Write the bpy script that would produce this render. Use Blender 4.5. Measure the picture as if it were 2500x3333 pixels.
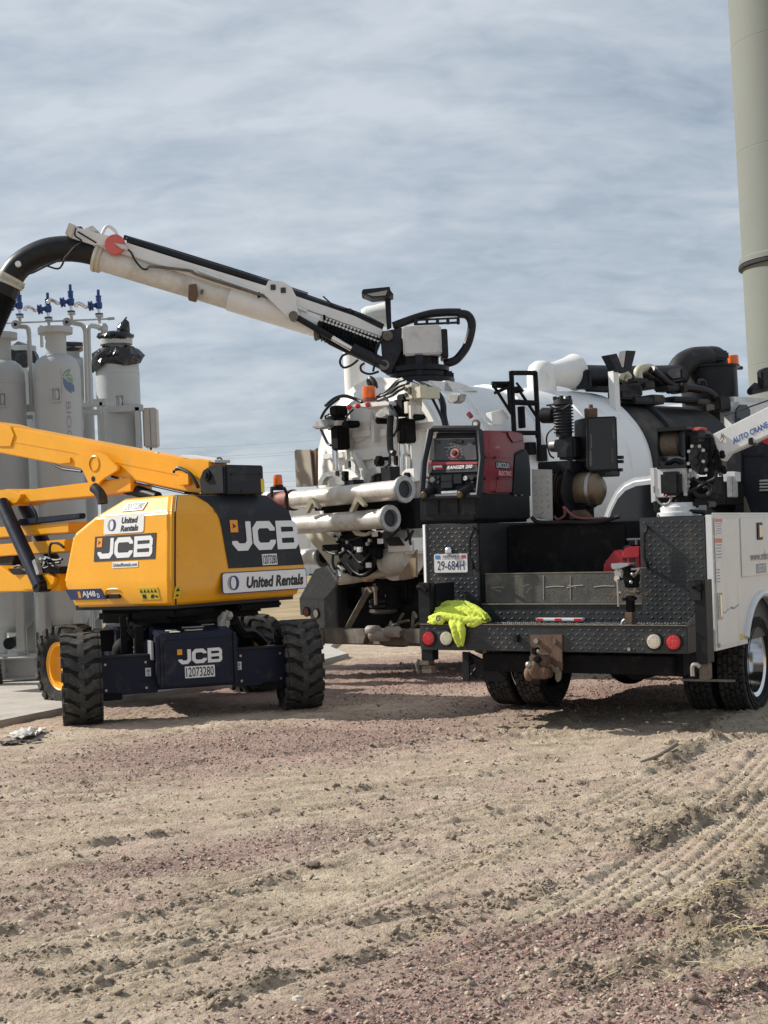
import bpy, bmesh, math, random, time
import numpy as np
from mathutils import Vector, Matrix, noise as mnoise

for o in list(bpy.data.objects):
    bpy.data.objects.remove(o)
SC = bpy.context.scene
COL = SC.collection
R_ = math.radians
random.seed(7)
# ------------------------------------------------------------------ camera, sky, sun, exposure
FPX, PW, PH = 4815.0, 2500.0, 3333.0
CAM_H = 1.41
CAM_PITCH = math.atan(133.5 / FPX)
CAM_ROLL = R_(-2.7)
cam_data = bpy.data.cameras.new('camera')
cam = bpy.data.objects.new('camera', cam_data)
COL.objects.link(cam)
CAM_ROT = Matrix.Rotation(math.pi / 2 + CAM_PITCH, 3, 'X') @ Matrix.Rotation(CAM_ROLL, 3, 'Z')
CAM_LOC = Vector((0, 0, CAM_H))
cam.matrix_world = Matrix.Translation(CAM_LOC) @ CAM_ROT.to_4x4()
cam_data.sensor_fit = 'VERTICAL'
cam_data.sensor_height = 36.0
cam_data.sensor_width = 27.0
cam_data.lens = FPX / PH * 36.0
cam_data.clip_start = 0.1
cam_data.clip_end = 6000
SC.camera = cam

SUN_AZ = R_(-71.0)      # from +Y towards +X
SUN_EL = R_(37.0)
to_sun = Vector((math.sin(SUN_AZ) * math.cos(SUN_EL), math.cos(SUN_AZ) * math.cos(SUN_EL), math.sin(SUN_EL)))
sd = bpy.data.lights.new('sun', 'SUN')
sd.energy = 5.0
sd.angle = R_(0.7)
sd.color = (1.0, 0.945, 0.87)
sun = bpy.data.objects.new('sun', sd)
COL.objects.link(sun)
sun.rotation_euler = to_sun.to_track_quat('Z', 'Y').to_euler()

world = bpy.data.worlds.new('World')
SC.world = world
world.use_nodes = True
wn, wl = world.node_tree.nodes, world.node_tree.links
wn.clear()
w_out = wn.new('ShaderNodeOutputWorld')
w_bg = wn.new('ShaderNodeBackground')
w_bg.inputs['Strength'].default_value = 0.1
w_sky = wn.new('ShaderNodeTexSky')
w_sky.sky_type = 'NISHITA'
w_sky.sun_disc = False
w_sky.sun_elevation = SUN_EL
w_sky.sun_rotation = SUN_AZ % (2 * math.pi)
w_sky.altitude = 400
w_sky.air_density = 1.0
w_sky.dust_density = 1.5
w_sky.ozone_density = 1.0
# thin streaky cloud sheet over the whole dome, projected on a flat layer high above
w_tc = wn.new('ShaderNodeTexCoord')
w_sep = wn.new('ShaderNodeSeparateXYZ')
wl.new(w_tc.outputs['Generated'], w_sep.inputs[0])
w_abs = wn.new('ShaderNodeMath'); w_abs.operation = 'ABSOLUTE'
wl.new(w_sep.outputs['Z'], w_abs.inputs[0])
w_add = wn.new('ShaderNodeMath'); w_add.operation = 'ADD'; w_add.inputs[1].default_value = 0.5
wl.new(w_abs.outputs[0], w_add.inputs[0])
w_dx = wn.new('ShaderNodeMath'); w_dx.operation = 'DIVIDE'
w_dy = wn.new('ShaderNodeMath'); w_dy.operation = 'DIVIDE'
wl.new(w_sep.outputs['X'], w_dx.inputs[0]); wl.new(w_add.outputs[0], w_dx.inputs[1])
wl.new(w_sep.outputs['Y'], w_dy.inputs[0]); wl.new(w_add.outputs[0], w_dy.inputs[1])
w_cmb = wn.new('ShaderNodeCombineXYZ')
wl.new(w_dx.outputs[0], w_cmb.inputs[0]); wl.new(w_dy.outputs[0], w_cmb.inputs[1])


def wnoise(scale, rot, sc, detail, rough, dist=0.0):
    m = wn.new('ShaderNodeMapping')
    m.inputs['Rotation'].default_value = (0, 0, R_(rot))
    m.inputs['Scale'].default_value = sc
    wl.new(w_cmb.outputs[0], m.inputs[0])
    n = wn.new('ShaderNodeTexNoise')
    n.inputs['Scale'].default_value = scale
    n.inputs['Detail'].default_value = detail
    n.inputs['Roughness'].default_value = rough
    n.inputs['Distortion'].default_value = dist
    wl.new(m.outputs[0], n.inputs['Vector'])
    return n.outputs[0]


def wmath(op, a, b):
    m = wn.new('ShaderNodeMath'); m.operation = op
    for i, v in enumerate((a, b)):
        if isinstance(v, (int, float)):
            m.inputs[i].default_value = v
        else:
            wl.new(v, m.inputs[i])
    return m.outputs[0]


n_big = wnoise(2.2, 24, (0.42, 1.6, 1), 4, 0.5, 0.6)
n_mid = wnoise(7.0, 20, (0.45, 1.5, 1), 5, 0.55, 0.5)
n_fin = wnoise(22.0, -30, (0.6, 1.25, 1), 4, 0.55, 0.5)
n_rip = wnoise(42.0, 22, (0.55, 1.1, 1), 3, 0.55, 0.6)
c_sum = wmath('ADD', wmath('ADD', wmath('MULTIPLY', n_big, 0.50), wmath('MULTIPLY', n_mid, 0.32)), wmath('ADD', wmath('MULTIPLY', n_fin, 0.22), wmath('MULTIPLY', n_rip, 0.11)))
w_ramp = wn.new('ShaderNodeValToRGB')
w_ramp.color_ramp.elements[0].position = 0.44
w_ramp.color_ramp.elements[0].color = (0, 0, 0, 1)
w_ramp.color_ramp.elements[1].position = 0.68
w_ramp.color_ramp.elements[1].color = (1, 1, 1, 1)
wl.new(c_sum, w_ramp.inputs[0])
# cloud colours are divided by the background strength (0.1)
w_cl = wn.new('ShaderNodeMixRGB')
w_cl.inputs[1].default_value = (2.75, 3.35, 4.1, 1)
w_cl.inputs[2].default_value = (5.6, 6.05, 6.5, 1)
wl.new(w_ramp.outputs[0], w_cl.inputs[0])
w_mix = wn.new('ShaderNodeMixRGB')
w_mix.inputs[0].default_value = 0.86
wl.new(w_sky.outputs[0], w_mix.inputs[1])
wl.new(w_cl.outputs[0], w_mix.inputs[2])
wl.new(w_mix.outputs[0], w_bg.inputs['Color'])
wl.new(w_bg.outputs[0], w_out.inputs['Surface'])

SC.view_settings.view_transform = 'Standard'
SC.view_settings.look = 'None'
SC.view_settings.exposure = 0.25
SC.view_settings.gamma = 1.0
SC.view_settings.use_curve_mapping = False
SC.cycles.max_bounces = 6
SC.cycles.use_denoising = True


# ------------------------------------------------------------------ measuring helpers
def ray(x, y):
    return CAM_ROT @ Vector(((x - PW / 2) / FPX, -(y - PH / 2) / FPX, -1.0))


def ground_at(x, y, z=0.0):
    r = ray(x, y)
    return CAM_LOC + r * ((z - CAM_H) / r.z)


class Frame:
    """local axes of a thing: x right, y forward, z up"""
    def __init__(s, o, yaw, ay=0.0):
        s.M = Matrix.Translation(Vector(o)) @ (Matrix.Rotation(-R_(yaw), 4, 'Z') @ Matrix.Rotation(R_(ay), 4, 'Y'))
        s.I = s.M.inverted()

    def on(s, ax, v, x, y):
        d = s.I.to_3x3() @ ray(x, y)
        c = s.I @ CAM_LOC
        return c + d * ((v - c[ax]) / d[ax])

    def poly(s, ax, v, pts):
        return [s.on(ax, v, *p) for p in pts]


def crop(ox, oy, s):
    return lambda *p: ([(ox + a * s, oy + b * s) for a, b in p] if len(p) > 1 else (ox + p[0][0] * s, oy + p[0][1] * s))


# ------------------------------------------------------------------ mesh helpers
def basis(d):
    d = Vector(d).normalized()
    a = Vector((0, 0, 1)) if abs(d.z) < 0.9 else Vector((1, 0, 0))
    u = d.cross(a).normalized()
    return u, d.cross(u).normalized(), d


def smooth_path(pts, n=6):
    pts = [Vector(p) for p in pts]
    out = []
    for i in range(len(pts) - 1):
        p0 = pts[max(i - 1, 0)]; p1 = pts[i]; p2 = pts[i + 1]; p3 = pts[min(i + 2, len(pts) - 1)]
        for k in range(n):
            t = k / n
            out.append(0.5 * ((2 * p1) + (p2 - p0) * t + (2 * p0 - 5 * p1 + 4 * p2 - p3) * t * t + (3 * p1 - p0 - 3 * p2 + p3) * t ** 3))
    out.append(pts[-1])
    return out


class MB:
    def __init__(s):
        s.v = []; s.f = []

    def add(s, vs, fs):
        b = len(s.v)
        s.v += [tuple(v) for v in vs]
        s.f += [tuple(b + i for i in f) for f in fs]
        return s

    def bb(s, x0, x1, y0, y1, z0, z1, rot=None, piv=None):
        vs = [Vector((x, y, z)) for z in (z0, z1) for y in (y0, y1) for x in (x0, x1)]
        if rot is not None:
            c = Vector(piv) if piv is not None else Vector(((x0 + x1) / 2, (y0 + y1) / 2, (z0 + z1) / 2))
            vs = [c + rot @ (v - c) for v in vs]
        return s.add(vs, [(0, 2, 3, 1), (4, 5, 7, 6), (0, 1, 5, 4), (2, 6, 7, 3), (0, 4, 6, 2), (1, 3, 7, 5)])

    def box(s, c, d, rot=None):
        c = Vector(c)
        return s.bb(c.x - d[0] / 2, c.x + d[0] / 2, c.y - d[1] / 2, c.y + d[1] / 2, c.z - d[2] / 2, c.z + d[2] / 2, rot)

    def slab(s, pts, th):
        """flat outline pushed along th"""
        pts = [Vector(p) for p in pts]; th = Vector(th); n = len(pts)
        nr = Vector((0, 0, 0))
        for i in range(n):
            nr += pts[i].cross(pts[(i + 1) % n])
        if nr.dot(th) > 0:
            pts = pts[::-1]
        vs = pts + [p + th for p in pts]
        fs = [tuple(range(n)), tuple(range(2 * n - 1, n - 1, -1))]
        fs += [(i, i + n, (i + 1) % n + n, (i + 1) % n) for i in range(n)]
        return s.add(vs, fs)

    def cyl(s, p0, p1, r0, r1=None, n=18, caps=True):
        p0 = Vector(p0); p1 = Vector(p1); r1 = r0 if r1 is None else r1
        u, w, d = basis(p1 - p0)
        vs = []
        for p, r in ((p0, r0), (p1, r1)):
            vs += [p + r * (u * math.cos(2 * math.pi * i / n) + w * math.sin(2 * math.pi * i / n)) for i in range(n)]
        fs = [(i, (i + 1) % n, (i + 1) % n + n, i + n) for i in range(n)]
        if caps:
            fs += [tuple(range(n - 1, -1, -1)), tuple(range(n, 2 * n))]
        return s.add(vs, fs)

    def tube(s, pts, r, n=8, sm=0, caps=True):
        pts = smooth_path(pts, sm) if sm else [Vector(p) for p in pts]
        m = len(pts)
        rr = r if isinstance(r, (list, tuple)) else [r] * m
        if len(rr) != m:
            rr = [float(q) for q in np.interp(np.linspace(0, 1, m), np.linspace(0, 1, len(rr)), rr)]
        t0 = (pts[1] - pts[0]).normalized()
        u, w, _ = basis(t0)
        vs = []
        for i in range(m):
            t = (pts[min(i + 1, m - 1)] - pts[max(i - 1, 0)])
            t = t.normalized() if t.length > 1e-9 else t0
            u = (u - t * u.dot(t)).normalized()
            w = t.cross(u)
            k = 1.0
            if 0 < i < m - 1:
                c = (pts[i] - pts[i - 1]).normalized().dot((pts[i + 1] - pts[i]).normalized())
                k = min(1.6, 1 / max(0.3, math.sqrt((1 + c) / 2)))
            vs += [pts[i] + rr[i] * k * (u * math.cos(2 * math.pi * j / n) + w * math.sin(2 * math.pi * j / n)) for j in range(n)]
        fs = []
        for i in range(m - 1):
            fs += [(i * n + j, i * n + (j + 1) % n, (i + 1) * n + (j + 1) % n, (i + 1) * n + j) for j in range(n)]
        if caps:
            fs += [tuple(range(n - 1, -1, -1)), tuple(range((m - 1) * n, m * n))]
        return s.add(vs, fs)

    def lathe(s, prof, o, d, n=32, jit=None, cap=True):
        """prof = [(radius, height along d)]"""
        o = Vector(o); u, w, d = basis(d)
        vs = []
        for k, (r, h) in enumerate(prof):
            for i in range(n):
                a = 2 * math.pi * i / n
                rr = max(r, 1e-5)
                p = o + d * h + rr * (u * math.cos(a) + w * math.sin(a))
                if jit:
                    p = jit(p, k, i)
                vs.append(p)
        fs = []
        for k in range(len(prof) - 1):
            fs += [(k * n + i, k * n + (i + 1) % n, (k + 1) * n + (i + 1) % n, (k + 1) * n + i) for i in range(n)]
        if cap:
            fs += [tuple(range(n - 1, -1, -1)), tuple(range((len(prof) - 1) * n, len(prof) * n))]
        return s.add(vs, fs)

    def bolt(s, p, d, r=0.012, h=0.01):
        p = Vector(p); d = Vector(d).normalized()
        return s.cyl(p, p + d * h, r, n=6)

    def ball(s, c, r, n=10, sc=(1, 1, 1)):
        c = Vector(c)
        vs = []; fs = []
        for k in range(1, n):
            t = math.pi * k / n
            for i in range(2 * n):
                a = math.pi * i / n
                vs.append(c + Vector((r * sc[0] * math.sin(t) * math.cos(a), r * sc[1] * math.sin(t) * math.sin(a), r * sc[2] * math.cos(t))))
        m = 2 * n
        for k in range(n - 2):
            fs += [(k * m + i, (k + 1) * m + i, (k + 1) * m + (i + 1) % m, k * m + (i + 1) % m) for i in range(m)]
        vs += [c + Vector((0, 0, r * sc[2])), c - Vector((0, 0, r * sc[2]))]
        t = len(vs)
        fs += [(t - 2, i, (i + 1) % m) for i in range(m)]
        fs += [(t - 1, (n - 2) * m + (i + 1) % m, (n - 2) * m + i) for i in range(m)]
        return s.add(vs, fs)

    def xf(s, m):
        s.v = [tuple(m @ Vector(v)) for v in s.v]
        return s

    def build(s, name, mat, parent=None, bevel=0.0, seg=2, ang=35, flat=False):
        me = bpy.data.meshes.new(name)
        me.from_pydata(s.v, [], s.f)
        if bevel:
            bm = bmesh.new(); bm.from_mesh(me)
            bmesh.ops.recalc_face_normals(bm, faces=bm.faces)
            es = [e for e in bm.edges if len(e.link_faces) == 2 and e.calc_face_angle(0) > R_(30)]
            bmesh.ops.bevel(bm, geom=es, offset=bevel, segments=seg, affect='EDGES', clamp_overlap=True)
            bm.to_mesh(me); bm.free()
        else:
            bm = bmesh.new(); bm.from_mesh(me)
            bmesh.ops.recalc_face_normals(bm, faces=bm.faces)
            bm.to_mesh(me); bm.free()
        if not flat:
            me.polygons.foreach_set('use_smooth', [True] * len(me.polygons))
            me.set_sharp_from_angle(angle=R_(ang))
        me.materials.append(mat)
        o = bpy.data.objects.new(name, me)
        COL.objects.link(o)
        if parent is not None:
            o.parent = parent
        return o


def builds(mb, name, mat, parent=None, bevel=0.0, **kw):
    """every separate piece of the collected geometry becomes an object of its own"""
    par = list(range(len(mb.v)))

    def find(a):
        while par[a] != a:
            par[a] = par[par[a]]; a = par[a]
        return a
    for f in mb.f:
        r = find(f[0])
        for i in f[1:]:
            par[find(i)] = r
    grp = {}
    for f in mb.f:
        grp.setdefault(find(f[0]), []).append(f)
    out = []
    for fs in grp.values():
        idx = sorted({i for f in fs for i in f}); mp = {a: b for b, a in enumerate(idx)}
        out.append(MB().add([mb.v[i] for i in idx], [tuple(mp[i] for i in f) for f in fs]).build(name, mat, parent, bevel, **kw))
    return out


def tag(o, label=None, cat=None, group=None, kind=None):
    if label: o['label'] = label
    if cat: o['category'] = cat
    if group: o['group'] = group
    if kind: o['kind'] = kind
    return o


def thing(name, label, cat, frame=None, group=None):
    o = bpy.data.objects.new(name, None)
    o.empty_display_size = 0.2
    COL.objects.link(o)
    if frame is not None:
        o.matrix_world = frame.M if isinstance(frame, Frame) else frame
    return tag(o, label, cat, group)


def copy_tree(o, parent=None):
    c = o.copy(); COL.objects.link(c); c.parent = parent
    for ch in list(o.children):
        copy_tree(ch, c)
    return c


# ------------------------------------------------------------------ materials
MATS = {}


def M(name, col=(0.5, 0.5, 0.5), rough=0.5, metal=0.0, var=0.1, scale=6.0, bump=0.0, bscale=80.0, dirt=None, damt=0.35, dscale=3.0,
      streak=False, coat=0.0, spec=0.5, trans=0.0, rvar=0.1, alpha=1.0):
    if name in MATS:
        return MATS[name]
    m = bpy.data.materials.new(name); m.use_nodes = True
    nt = m.node_tree; nd = nt.nodes; lk = nt.links
    b = nd['Principled BSDF']
    tc = nd.new('ShaderNodeTexCoord')
    n1 = nd.new('ShaderNodeTexNoise'); n1.inputs['Scale'].default_value = scale
    n1.inputs['Detail'].default_value = 6; n1.inputs['Roughness'].default_value = 0.65
    lk.new(tc.outputs['Object'], n1.inputs['Vector'])
    hs = nd.new('ShaderNodeHueSaturation')
    hs.inputs['Color'].default_value = (*col, 1)
    mr = nd.new('ShaderNodeMapRange')
    mr.inputs['From Min'].default_value = 0.3; mr.inputs['From Max'].default_value = 0.7
    mr.inputs['To Min'].default_value = 1 - var; mr.inputs['To Max'].default_value = 1 + var
    lk.new(n1.outputs[0], mr.inputs[0]); lk.new(mr.outputs[0], hs.inputs['Value'])
    last = hs.outputs[0]
    rsrc = n1.outputs[0]
    if dirt is not None:
        n2 = nd.new('ShaderNodeTexNoise'); n2.inputs['Scale'].default_value = dscale
        n2.inputs['Detail'].default_value = 9; n2.inputs['Roughness'].default_value = 0.72
        if streak:
            mp = nd.new('ShaderNodeMapping'); mp.inputs['Scale'].default_value = (3.0, 3.0, 0.35)
            lk.new(tc.outputs['Object'], mp.inputs[0]); lk.new(mp.outputs[0], n2.inputs['Vector'])
        else:
            lk.new(tc.outputs['Object'], n2.inputs['Vector'])
        r2 = nd.new('ShaderNodeMapRange')
        r2.inputs['From Min'].default_value = 0.62 - damt * 0.4; r2.inputs['From Max'].default_value = 0.82 - damt * 0.35
        r2.inputs['To Max'].default_value = min(1.0, 0.45 + damt)
        lk.new(n2.outputs[0], r2.inputs[0])
        mx = nd.new('ShaderNodeMixRGB'); mx.inputs[2].default_value = (*dirt, 1)
        lk.new(r2.outputs[0], mx.inputs[0]); lk.new(last, mx.inputs[1])
        last = mx.outputs[0]
    lk.new(last, b.inputs['Base Color'])
    rr = nd.new('ShaderNodeMapRange')
    rr.inputs['To Min'].default_value = max(0.02, rough - rvar); rr.inputs['To Max'].default_value = min(1, rough + rvar)
    lk.new(rsrc, rr.inputs[0]); lk.new(rr.outputs[0], b.inputs['Roughness'])
    b.inputs['Metallic'].default_value = metal
    b.inputs['Specular IOR Level'].default_value = spec
    b.inputs['Coat Weight'].default_value = coat
    b.inputs['Coat Roughness'].default_value = 0.12
    b.inputs['Transmission Weight'].default_value = trans
    if bump:
        n3 = nd.new('ShaderNodeTexNoise'); n3.inputs['Scale'].default_value = bscale; n3.inputs['Detail'].default_value = 4
        lk.new(tc.outputs['Object'], n3.inputs['Vector'])
        bp = nd.new('ShaderNodeBump'); bp.inputs['Strength'].default_value = bump; bp.inputs['Distance'].default_value = 0.01
        lk.new(n3.outputs[0], bp.inputs['Height']); lk.new(bp.outputs[0], b.inputs['Normal'])
    MATS[name] = m
    return m


DUST = (0.30, 0.25, 0.18)
white = M('white_paint', (0.74, 0.74, 0.71), 0.35, var=0.04, dirt=(0.42, 0.38, 0.31), damt=0.16, dscale=4, coat=0.3)
truck_white = M('truck_white', (0.66, 0.67, 0.67), 0.3, var=0.04, dirt=(0.40, 0.38, 0.34), damt=0.2, dscale=2.2, streak=True, coat=0.4)
dirty_white = M('dirty_white', (0.62, 0.60, 0.53), 0.5, var=0.1, dirt=(0.34, 0.29, 0.21), damt=0.36, dscale=3, streak=True)
tank_white = M('tank_white', (0.78, 0.79, 0.79), 0.4, var=0.03, dirt=(0.5, 0.47, 0.42), damt=0.14, dscale=2.5, streak=True)
vessel_paint = M('vessel_paint', (0.43, 0.45, 0.45), 0.42, var=0.03, dirt=(0.45, 0.45, 0.42), damt=0.12, dscale=2, streak=True)
yellow = M('yellow_paint', (0.80, 0.355, 0.004), 0.36, var=0.05, scale=3, dirt=(0.50, 0.29, 0.08), damt=0.16, dscale=5, coat=0.08)
charcoal = M('charcoal_plastic', (0.020, 0.022, 0.027), 0.5, var=0.15, dirt=(0.09, 0.085, 0.075), damt=0.18, dscale=5, spec=0.22)
navy = M('navy_paint', (0.010, 0.014, 0.030), 0.45, var=0.15, dirt=(0.10, 0.09, 0.075), damt=0.16, dscale=5, spec=0.22)
black = M('black_steel', (0.012, 0.013, 0.016), 0.42, var=0.2, dirt=(0.055, 0.05, 0.042), damt=0.2, dscale=5, spec=0.22)
sooty = M('sooty_steel', (0.009, 0.009, 0.010), 0.7, var=0.3, dirt=(0.042, 0.036, 0.028), damt=0.24, dscale=7, spec=0.12)
plate_black = M('tread_plate_black', (0.040, 0.044, 0.048), 0.42, var=0.18, dirt=(0.13, 0.115, 0.09), damt=0.26, dscale=4, metal=0.2, spec=0.35)
dusty_black = M('dusty_black', (0.020, 0.020, 0.021), 0.55, var=0.2, dirt=(0.12, 0.095, 0.068), damt=0.34, dscale=1.6, spec=0.25)
rubber = M('tyre_rubber', (0.020, 0.020, 0.020), 0.85, var=0.25, scale=14, dirt=(0.115, 0.10, 0.08), damt=0.26, dscale=9, bump=0.2, bscale=120, spec=0.2)
tread_r = M('tread_rubber', (0.045, 0.044, 0.042), 0.88, var=0.25, scale=14, dirt=(0.135, 0.122, 0.105), damt=0.34, dscale=12, bump=0.25, bscale=90, spec=0.2)
hose_black = M('hose_rubber', (0.010, 0.011, 0.013), 0.38, var=0.2, dirt=(0.05, 0.046, 0.04), damt=0.18, dscale=8, spec=0.3)
chrome = M('chrome', (0.75, 0.75, 0.76), 0.12, metal=1.0, var=0.05, rvar=0.06)
steel = M('worn_steel', (0.42, 0.41, 0.39), 0.42, metal=0.85, var=0.15, dirt=(0.20, 0.16, 0.12), damt=0.3)
galv = M('galvanized', (0.36, 0.37, 0.37), 0.5, metal=0.5, var=0.18, scale=18, dirt=(0.20, 0.18, 0.15), damt=0.3, dscale=5)
alum = M('aluminium_pipe', (0.60, 0.575, 0.52), 0.42, metal=0.35, var=0.12, scale=7, dirt=(0.33, 0.27, 0.18), damt=0.34, dscale=4)
rust = M('rusty_steel', (0.16, 0.095, 0.06), 0.8, var=0.35, scale=16, dirt=(0.09, 0.06, 0.045), damt=0.45, dscale=9, bump=0.3)
mud_steel = M('muddy_steel', (0.115, 0.10, 0.082), 0.75, var=0.25, scale=9, dirt=(0.24, 0.20, 0.15), damt=0.4, dscale=5, bump=0.3)
red_hood = M('dark_red_paint', (0.24, 0.022, 0.032), 0.4, var=0.12, dirt=(0.22, 0.12, 0.10), damt=0.14, coat=0.2)
red_pipe = M('red_oxide', (0.24, 0.045, 0.03), 0.6, var=0.2, dirt=(0.16, 0.09, 0.07), damt=0.35)
can_red = M('can_red', (0.34, 0.010, 0.022), 0.42, var=0.1, dirt=(0.2, 0.06, 0.05), damt=0.15)
coral = M('faded_red_disc', (0.62, 0.13, 0.11), 0.6, var=0.08, dirt=(0.5, 0.25, 0.22), damt=0.2)
amber = M('amber_lens', (0.75, 0.13, 0.004), 0.22, var=0.1, scale=20, coat=0.5)
red_lens = M('red_lens', (0.62, 0.012, 0.02), 0.25, var=0.25, scale=70, coat=0.6)
clear_lens = M('clear_lens', (0.66, 0.62, 0.50), 0.2, var=0.15, scale=90, coat=0.6)
glass = M('dark_glass', (0.012, 0.014, 0.016), 0.08, var=0.1, coat=0.4)
lamp_glass = M('lamp_glass', (0.30, 0.29, 0.26), 0.2, var=0.2, scale=40, coat=0.5)
grey_box = M('grey_enclosure', (0.60, 0.585, 0.56), 0.5, var=0.06, dirt=(0.3, 0.27, 0.23), damt=0.24, dscale=5)
beige_box = M('beige_enclosure', (0.46, 0.43, 0.40), 0.5, var=0.05)
valve_blue = M('valve_blue', (0.010, 0.050, 0.21), 0.4, var=0.15, coat=0.2)
bag_black = M('bag_plastic', (0.010, 0.010, 0.011), 0.22, var=0.3, bump=0.4, bscale=30, rvar=0.1)
board_m = M('worn_board', (0.085, 0.083, 0.076), 0.75, var=0.3, scale=9, dirt=(0.19, 0.165, 0.12), damt=0.34, dscale=6, bump=0.3)
tan_m = M('tan_tank_paint', (0.20, 0.15, 0.09), 0.4, var=0.15, dirt=(0.05, 0.04, 0.03), damt=0.34, dscale=5, metal=0.25)
ink = M('black_ink', (0.012, 0.012, 0.016), 0.5, var=0.05)
ink_blue = M('blue_ink', (0.015, 0.03, 0.11), 0.5, var=0.05)
ink_grey = M('grey_ink', (0.30, 0.31, 0.33), 0.5, var=0.05)
sticker = M('white_sticker', (0.72, 0.72, 0.72), 0.4, var=0.03, dirt=(0.5, 0.48, 0.45), damt=0.12)
sticker_yel = M('yellow_sticker', (0.72, 0.52, 0.03), 0.45, var=0.05)
orange_sq = M('orange_sticker', (0.80, 0.30, 0.012), 0.45, var=0.05)
cable_m = M('winch_cable', (0.20, 0.17, 0.14), 0.55, metal=0.5, var=0.2, scale=30)
cream = M('cream_metal', (0.55, 0.52, 0.40), 0.5, var=0.1, dirt=(0.3, 0.25, 0.17), damt=0.3)


# ------------------------------------------------------------------ lettering
def face_matrix(o, right, up):
    """local matrix: X along right, Y along up, Z outwards"""
    r = Vector(right).normalized(); u = Vector(up).normalized(); n = r.cross(u).normalized(); u = n.cross(r)
    m = Matrix((r, u, n)).transposed().to_4x4()
    m.translation = Vector(o)
    return m


def text_mesh(body, w, h, bold=0.0, shear=0.0):
    """flat letters fitted to w x h around the origin; returns verts, faces"""
    cu = bpy.data.curves.new('t', 'FONT'); cu.body = body; cu.size = 1.0; cu.offset = bold; cu.shear = shear
    cu.resolution_u = 3; cu.fill_mode = 'FRONT'
    ob = bpy.data.objects.new('t', cu); COL.objects.link(ob)
    dg = bpy.context.evaluated_depsgraph_get()
    me = bpy.data.meshes.new_from_object(ob.evaluated_get(dg))
    vs = [v.co.copy() for v in me.vertices]; fs = [tuple(p.vertices) for p in me.polygons]
    bpy.data.objects.remove(ob); bpy.data.curves.remove(cu); bpy.data.meshes.remove(me)
    x0 = min(v.x for v in vs); x1 = max(v.x for v in vs); y0 = min(v.y for v in vs); y1 = max(v.y for v in vs)
    out = [Vector(((v.x - (x0 + x1) / 2) * w / (x1 - x0), (v.y - (y0 + y1) / 2) * h / (y1 - y0), 0)) for v in vs]
    return out, fs


class Flat:
    """collects flat print on a face; coordinates are metres from the face origin"""
    def __init__(s, mat4, lift=0.002):
        s.m = mat4; s.lift = lift; s.mb = MB()

    def text(s, body, cx, cy, w, h, bold=0.0, shear=0.0, lift=None):
        vs, fs = text_mesh(body, w, h, bold, shear)
        l = s.lift if lift is None else lift
        s.mb.add([s.m @ Vector((v.x + cx, v.y + cy, l)) for v in vs], fs)
        return s

    def poly(s, pts, lift=None):
        l = s.lift if lift is None else lift
        s.mb.add([s.m @ Vector((x, y, l)) for x, y in pts], [tuple(range(len(pts)))])
        return s

    def rect(s, cx, cy, w, h, lift=None):
        return s.poly([(cx - w / 2, cy - h / 2), (cx + w / 2, cy - h / 2), (cx + w / 2, cy + h / 2), (cx - w / 2, cy + h / 2)], lift)

    def disc(s, cx, cy, r, ry=None, n=24, lift=None):
        ry = ry or r
        return s.poly([(cx + r * math.cos(2 * math.pi * i / n), cy + ry * math.sin(2 * math.pi * i / n)) for i in range(n)], lift)

    def strokes(s, paths, t, lift=None):
        """mitred strokes of width t along open paths"""
        l = s.lift if lift is None else lift
        for p in paths:
            p = [Vector((a, b)) for a, b in p]; n = len(p); L = []; Rr = []
            for i in range(n):
                d0 = (p[i] - p[i - 1]).normalized() if i else (p[1] - p[0]).normalized()
                d1 = (p[i + 1] - p[i]).normalized() if i < n - 1 else d0
                n0 = Vector((-d0.y, d0.x)); n1 = Vector((-d1.y, d1.x)); mm = n0 + n1
                mm = mm / max(0.35, mm.length_squared) * 2 * 0.5 * t
                L.append(p[i] + mm); Rr.append(p[i] - mm)
            vs = [s.m @ Vector((q.x, q.y, l)) for q in L + Rr]
            s.mb.add(vs, [(i, n + i, n + i + 1, i + 1) for i in range(n - 1)])
        return s

    def build(s, name, mat, parent):
        o = s.mb.build(name, mat, parent, flat=True)
        return o


def plate_at(name, m4, w, h, mat, parent, th=0.003, rad=0.0):
    """thin plate lying on a face, front th in front of it"""
    pts = []
    if rad:
        for cx, cy, a0 in ((w / 2 - rad, h / 2 - rad, 0), (-w / 2 + rad, h / 2 - rad, 90), (-w / 2 + rad, -h / 2 + rad, 180), (w / 2 - rad, -h / 2 + rad, 270)):
            pts += [(cx + rad * math.cos(R_(a0 + k * 30)), cy + rad * math.sin(R_(a0 + k * 30))) for k in range(4)]
    else:
        pts = [(w / 2, h / 2), (-w / 2, h / 2), (-w / 2, -h / 2), (w / 2, -h / 2)]
    nrm = m4.to_3x3() @ Vector((0, 0, 1))
    return MB().slab([m4 @ Vector((x, y, 0)) for x, y in pts], nrm * th).build(name, mat, parent)


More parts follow.
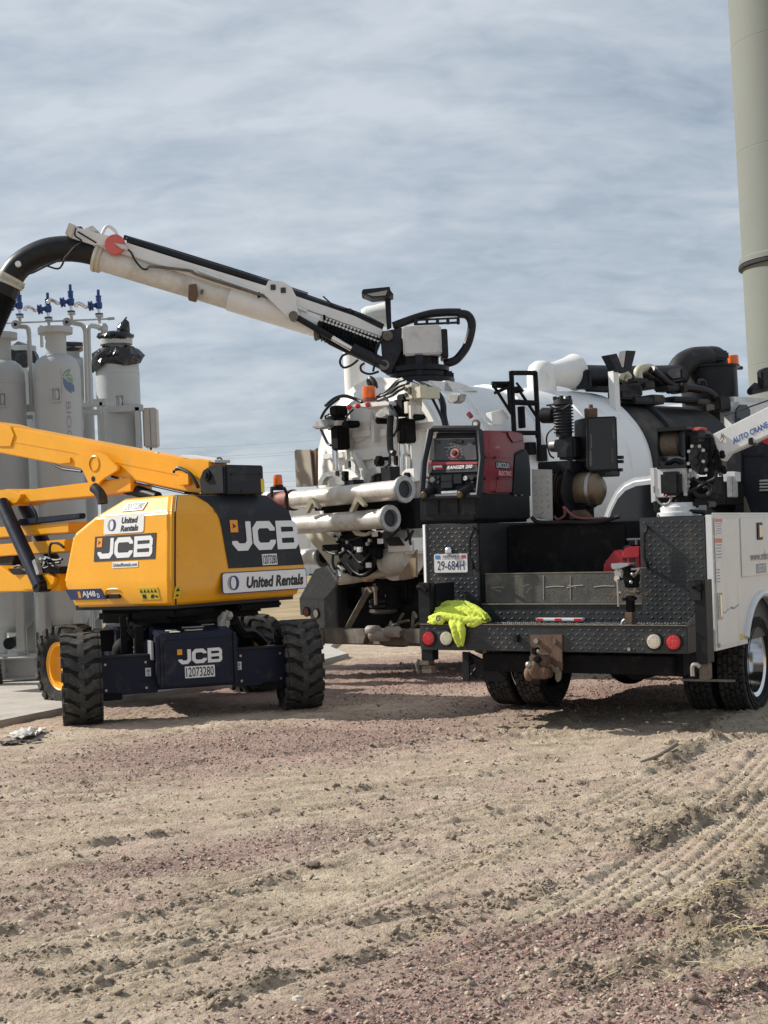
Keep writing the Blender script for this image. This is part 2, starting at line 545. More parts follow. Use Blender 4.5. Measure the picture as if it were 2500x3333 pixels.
def jcb_letters(fl, cx, cy, w, h, lift=None):
    """three wide square letters with rounded corners"""
    t = h * 0.25; a = t / 2; k = h * 0.16
    x0 = cx - w / 2; y0 = cy - h / 2; y1 = cy + h / 2
    jw = w * 0.29; cw = w * 0.335; bw = w * 0.335; g = w * 0.02
    # J
    jx = x0 + jw - a
    fl.strokes([[(jx, y1), (jx, y0 + a + k), (jx - k, y0 + a), (x0 + a + k, y0 + a), (x0 + a, y0 + a + k), (x0 + a, y0 + h * 0.34)]], t, lift)
    # C
    l = x0 + jw + g; r = l + cw
    fl.strokes([[(r - a, y1 - h * 0.34), (r - a, y1 - a - k), (r - a - k, y1 - a), (l + a + k, y1 - a), (l + a, y1 - a - k), (l + a, y0 + a + k), (l + a + k, y0 + a),
                 (r - a - k, y0 + a), (r - a, y0 + a + k), (r - a, y0 + h * 0.34)]], t, lift)
    # B
    l = r + g; r = l + bw
    q = t * 0.86
    fl.strokes([[(l + a, y0), (l + a, y1)]], t, lift)
    ym = cy
    fl.strokes([[(l + t * 0.9, y1 - q / 2), (r - a - k * 0.6, y1 - q / 2), (r - a, y1 - q / 2 - k * 0.6), (r - a, ym + q * 0.45), (r - a - k * 0.4, ym + 0.002), (l + t * 0.9, ym)]], q, (lift or fl.lift) + 0.0004)
    fl.strokes([[(l + t * 0.9, y0 + q / 2), (r - a - k * 0.6, y0 + q / 2), (r - a, y0 + q / 2 + k * 0.6), (r - a, ym - q * 0.45), (r - a - k * 0.4, ym - 0.002)]], q, (lift or fl.lift) + 0.0008)


def tread_lugs(parent, o, u, v, w, h, pitch=0.034, skip=None, mat=None):
    """raised lozenges of chequer plate on a rectangle o + a*u + b*v"""
    o = Vector(o); u = Vector(u).normalized(); v = Vector(v).normalized(); n = u.cross(v)
    mb = MB()
    nu = int(w / pitch); nv = int(h / pitch)
    L, B, H = pitch * 0.47, pitch * 0.135, 0.0034
    for i in range(nu):
        for j in range(nv):
            a = (i + 0.5) * w / nu; b = (j + 0.5) * h / nv
            if skip and skip(a, b):
                continue
            sg = 1 if (i + j) % 2 else -1
            d = (u + v * sg * 0.75).normalized(); e = n.cross(d)
            c = o + u * a + v * b
            vs = [c - d * L, c - e * B, c + d * L, c + e * B, c - d * L * 0.45 + n * H, c + d * L * 0.45 + n * H]
            mb.add(vs, [(0, 1, 5, 4), (1, 2, 5), (2, 3, 4, 5), (3, 0, 4)])
    ob = mb.build('tread_lugs', mat or plate_black, parent, flat=True)
    ob['kind'] = 'stuff'
    return ob


# ------------------------------------------------------------------ wheels (axle along local X)
def tyre_ring(mb, R, W, rr, n=48, dish=0.02):
    h = W / 2
    prof = [(rr, -h * 0.72), (rr + 0.02, -h * 0.84), (rr + (R - rr) * 0.45, -h * 1.02), (rr + (R - rr) * 0.8, -h), (R - 0.035, -h * 0.93), (R - 0.022, -h * 0.78),
            (R - 0.022, h * 0.78), (R - 0.035, h * 0.93), (rr + (R - rr) * 0.8, h), (rr + (R - rr) * 0.45, h * 1.02), (rr + 0.02, h * 0.84), (rr, h * 0.72)]
    mb.lathe(prof, (0, 0, 0), (1, 0, 0), n, cap=False)


def surf_lug(mb, outline, R0, R1):
    """outline of (w, angle) pairs raised from radius R0 to R1"""
    n = len(outline); vs = []
    for r in (R0, R1):
        for w, a in outline:
            sh = 0.94 if r == R1 else 1.0
            vs.append(Vector((w * sh, r * math.cos(a), r * math.sin(a))))
    mb.add(vs, [tuple(range(2 * n - 1, n - 1, -1))] + [(i, (i + 1) % n, (i + 1) % n + n, i + n) for i in range(n)])


def chevron_wheel(R=0.42, W=0.32, rr=0.235, n=19):
    """skid-steer tyre on a dished yellow rim"""
    rim = MB()
    h = W / 2
    rim.lathe([(rr + 0.012, -h * 0.8), (rr, -h * 0.72), (rr - 0.03, -h * 0.7), (rr - 0.045, -h * 0.3), (rr - 0.07, -h * 0.15), (0.09, -h * 0.05), (0.085, -h * 0.35), (0.0, -h * 0.35)], (0, 0, 0), (1, 0, 0), 36, cap=False)
    rim.lathe([(rr + 0.012, h * 0.8), (rr, h * 0.72), (rr - 0.03, h * 0.7), (rr - 0.045, h * 0.2), (rr - 0.07, h * 0.1), (0.10, h * 0.05), (0.0, h * 0.05)], (0, 0, 0), (1, 0, 0), 36, cap=False)
    for i in range(9):
        a = 2 * math.pi * i / 9
        rim.bolt((-h * 0.06, 0.13 * math.cos(a), 0.13 * math.sin(a)), (-1, 0, 0), 0.014, 0.02)
    w = rim.build('wheel', yellow)
    ty = MB(); tyre_ring(ty, R, W, rr)
    ty.build('tyre', rubber, w)
    tr = MB(); st = 2 * math.pi / n
    for i in range(n):
        for sg in (-1, 1):
            a0 = st * (i + (0.5 if sg > 0 else 0))
            f = 0.30 * st
            o = [(-1.0 * h, -0.20), (-0.62 * h, -0.16), (-0.30 * h, 0.16), (0.12 * h, 0.30), (0.20 * h, 0.42), (0.12 * h, 0.80), (-0.22 * h, 0.78), (-0.55 * h, 0.62), (-0.75 * h, 0.44), (-1.0 * h, 0.42)]
            ol = [(x * -sg if sg < 0 else x * sg * -1 * -1, a0 + y * st) for x, y in o]
            ol = [((x if sg < 0 else -x), a) for x, a in [(p[0], a0 + p[1] * st) for p in o]]
            surf_lug(tr, ol, R - 0.024, R)
            sw = sg if False else (-1 if sg < 0 else 1)
            # shoulder part running down the sidewall
            vs = [Vector((sw * h * 0.985, (R - 0.004) * math.cos(a0 - 0.2 * st), (R - 0.004) * math.sin(a0 - 0.2 * st))), Vector((sw * h * 0.985, (R - 0.004) * math.cos(a0 + 0.42 * st), (R - 0.004) * math.sin(a0 + 0.42 * st))),
                  Vector((sw * h * 1.01, (R - 0.075) * math.cos(a0 + 0.34 * st), (R - 0.075) * math.sin(a0 + 0.34 * st))), Vector((sw * h * 1.01, (R - 0.075) * math.cos(a0 - 0.12 * st), (R - 0.075) * math.sin(a0 - 0.12 * st)))]
            tr.slab(vs, (sw * 0.018, 0, 0))
    tr.build('tread', tread_r, w)
    return w


def road_wheel(R=0.405, W=0.235, rr=0.262, rim_mat=None, n=34, rows=5, deep=1):
    rim = MB(); h = W / 2
    # deep outer dish faces +X when deep > 0
    rim.lathe([(rr + 0.012, deep * h * 0.8), (rr, deep * h * 0.74), (rr - 0.022, deep * h * 0.70), (rr - 0.03, deep * h * 0.1), (rr - 0.05, -deep * h * 0.55), (0.15, -deep * h * 0.75), (0.11, -deep * h * 0.72), (0.10, -deep * h * 0.1), (0.09, deep * h * 0.1), (0, deep * h * 0.12)], (0, 0, 0), (1, 0, 0), 40, cap=False)
    rim.lathe([(rr + 0.012, -deep * h * 0.8), (rr, -deep * h * 0.74), (rr - 0.03, -deep * h * 0.7), (0.12, -deep * h * 0.80), (0, -deep * h * 0.80)], (0, 0, 0), (1, 0, 0), 40, cap=False)
    for i in range(8):
        a = 2 * math.pi * i / 8
        rim.bolt((-deep * h * 0.72, 0.132 * math.cos(a), 0.132 * math.sin(a)), (deep, 0, 0), 0.013, 0.035)
    w = rim.build('wheel', rim_mat or sooty)
    ho = MB()
    for i in range(8):
        a = 2 * math.pi * (i + 0.5) / 8
        c = Vector((-deep * h * 0.60, 0.185 * math.cos(a), 0.185 * math.sin(a)))
        ho.cyl(c - Vector((0.004, 0, 0)), c + Vector((0.004, 0, 0)), 0.022, n=14)
    ho.build('hand_hole', sooty, w)
    ty = MB(); tyre_ring(ty, R, W, rr)
    for rad in (0.30, 0.345):
        ty.lathe([(rad - 0.004, deep * h * 1.0), (rad, deep * (h * 1.0 + 0.006)), (rad + 0.004, deep * h * 1.0)], (0, 0, 0), (1, 0, 0), 48, cap=False)
    ty.build('tyre', rubber, w)
    tr = MB(); st = 2 * math.pi / n
    rw = 2 * h * 0.97 / rows
    for i in range(n):
        for k in range(rows):
            w0 = -h * 0.97 + k * rw + 0.004; w1 = w0 + rw - 0.008
            a0 = st * (i + 0.5 * (k % 2)); z = 0.16 * (1 if k % 2 else -1)
            surf_lug(tr, [(w0, a0), (w0 + rw * 0.5, a0 + z * st), (w1, a0), (w1, a0 + 0.80 * st), (w0 + rw * 0.5, a0 + (0.80 + z) * st), (w0, a0 + 0.80 * st)], R - 0.024, R)
    tr.build('tread', tread_r, w)
    return w


def place_wheel(src, parent, loc, steer=0.0, first=False, spin=0.0):
    w = src if first else copy_tree(src)
    w.parent = parent
    w.matrix_local = Matrix.Translation(Vector(loc)) @ Matrix.Rotation(R_(steer), 4, 'Z') @ Matrix.Rotation(R_(spin), 4, 'X')
    return w

# ================================================================== SETTING
def vnoise(x, y, seed=0):
    """smooth value noise, numpy"""
    xi = np.floor(x).astype(np.int64); yi = np.floor(y).astype(np.int64)
    fx = x - xi; fy = y - yi
    fx = fx * fx * (3 - 2 * fx); fy = fy * fy * (3 - 2 * fy)

    def h(a, b):
        n = (a * 374761393 + b * 668265263 + seed * 1442695041) & 0xFFFFFFFF
        n = ((n ^ (n >> 13)) * 1274126177) & 0xFFFFFFFF
        n = n ^ (n >> 16)
        return (n & 0xFFFF) / 65535.0
    return (h(xi, yi) * (1 - fx) + h(xi + 1, yi) * fx) * (1 - fy) + (h(xi, yi + 1) * (1 - fx) + h(xi + 1, yi + 1) * fx) * fy


def fbm(x, y, oct=4, seed=0, gain=0.5):
    s = np.zeros_like(x); a = 1.0; t = 0
    for k in range(oct):
        s += a * (vnoise(x * 2 ** k + 17.3 * k, y * 2 ** k + 9.1 * k, seed + k) - 0.5); t += a; a *= gain
    return s / t


def gpx(*pts):
    return [ground_at(x, y).to_2d() for x, y in pts]


def path_dist(X, Y, path, reach=0.45):
    """distance to a polyline, signed side and running length (only worked out near it)"""
    px0 = min(p.x for p in path) - reach; px1 = max(p.x for p in path) + reach
    py0 = min(p.y for p in path) - reach; py1 = max(p.y for p in path) + reach
    near = (X > px0) & (X < px1) & (Y > py0) & (Y < py1)
    B = np.full(X.shape, 1e3); S = np.ones_like(X); L = np.zeros_like(X)
    if near.any():
        B[near], S[near], L[near] = path_dist_raw(X[near], Y[near], path)
    return B, S, L


def path_dist_raw(X, Y, path):
    best = np.full(X.shape, 1e9); sg = np.zeros_like(X); ln = np.zeros_like(X); acc = 0.0
    for a, b in zip(path[:-1], path[1:]):
        d = b - a; L = d.length; d = d / L
        px = X - a.x; py = Y - a.y
        t = np.clip(px * d.x + py * d.y, 0, L)
        dx = px - t * d.x; dy = py - t * d.y
        q = np.hypot(dx, dy); m = q < best
        best = np.where(m, q, best); sg = np.where(m, np.sign(d.x * py - d.y * px), sg); ln = np.where(m, acc + t, ln)
        acc += L
    return best, sg, ln


def spath(pts, n=3):
    return [Vector((p.x, p.y)) for p in smooth_path([(p.x, p.y, 0) for p in pts], n)]


# wheel tracks across the yard: (path, half width, number of tread ribs, depth)
TRACKS = [
    (spath(gpx((1500, 3180), (1850, 2990), (2150, 2800), (2400, 2590), (2560, 2420))), 0.17, 5, 0.021),
    (spath(gpx((1900, 3110), (2150, 2950), (2380, 2780), (2600, 2560))), 0.15, 5, 0.020),
    (spath(gpx((1750, 2700), (2000, 2620), (2250, 2490), (2560, 2370))), 0.16, 5, 0.016),
    (spath(gpx((-60, 3330), (350, 3180), (800, 3060), (1150, 2960), (1500, 2800))), 0.13, 4, 0.017),
    (spath(gpx((250, 3020), (600, 2920), (900, 2830), (1200, 2720), (1600, 2600))), 0.12, 4, 0.015),
    (spath(gpx((-60, 2760), (400, 2690), (800, 2640), (1300, 2560))), 0.13, 4, 0.008),
    (spath(gpx((1000, 3400), (1500, 3230), (1900, 3130), (2200, 3060))), 0.14, 4, 0.010),
]
# ridges of loose clods thrown up beside the tracks: (path, half width, height)
RIDGES = [
    (spath(gpx((700, 3260), (900, 3190), (1080, 3150), (1230, 3110))), 0.055, 0.035),
    (spath(gpx((450, 2990), (600, 2935), (780, 2890), (940, 2850))), 0.05, 0.022),
    (spath(gpx((2080, 2760), (2200, 2700), (2330, 2640), (2440, 2590))), 0.085, 0.05),
    (spath(gpx((2170, 2500), (2240, 2440), (2330, 2410))), 0.10, 0.05),
    (spath(gpx((2250, 2380), (2330, 2352))), 0.10, 0.045),
    (spath(gpx((1850, 2350), (1930, 2340))), 0.08, 0.03),
    (spath(gpx((1250, 3060), (1500, 2980), (1700, 2910), (1800, 2880))), 0.09, 0.02),
    (spath(gpx((2280, 3020), (2360, 2900), (2440, 2830), (2540, 2760))), 0.12, 0.06),
    (spath(gpx((1900, 3200), (2150, 3130), (2350, 3060), (2540, 3010))), 0.09, 0.035),
    (spath(gpx((2030, 2720), (2160, 2745))), 0.05, 0.03),
    (spath(gpx((0, 3130), (160, 3100))), 0.07, 0.02),
    (spath(gpx((60, 2590), (160, 2570), (280, 2560))), 0.06, 0.018),
    (spath(gpx((1800, 3170), (1880, 3150))), 0.05, 0.03),
]
# patches of crushed red stone: (centre px, radius x, radius y, strength)
STONE = [((1700, 3080), 0.75, 0.26, 1.0), ((1300, 3260), 0.7, 0.22, 0.8), ((700, 2780), 0.9, 0.35, 0.75), ((2250, 3260), 0.45, 0.2, 0.95), ((2480, 2980), 0.3, 0.3, 0.8),
         ((900, 2420), 2.2, 1.3, 0.85), ((1250, 2200), 4.0, 2.6, 1.0), ((1900, 2260), 2.0, 1.6, 0.7), ((150, 2950), 0.7, 0.4, 0.4), ((1950, 2800), 0.5, 0.12, 0.5), ((1450, 3333), 0.9, 0.18, 0.9), ((500, 2560), 0.9, 0.5, 0.3), ((1450, 2560), 0.7, 0.7, 0.3)]


_rr = random.Random(42)
for _k in range(46):
    _c = Vector((_rr.uniform(-1.9, 2.6), _rr.uniform(4.4, 11.2)))
    _L = _rr.uniform(0.08, 0.38); _a = 0.42 + _rr.gauss(0, 0.16)
    _d = Vector((math.cos(_a), math.sin(_a))) * _L
    RIDGES.append(([_c - _d, _c + _d * 0.2, _c + _d], _rr.uniform(0.022, 0.055), _rr.uniform(0.012, 0.026)))


def stone_mask(X, Y):
    m = np.zeros_like(X)
    wx = X + 0.35 * fbm(X * 1.7, Y * 1.7, 3, 5); wy = Y + 0.35 * fbm(X * 1.7, Y * 1.7, 3, 8)
    for (p, rx, ry, s) in STONE:
        c = ground_at(*p)
        # patches lie along the tracks, about 35 degrees off the x axis
        ca, sa = math.cos(0.6), math.sin(0.6)
        dx = (wx - c.x) * ca + (wy - c.y) * sa; dy = -(wx - c.x) * sa + (wy - c.y) * ca
        m = np.maximum(m, s * np.clip(1.35 - np.sqrt((dx / rx) ** 2 + (dy / ry) ** 2), 0, 1))
    return np.clip(m * 1.3 + 0.35 * fbm(X * 3, Y * 3, 3, 21), 0, 1)


def ground_height(X, Y):
    near = np.clip((26 - Y) / 8, 0, 1) * np.clip((Y + 3) / 3, 0, 1) * np.clip((14 - np.abs(X)) / 4, 0, 1)
    # rut-aligned coordinates: soil is smeared along the driving direction
    a = 0.42
    U = X * math.cos(a) + Y * math.sin(a); V = -X * math.sin(a) + Y * math.cos(a)
    z = 0.05 * fbm(X * 0.35, Y * 0.35, 3, 3)
    z += 0.030 * fbm(U * 1.6, V * 3.6, 4, 11)
    z += 0.030 * fbm(U * 6.0, V * 15.0, 4, 31, 0.6)
    # broken crust right of the middle, crumbs everywhere
    crust = np.clip(fbm(X * 0.8 + 3, Y * 0.8, 3, 77) * 4 + 0.35, 0, 1)
    ch = fbm(U * 11, V * 24, 3, 41, 0.65)
    z += 0.060 * crust * np.clip(ch, -0.08, 1)
    z += 0.020 * fbm(X * 42, Y * 42, 3, 51, 0.75) + 0.010 * np.clip(fbm(U * 22, V * 50, 3, 53, 0.7), 0, 1)
    N60 = fbm(X * 4, Y * 4, 2, 60) * 0.02
    N70 = 0.5 + fbm(X * 7, Y * 7, 2, 70) * 2
    N90 = fbm(X * 9, Y * 9, 4, 90, 0.65)
    for path, hw, ribs, dep in TRACKS:
        d, sg, ln = path_dist(X, Y, path)
        q = d + N60
        inside = np.clip((hw - q) / 0.035, 0, 1) * np.clip(ln / 0.5, 0, 1)
        rib = 0.5 + 0.5 * np.cos((sg * d / hw) * math.pi * ribs)
        lug = np.clip(0.55 + 1.1 * np.sin(ln * 82 + 2.0 * np.sign(np.sin(sg * d / hw * math.pi * ribs))), 0.12, 1)
        z = z * (1 - 0.6 * inside) - dep * inside * (0.25 + 1.0 * np.clip((rib - 0.55) / 0.25, 0, 1) * lug)
        z += dep * 0.7 * np.exp(-((q - hw - 0.03) / 0.03) ** 2) * np.clip(ln / 0.5, 0, 1) * N70
    for path, hw, hh in RIDGES:
        d, sg, ln = path_dist(X, Y, path)
        n = N90
        z += hh * np.clip(1 - (d / hw) ** 2 * (1 + n), 0, 1) ** 0.7 * np.clip(0.55 + n * 2.6, 0, 1.6)
    return z * near


def axis_steps(a0, a1, fine, coarse):
    s = list(np.arange(a0, a1, fine)) + [a1]
    lo = []; x = a0; st = fine * 2
    while x > coarse[0]:
        x -= st; st *= 1.35; lo.append(max(x, coarse[0]))
    hi = []; x = a1; st = fine * 2
    while x < coarse[1]:
        x += st; st *= 1.35; hi.append(min(x, coarse[1]))
    return np.array(lo[::-1] + s + hi)


def build_ground():
    xs = axis_steps(-4.2, 4.6, 0.0145, (-2500, 2500))
    ys = [3.75]
    while ys[-1] < 13.5:
        ys.append(ys[-1] + 0.0052 * (ys[-1] / 4.0) ** 1.75)
    while ys[-1] < 24:
        ys.append(ys[-1] + 0.12)
    lo = []; x = ys[0]; st = 0.02
    while x > -2500:
        x -= st; st *= 1.4; lo.append(max(x, -2500))
    hi = []; x = ys[-1]; st = 0.2
    while x < 4000:
        x += st; st *= 1.3; hi.append(min(x, 4000))
    ys = np.array(lo[::-1] + ys + hi)
    X, Y = np.meshgrid(xs, ys)
    T0 = time.time()
    Z = ground_height(X, Y)
    print('ground', X.shape, time.time() - T0)
    nx, ny = len(xs), len(ys)
    co = np.stack([X.ravel(), Y.ravel(), Z.ravel()], 1).astype(np.float32)
    me = bpy.data.meshes.new('ground')
    me.vertices.add(nx * ny); me.vertices.foreach_set('co', co.ravel())
    i = np.arange((ny - 1) * (nx - 1)); r = i // (nx - 1); c = i % (nx - 1); b = r * nx + c
    q = np.stack([b, b + 1, b + nx + 1, b + nx], 1).astype(np.int32)
    me.loops.add(q.size); me.loops.foreach_set('vertex_index', q.ravel())
    me.polygons.add(len(q)); me.polygons.foreach_set('loop_start', (np.arange(len(q)) * 4).astype(np.int32))
    me.polygons.foreach_set('loop_total', np.full(len(q), 4, np.int32))
    me.update(); me.validate()
    me.polygons.foreach_set('use_smooth', [True] * len(me.polygons))
    at = me.attributes.new('stones', 'FLOAT', 'POINT')
    at.data.foreach_set('value', stone_mask(X, Y).ravel().astype(np.float32))
    # turned, damp soil: ridges and the bottoms of tracks expose darker earth
    D = np.zeros_like(X)
    for path, hw, hh in RIDGES:
        d, sg, ln = path_dist(X, Y, path)
        D = np.maximum(D, np.clip(1.25 - d / hw, 0, 1) * min(1, hh / 0.045))
    D = np.clip(D * (0.75 + 1.2 * fbm(X * 8, Y * 8, 3, 99)), 0, 1)
    at = me.attributes.new('turned', 'FLOAT', 'POINT')
    at.data.foreach_set('value', D.ravel().astype(np.float32))
    o = bpy.data.objects.new('ground', me); COL.objects.link(o)
    tag(o, 'tan dirt and red gravel yard with wheel tracks', 'ground', kind='structure')
    return o


def ground_material():
    m = bpy.data.materials.new('yard_dirt'); m.use_nodes = True
    nd, lk = m.node_tree.nodes, m.node_tree.links
    b = nd['Principled BSDF']
    tc = nd.new('ShaderNodeTexCoord')

    def noise(s, det=6, ro=0.6, sc=(1, 1, 1), rot=0):
        mp = nd.new('ShaderNodeMapping'); mp.inputs['Scale'].default_value = sc; mp.inputs['Rotation'].default_value = (0, 0, rot)
        lk.new(tc.outputs['Object'], mp.inputs[0])
        n = nd.new('ShaderNodeTexNoise'); n.inputs['Scale'].default_value = s; n.inputs['Detail'].default_value = det; n.inputs['Roughness'].default_value = ro
        lk.new(mp.outputs[0], n.inputs['Vector'])
        return n.outputs[0]

    def ramp(src, p0, c0, p1, c1):
        r = nd.new('ShaderNodeValToRGB'); e = r.color_ramp.elements
        e[0].position = p0; e[0].color = (*c0, 1); e[1].position = p1; e[1].color = (*c1, 1)
        lk.new(src, r.inputs[0]); return r.outputs[0]

    def mix(f, a, c, typ='MIX'):
        x = nd.new('ShaderNodeMixRGB'); x.blend_type = typ
        for i, v in ((0, f), (1, a), (2, c)):
            if isinstance(v, (int, float)): x.inputs[i].default_value = v
            elif isinstance(v, tuple): x.inputs[i].default_value = (*v, 1)
            else: lk.new(v, x.inputs[i])
        return x.outputs[0]

    def attr(n):
        a = nd.new('ShaderNodeAttribute'); a.attribute_name = n; return a.outputs['Fac']

    def rng(src, a, c, d=0.0, e=1.0):
        r = nd.new('ShaderNodeMapRange'); r.inputs['From Min'].default_value = a; r.inputs['From Max'].default_value = c
        r.inputs['To Min'].default_value = d; r.inputs['To Max'].default_value = e
        lk.new(src, r.inputs[0]); return r.outputs[0]

    dirt = ramp(noise(2.2, 8, 0.62, (1, 2.2, 1), -0.42), 0.34, (0.315, 0.25, 0.175), 0.68, (0.58, 0.48, 0.36))
    pale = noise(0.9, 5, 0.6)
    dirt = mix(rng(pale, 0.52, 0.70, 0, 0.65), dirt, (0.62, 0.525, 0.41))
    # grit, straw-coloured and dark crumbs
    grit = noise(140, 3, 0.7)
    dirt = mix(rng(grit, 0.56, 0.66, 0, 0.8), dirt, (0.12, 0.093, 0.066))
    dirt = mix(rng(noise(95, 3, 0.7), 0.60, 0.68, 0, 0.7), dirt, (0.66, 0.585, 0.46))
    # crushed stone: every cell its own colour
    vo = nd.new('ShaderNodeTexVoronoi'); vo.inputs['Scale'].default_value = 62
    lk.new(tc.outputs['Object'], vo.inputs['Vector'])
    sep = nd.new('ShaderNodeSeparateColor'); lk.new(vo.outputs['Color'], sep.inputs[0])
    st = nd.new('ShaderNodeValToRGB'); e = st.color_ramp.elements
    e[0].position = 0; e[0].color = (0.17, 0.105, 0.09, 1); e[1].position = 1.0; e[1].color = (0.52, 0.41, 0.35, 1)
    for p, c in ((0.25, (0.30, 0.182, 0.158)), (0.5, (0.40, 0.245, 0.21)), (0.72, (0.33, 0.245, 0.205)), (0.88, (0.46, 0.325, 0.28))):
        k = e.new(p); k.color = (*c, 1)
    lk.new(sep.outputs[0], st.inputs[0])
    stone = mix(rng(vo.outputs['Distance'], 0.25, 0.75, 0, 0.75), st.outputs[0], (0.14, 0.105, 0.085))
    sm = nd.new('ShaderNodeMath'); sm.operation = 'ADD'
    lk.new(attr('stones'), sm.inputs[0]); lk.new(rng(noise(9, 5, 0.7), 0.3, 0.7, -0.45, 0.45), sm.inputs[1])
    col = mix(rng(sm.outputs[0], 0.15, 0.85, 0.0, 0.92), dirt, stone)
    # faint red tint between the patches
    col = mix(rng(noise(1.3, 4), 0.44, 0.62, 0.0, 0.5), col, (0.46, 0.335, 0.275))
    col = mix(rng(attr('turned'), 0.15, 0.7, 0, 0.72), col, mix(noise(30, 4, 0.7), (0.065, 0.052, 0.037), (0.22, 0.18, 0.125)))
    # dry straw-coloured field beyond the yard
    sx = nd.new('ShaderNodeSeparateXYZ'); lk.new(tc.outputs['Object'], sx.inputs[0])
    far = rng(sx.outputs['Y'], 31, 33)
    field = ramp(noise(0.5, 8, 0.75), 0.35, (0.24, 0.175, 0.10), 0.65, (0.42, 0.33, 0.20))
    col = mix(far, col, field)
    lk.new(col, b.inputs['Base Color'])
    b.inputs['Roughness'].default_value = 0.95
    b.inputs['Specular IOR Level'].default_value = 0.2
    bp = nd.new('ShaderNodeBump'); bp.inputs['Strength'].default_value = 0.9; bp.inputs['Distance'].default_value = 0.012
    hh = nd.new('ShaderNodeMath'); hh.operation = 'ADD'
    lk.new(noise(120, 4, 0.75), hh.inputs[0]); lk.new(rng(vo.outputs['Distance'], 0, 0.8, 0.5, 0), hh.inputs[1])
    lk.new(hh.outputs[0], bp.inputs['Height']); lk.new(bp.outputs[0], b.inputs['Normal'])
    return m


ground = build_ground()
ground.data.materials.append(ground_material())


def hgt(x, y):
    return float(ground_height(np.array([[x]]), np.array([[y]]))[0, 0])


# ---- concrete pad under the vessels
PAD_Z = 0.06
pad_pts = [ground_at(x, y, PAD_Z) for x, y in ((-700, 2490), (0, 2345), (330, 2278), (600, 2240), (860, 2196), (1135, 2126), (1078, 2104))]
pad_pts += [Vector((-0.6, 30, PAD_Z)), Vector((-40, 34, PAD_Z)), Vector((-40, 17, PAD_Z))]
concrete = M('concrete', (0.40, 0.385, 0.35), 0.85, var=0.12, scale=3, dirt=(0.27, 0.22, 0.165), damt=0.3, dscale=2, bump=0.3, bscale=60)
pad = MB().slab([(p.x, p.y, PAD_Z) for p in pad_pts], (0, 0, -0.26)).build('concrete_pad', concrete, bevel=0.01)
tag(pad, 'grey concrete pad edge under the vessels', 'pad', kind='structure')

# ---- tall pale tower at the right edge
TOW = ray(2594, 850)
TOW = CAM_LOC + TOW * (60.0 / TOW.y)
tower = thing('tower', 'very tall pale grey concrete tower at the right edge of the picture', 'tower', Matrix.Translation((TOW.x, TOW.y, 0)))
tower_m = M('tower_concrete', (0.17, 0.185, 0.165), 0.75, var=0.07, scale=0.6, dirt=(0.18, 0.185, 0.155), damt=0.3, dscale=0.5, streak=True, bump=0.12, bscale=6)
TR = 2.17
zr = CAM_H + (ray(2594, 838).z / ray(2594, 838).y) * 60.0
step = 4.38
z0 = zr - 4 * step
k = 0
while z0 + k * step < 52:
    a = max(0.0, z0 + k * step); b2 = z0 + (k + 1) * step
    seg = MB().lathe([(TR - 0.008, a), (TR, a + 0.02), (TR, b2 - 0.02), (TR - 0.008, b2)], (0, 0, 0), (0, 0, 1), 72)
    seg.build('shaft_section', tower_m, tower, ang=12)
    k += 1
MB().lathe([(TR, zr - 0.20), (TR + 0.13, zr - 0.17), (TR + 0.13, zr + 0.02), (TR, zr + 0.10)], (0, 0, 0), (0, 0, 1), 72, cap=False).build('flange', tower_m, tower)
MB().lathe([(TR + 0.005, zr - 0.36), (TR + 0.16, zr - 0.34), (TR + 0.16, zr - 0.21), (TR + 0.005, zr - 0.205)], (0, 0, 0), (0, 0, 1), 72, cap=False).build('dark_band', charcoal, tower)

# ---- long white shed and power line far behind
bl = thing('metal_shed', 'long low white metal shed far behind the trucks', 'shed', Matrix.Translation((-4.5, 110, 0)))
siding = M('white_siding', (0.70, 0.71, 0.72), 0.5, var=0.03)
for i in range(9):
    MB().bb(-4.6 + i * 1.15, -4.6 + i * 1.15 + 1.12, 0, 12, 0, 5.6).build('wall_panel', siding, bl)
MB().bb(-4.7, 5.85, 0.1, 11.9, 0, 5.5).build('wall', siding, bl)
MB().slab([(-5.0, -0.3, 5.6), (-5.0, 6, 6.5), (-5.0, 12.3, 5.6), (-5.0, 12.3, 5.75), (-5.0, 6, 6.65), (-5.0, -0.3, 5.75)], (11.1, 0, 0)).build('roof', siding, bl)
MB().bb(-5.0, 6.1, -0.42, -0.3, 5.55, 5.8).build('gutter', galv, bl)

pw = thing('power_line', 'thin overhead power lines sagging across the far sky', 'power line', Matrix.Translation((-20, 150, 0)))
pole_m = M('pole_wood', (0.10, 0.075, 0.05), 0.9)
for px_ in (-28.0, 34.0):
    MB().cyl((px_, 0, 0), (px_, 0, 14.5), 0.18, 0.12, 10).build('pole', pole_m, pw)
    MB().bb(px_ - 0.06, px_ + 0.06, -1.2, 1.2, 13.2, 13.4).build('crossarm', pole_m, pw)
for yy, zz, sag in ((-1.1, 13.5, 1.6), (0, 14.5, 1.5), (1.1, 13.5, 1.7), (0, 10.6, 0.5), (0, 9.8, 0.7), (0, 9.0, 0.4), (0, 8.4, 0.5)):
    MB().tube([(-28 + 62 * t / 14, yy, zz - sag * (1 - (t / 7 - 1) ** 2)) for t in range(15)], 0.010, 5).build('wire', ink_grey, pw)

# ================================================================== BOOM LIFT
S = Frame((-2.1, 14.5, 0), -50)          # turntable: y towards the boom tip, tail at -y
J = Frame((-2.13, 14.6, 0), -17)         # chassis
j5 = crop(0, 1350, 600 / 1659); j2 = crop(0, 1350, 1060 / 1659); j7 = crop(600, 1300, 500 / 1659); j6 = crop(500, 1900, 600 / 1659)
lift = thing('boom_lift', 'yellow and charcoal articulated boom lift on four chevron-tread wheels', 'boom lift', S)
JS = S.I @ J.M

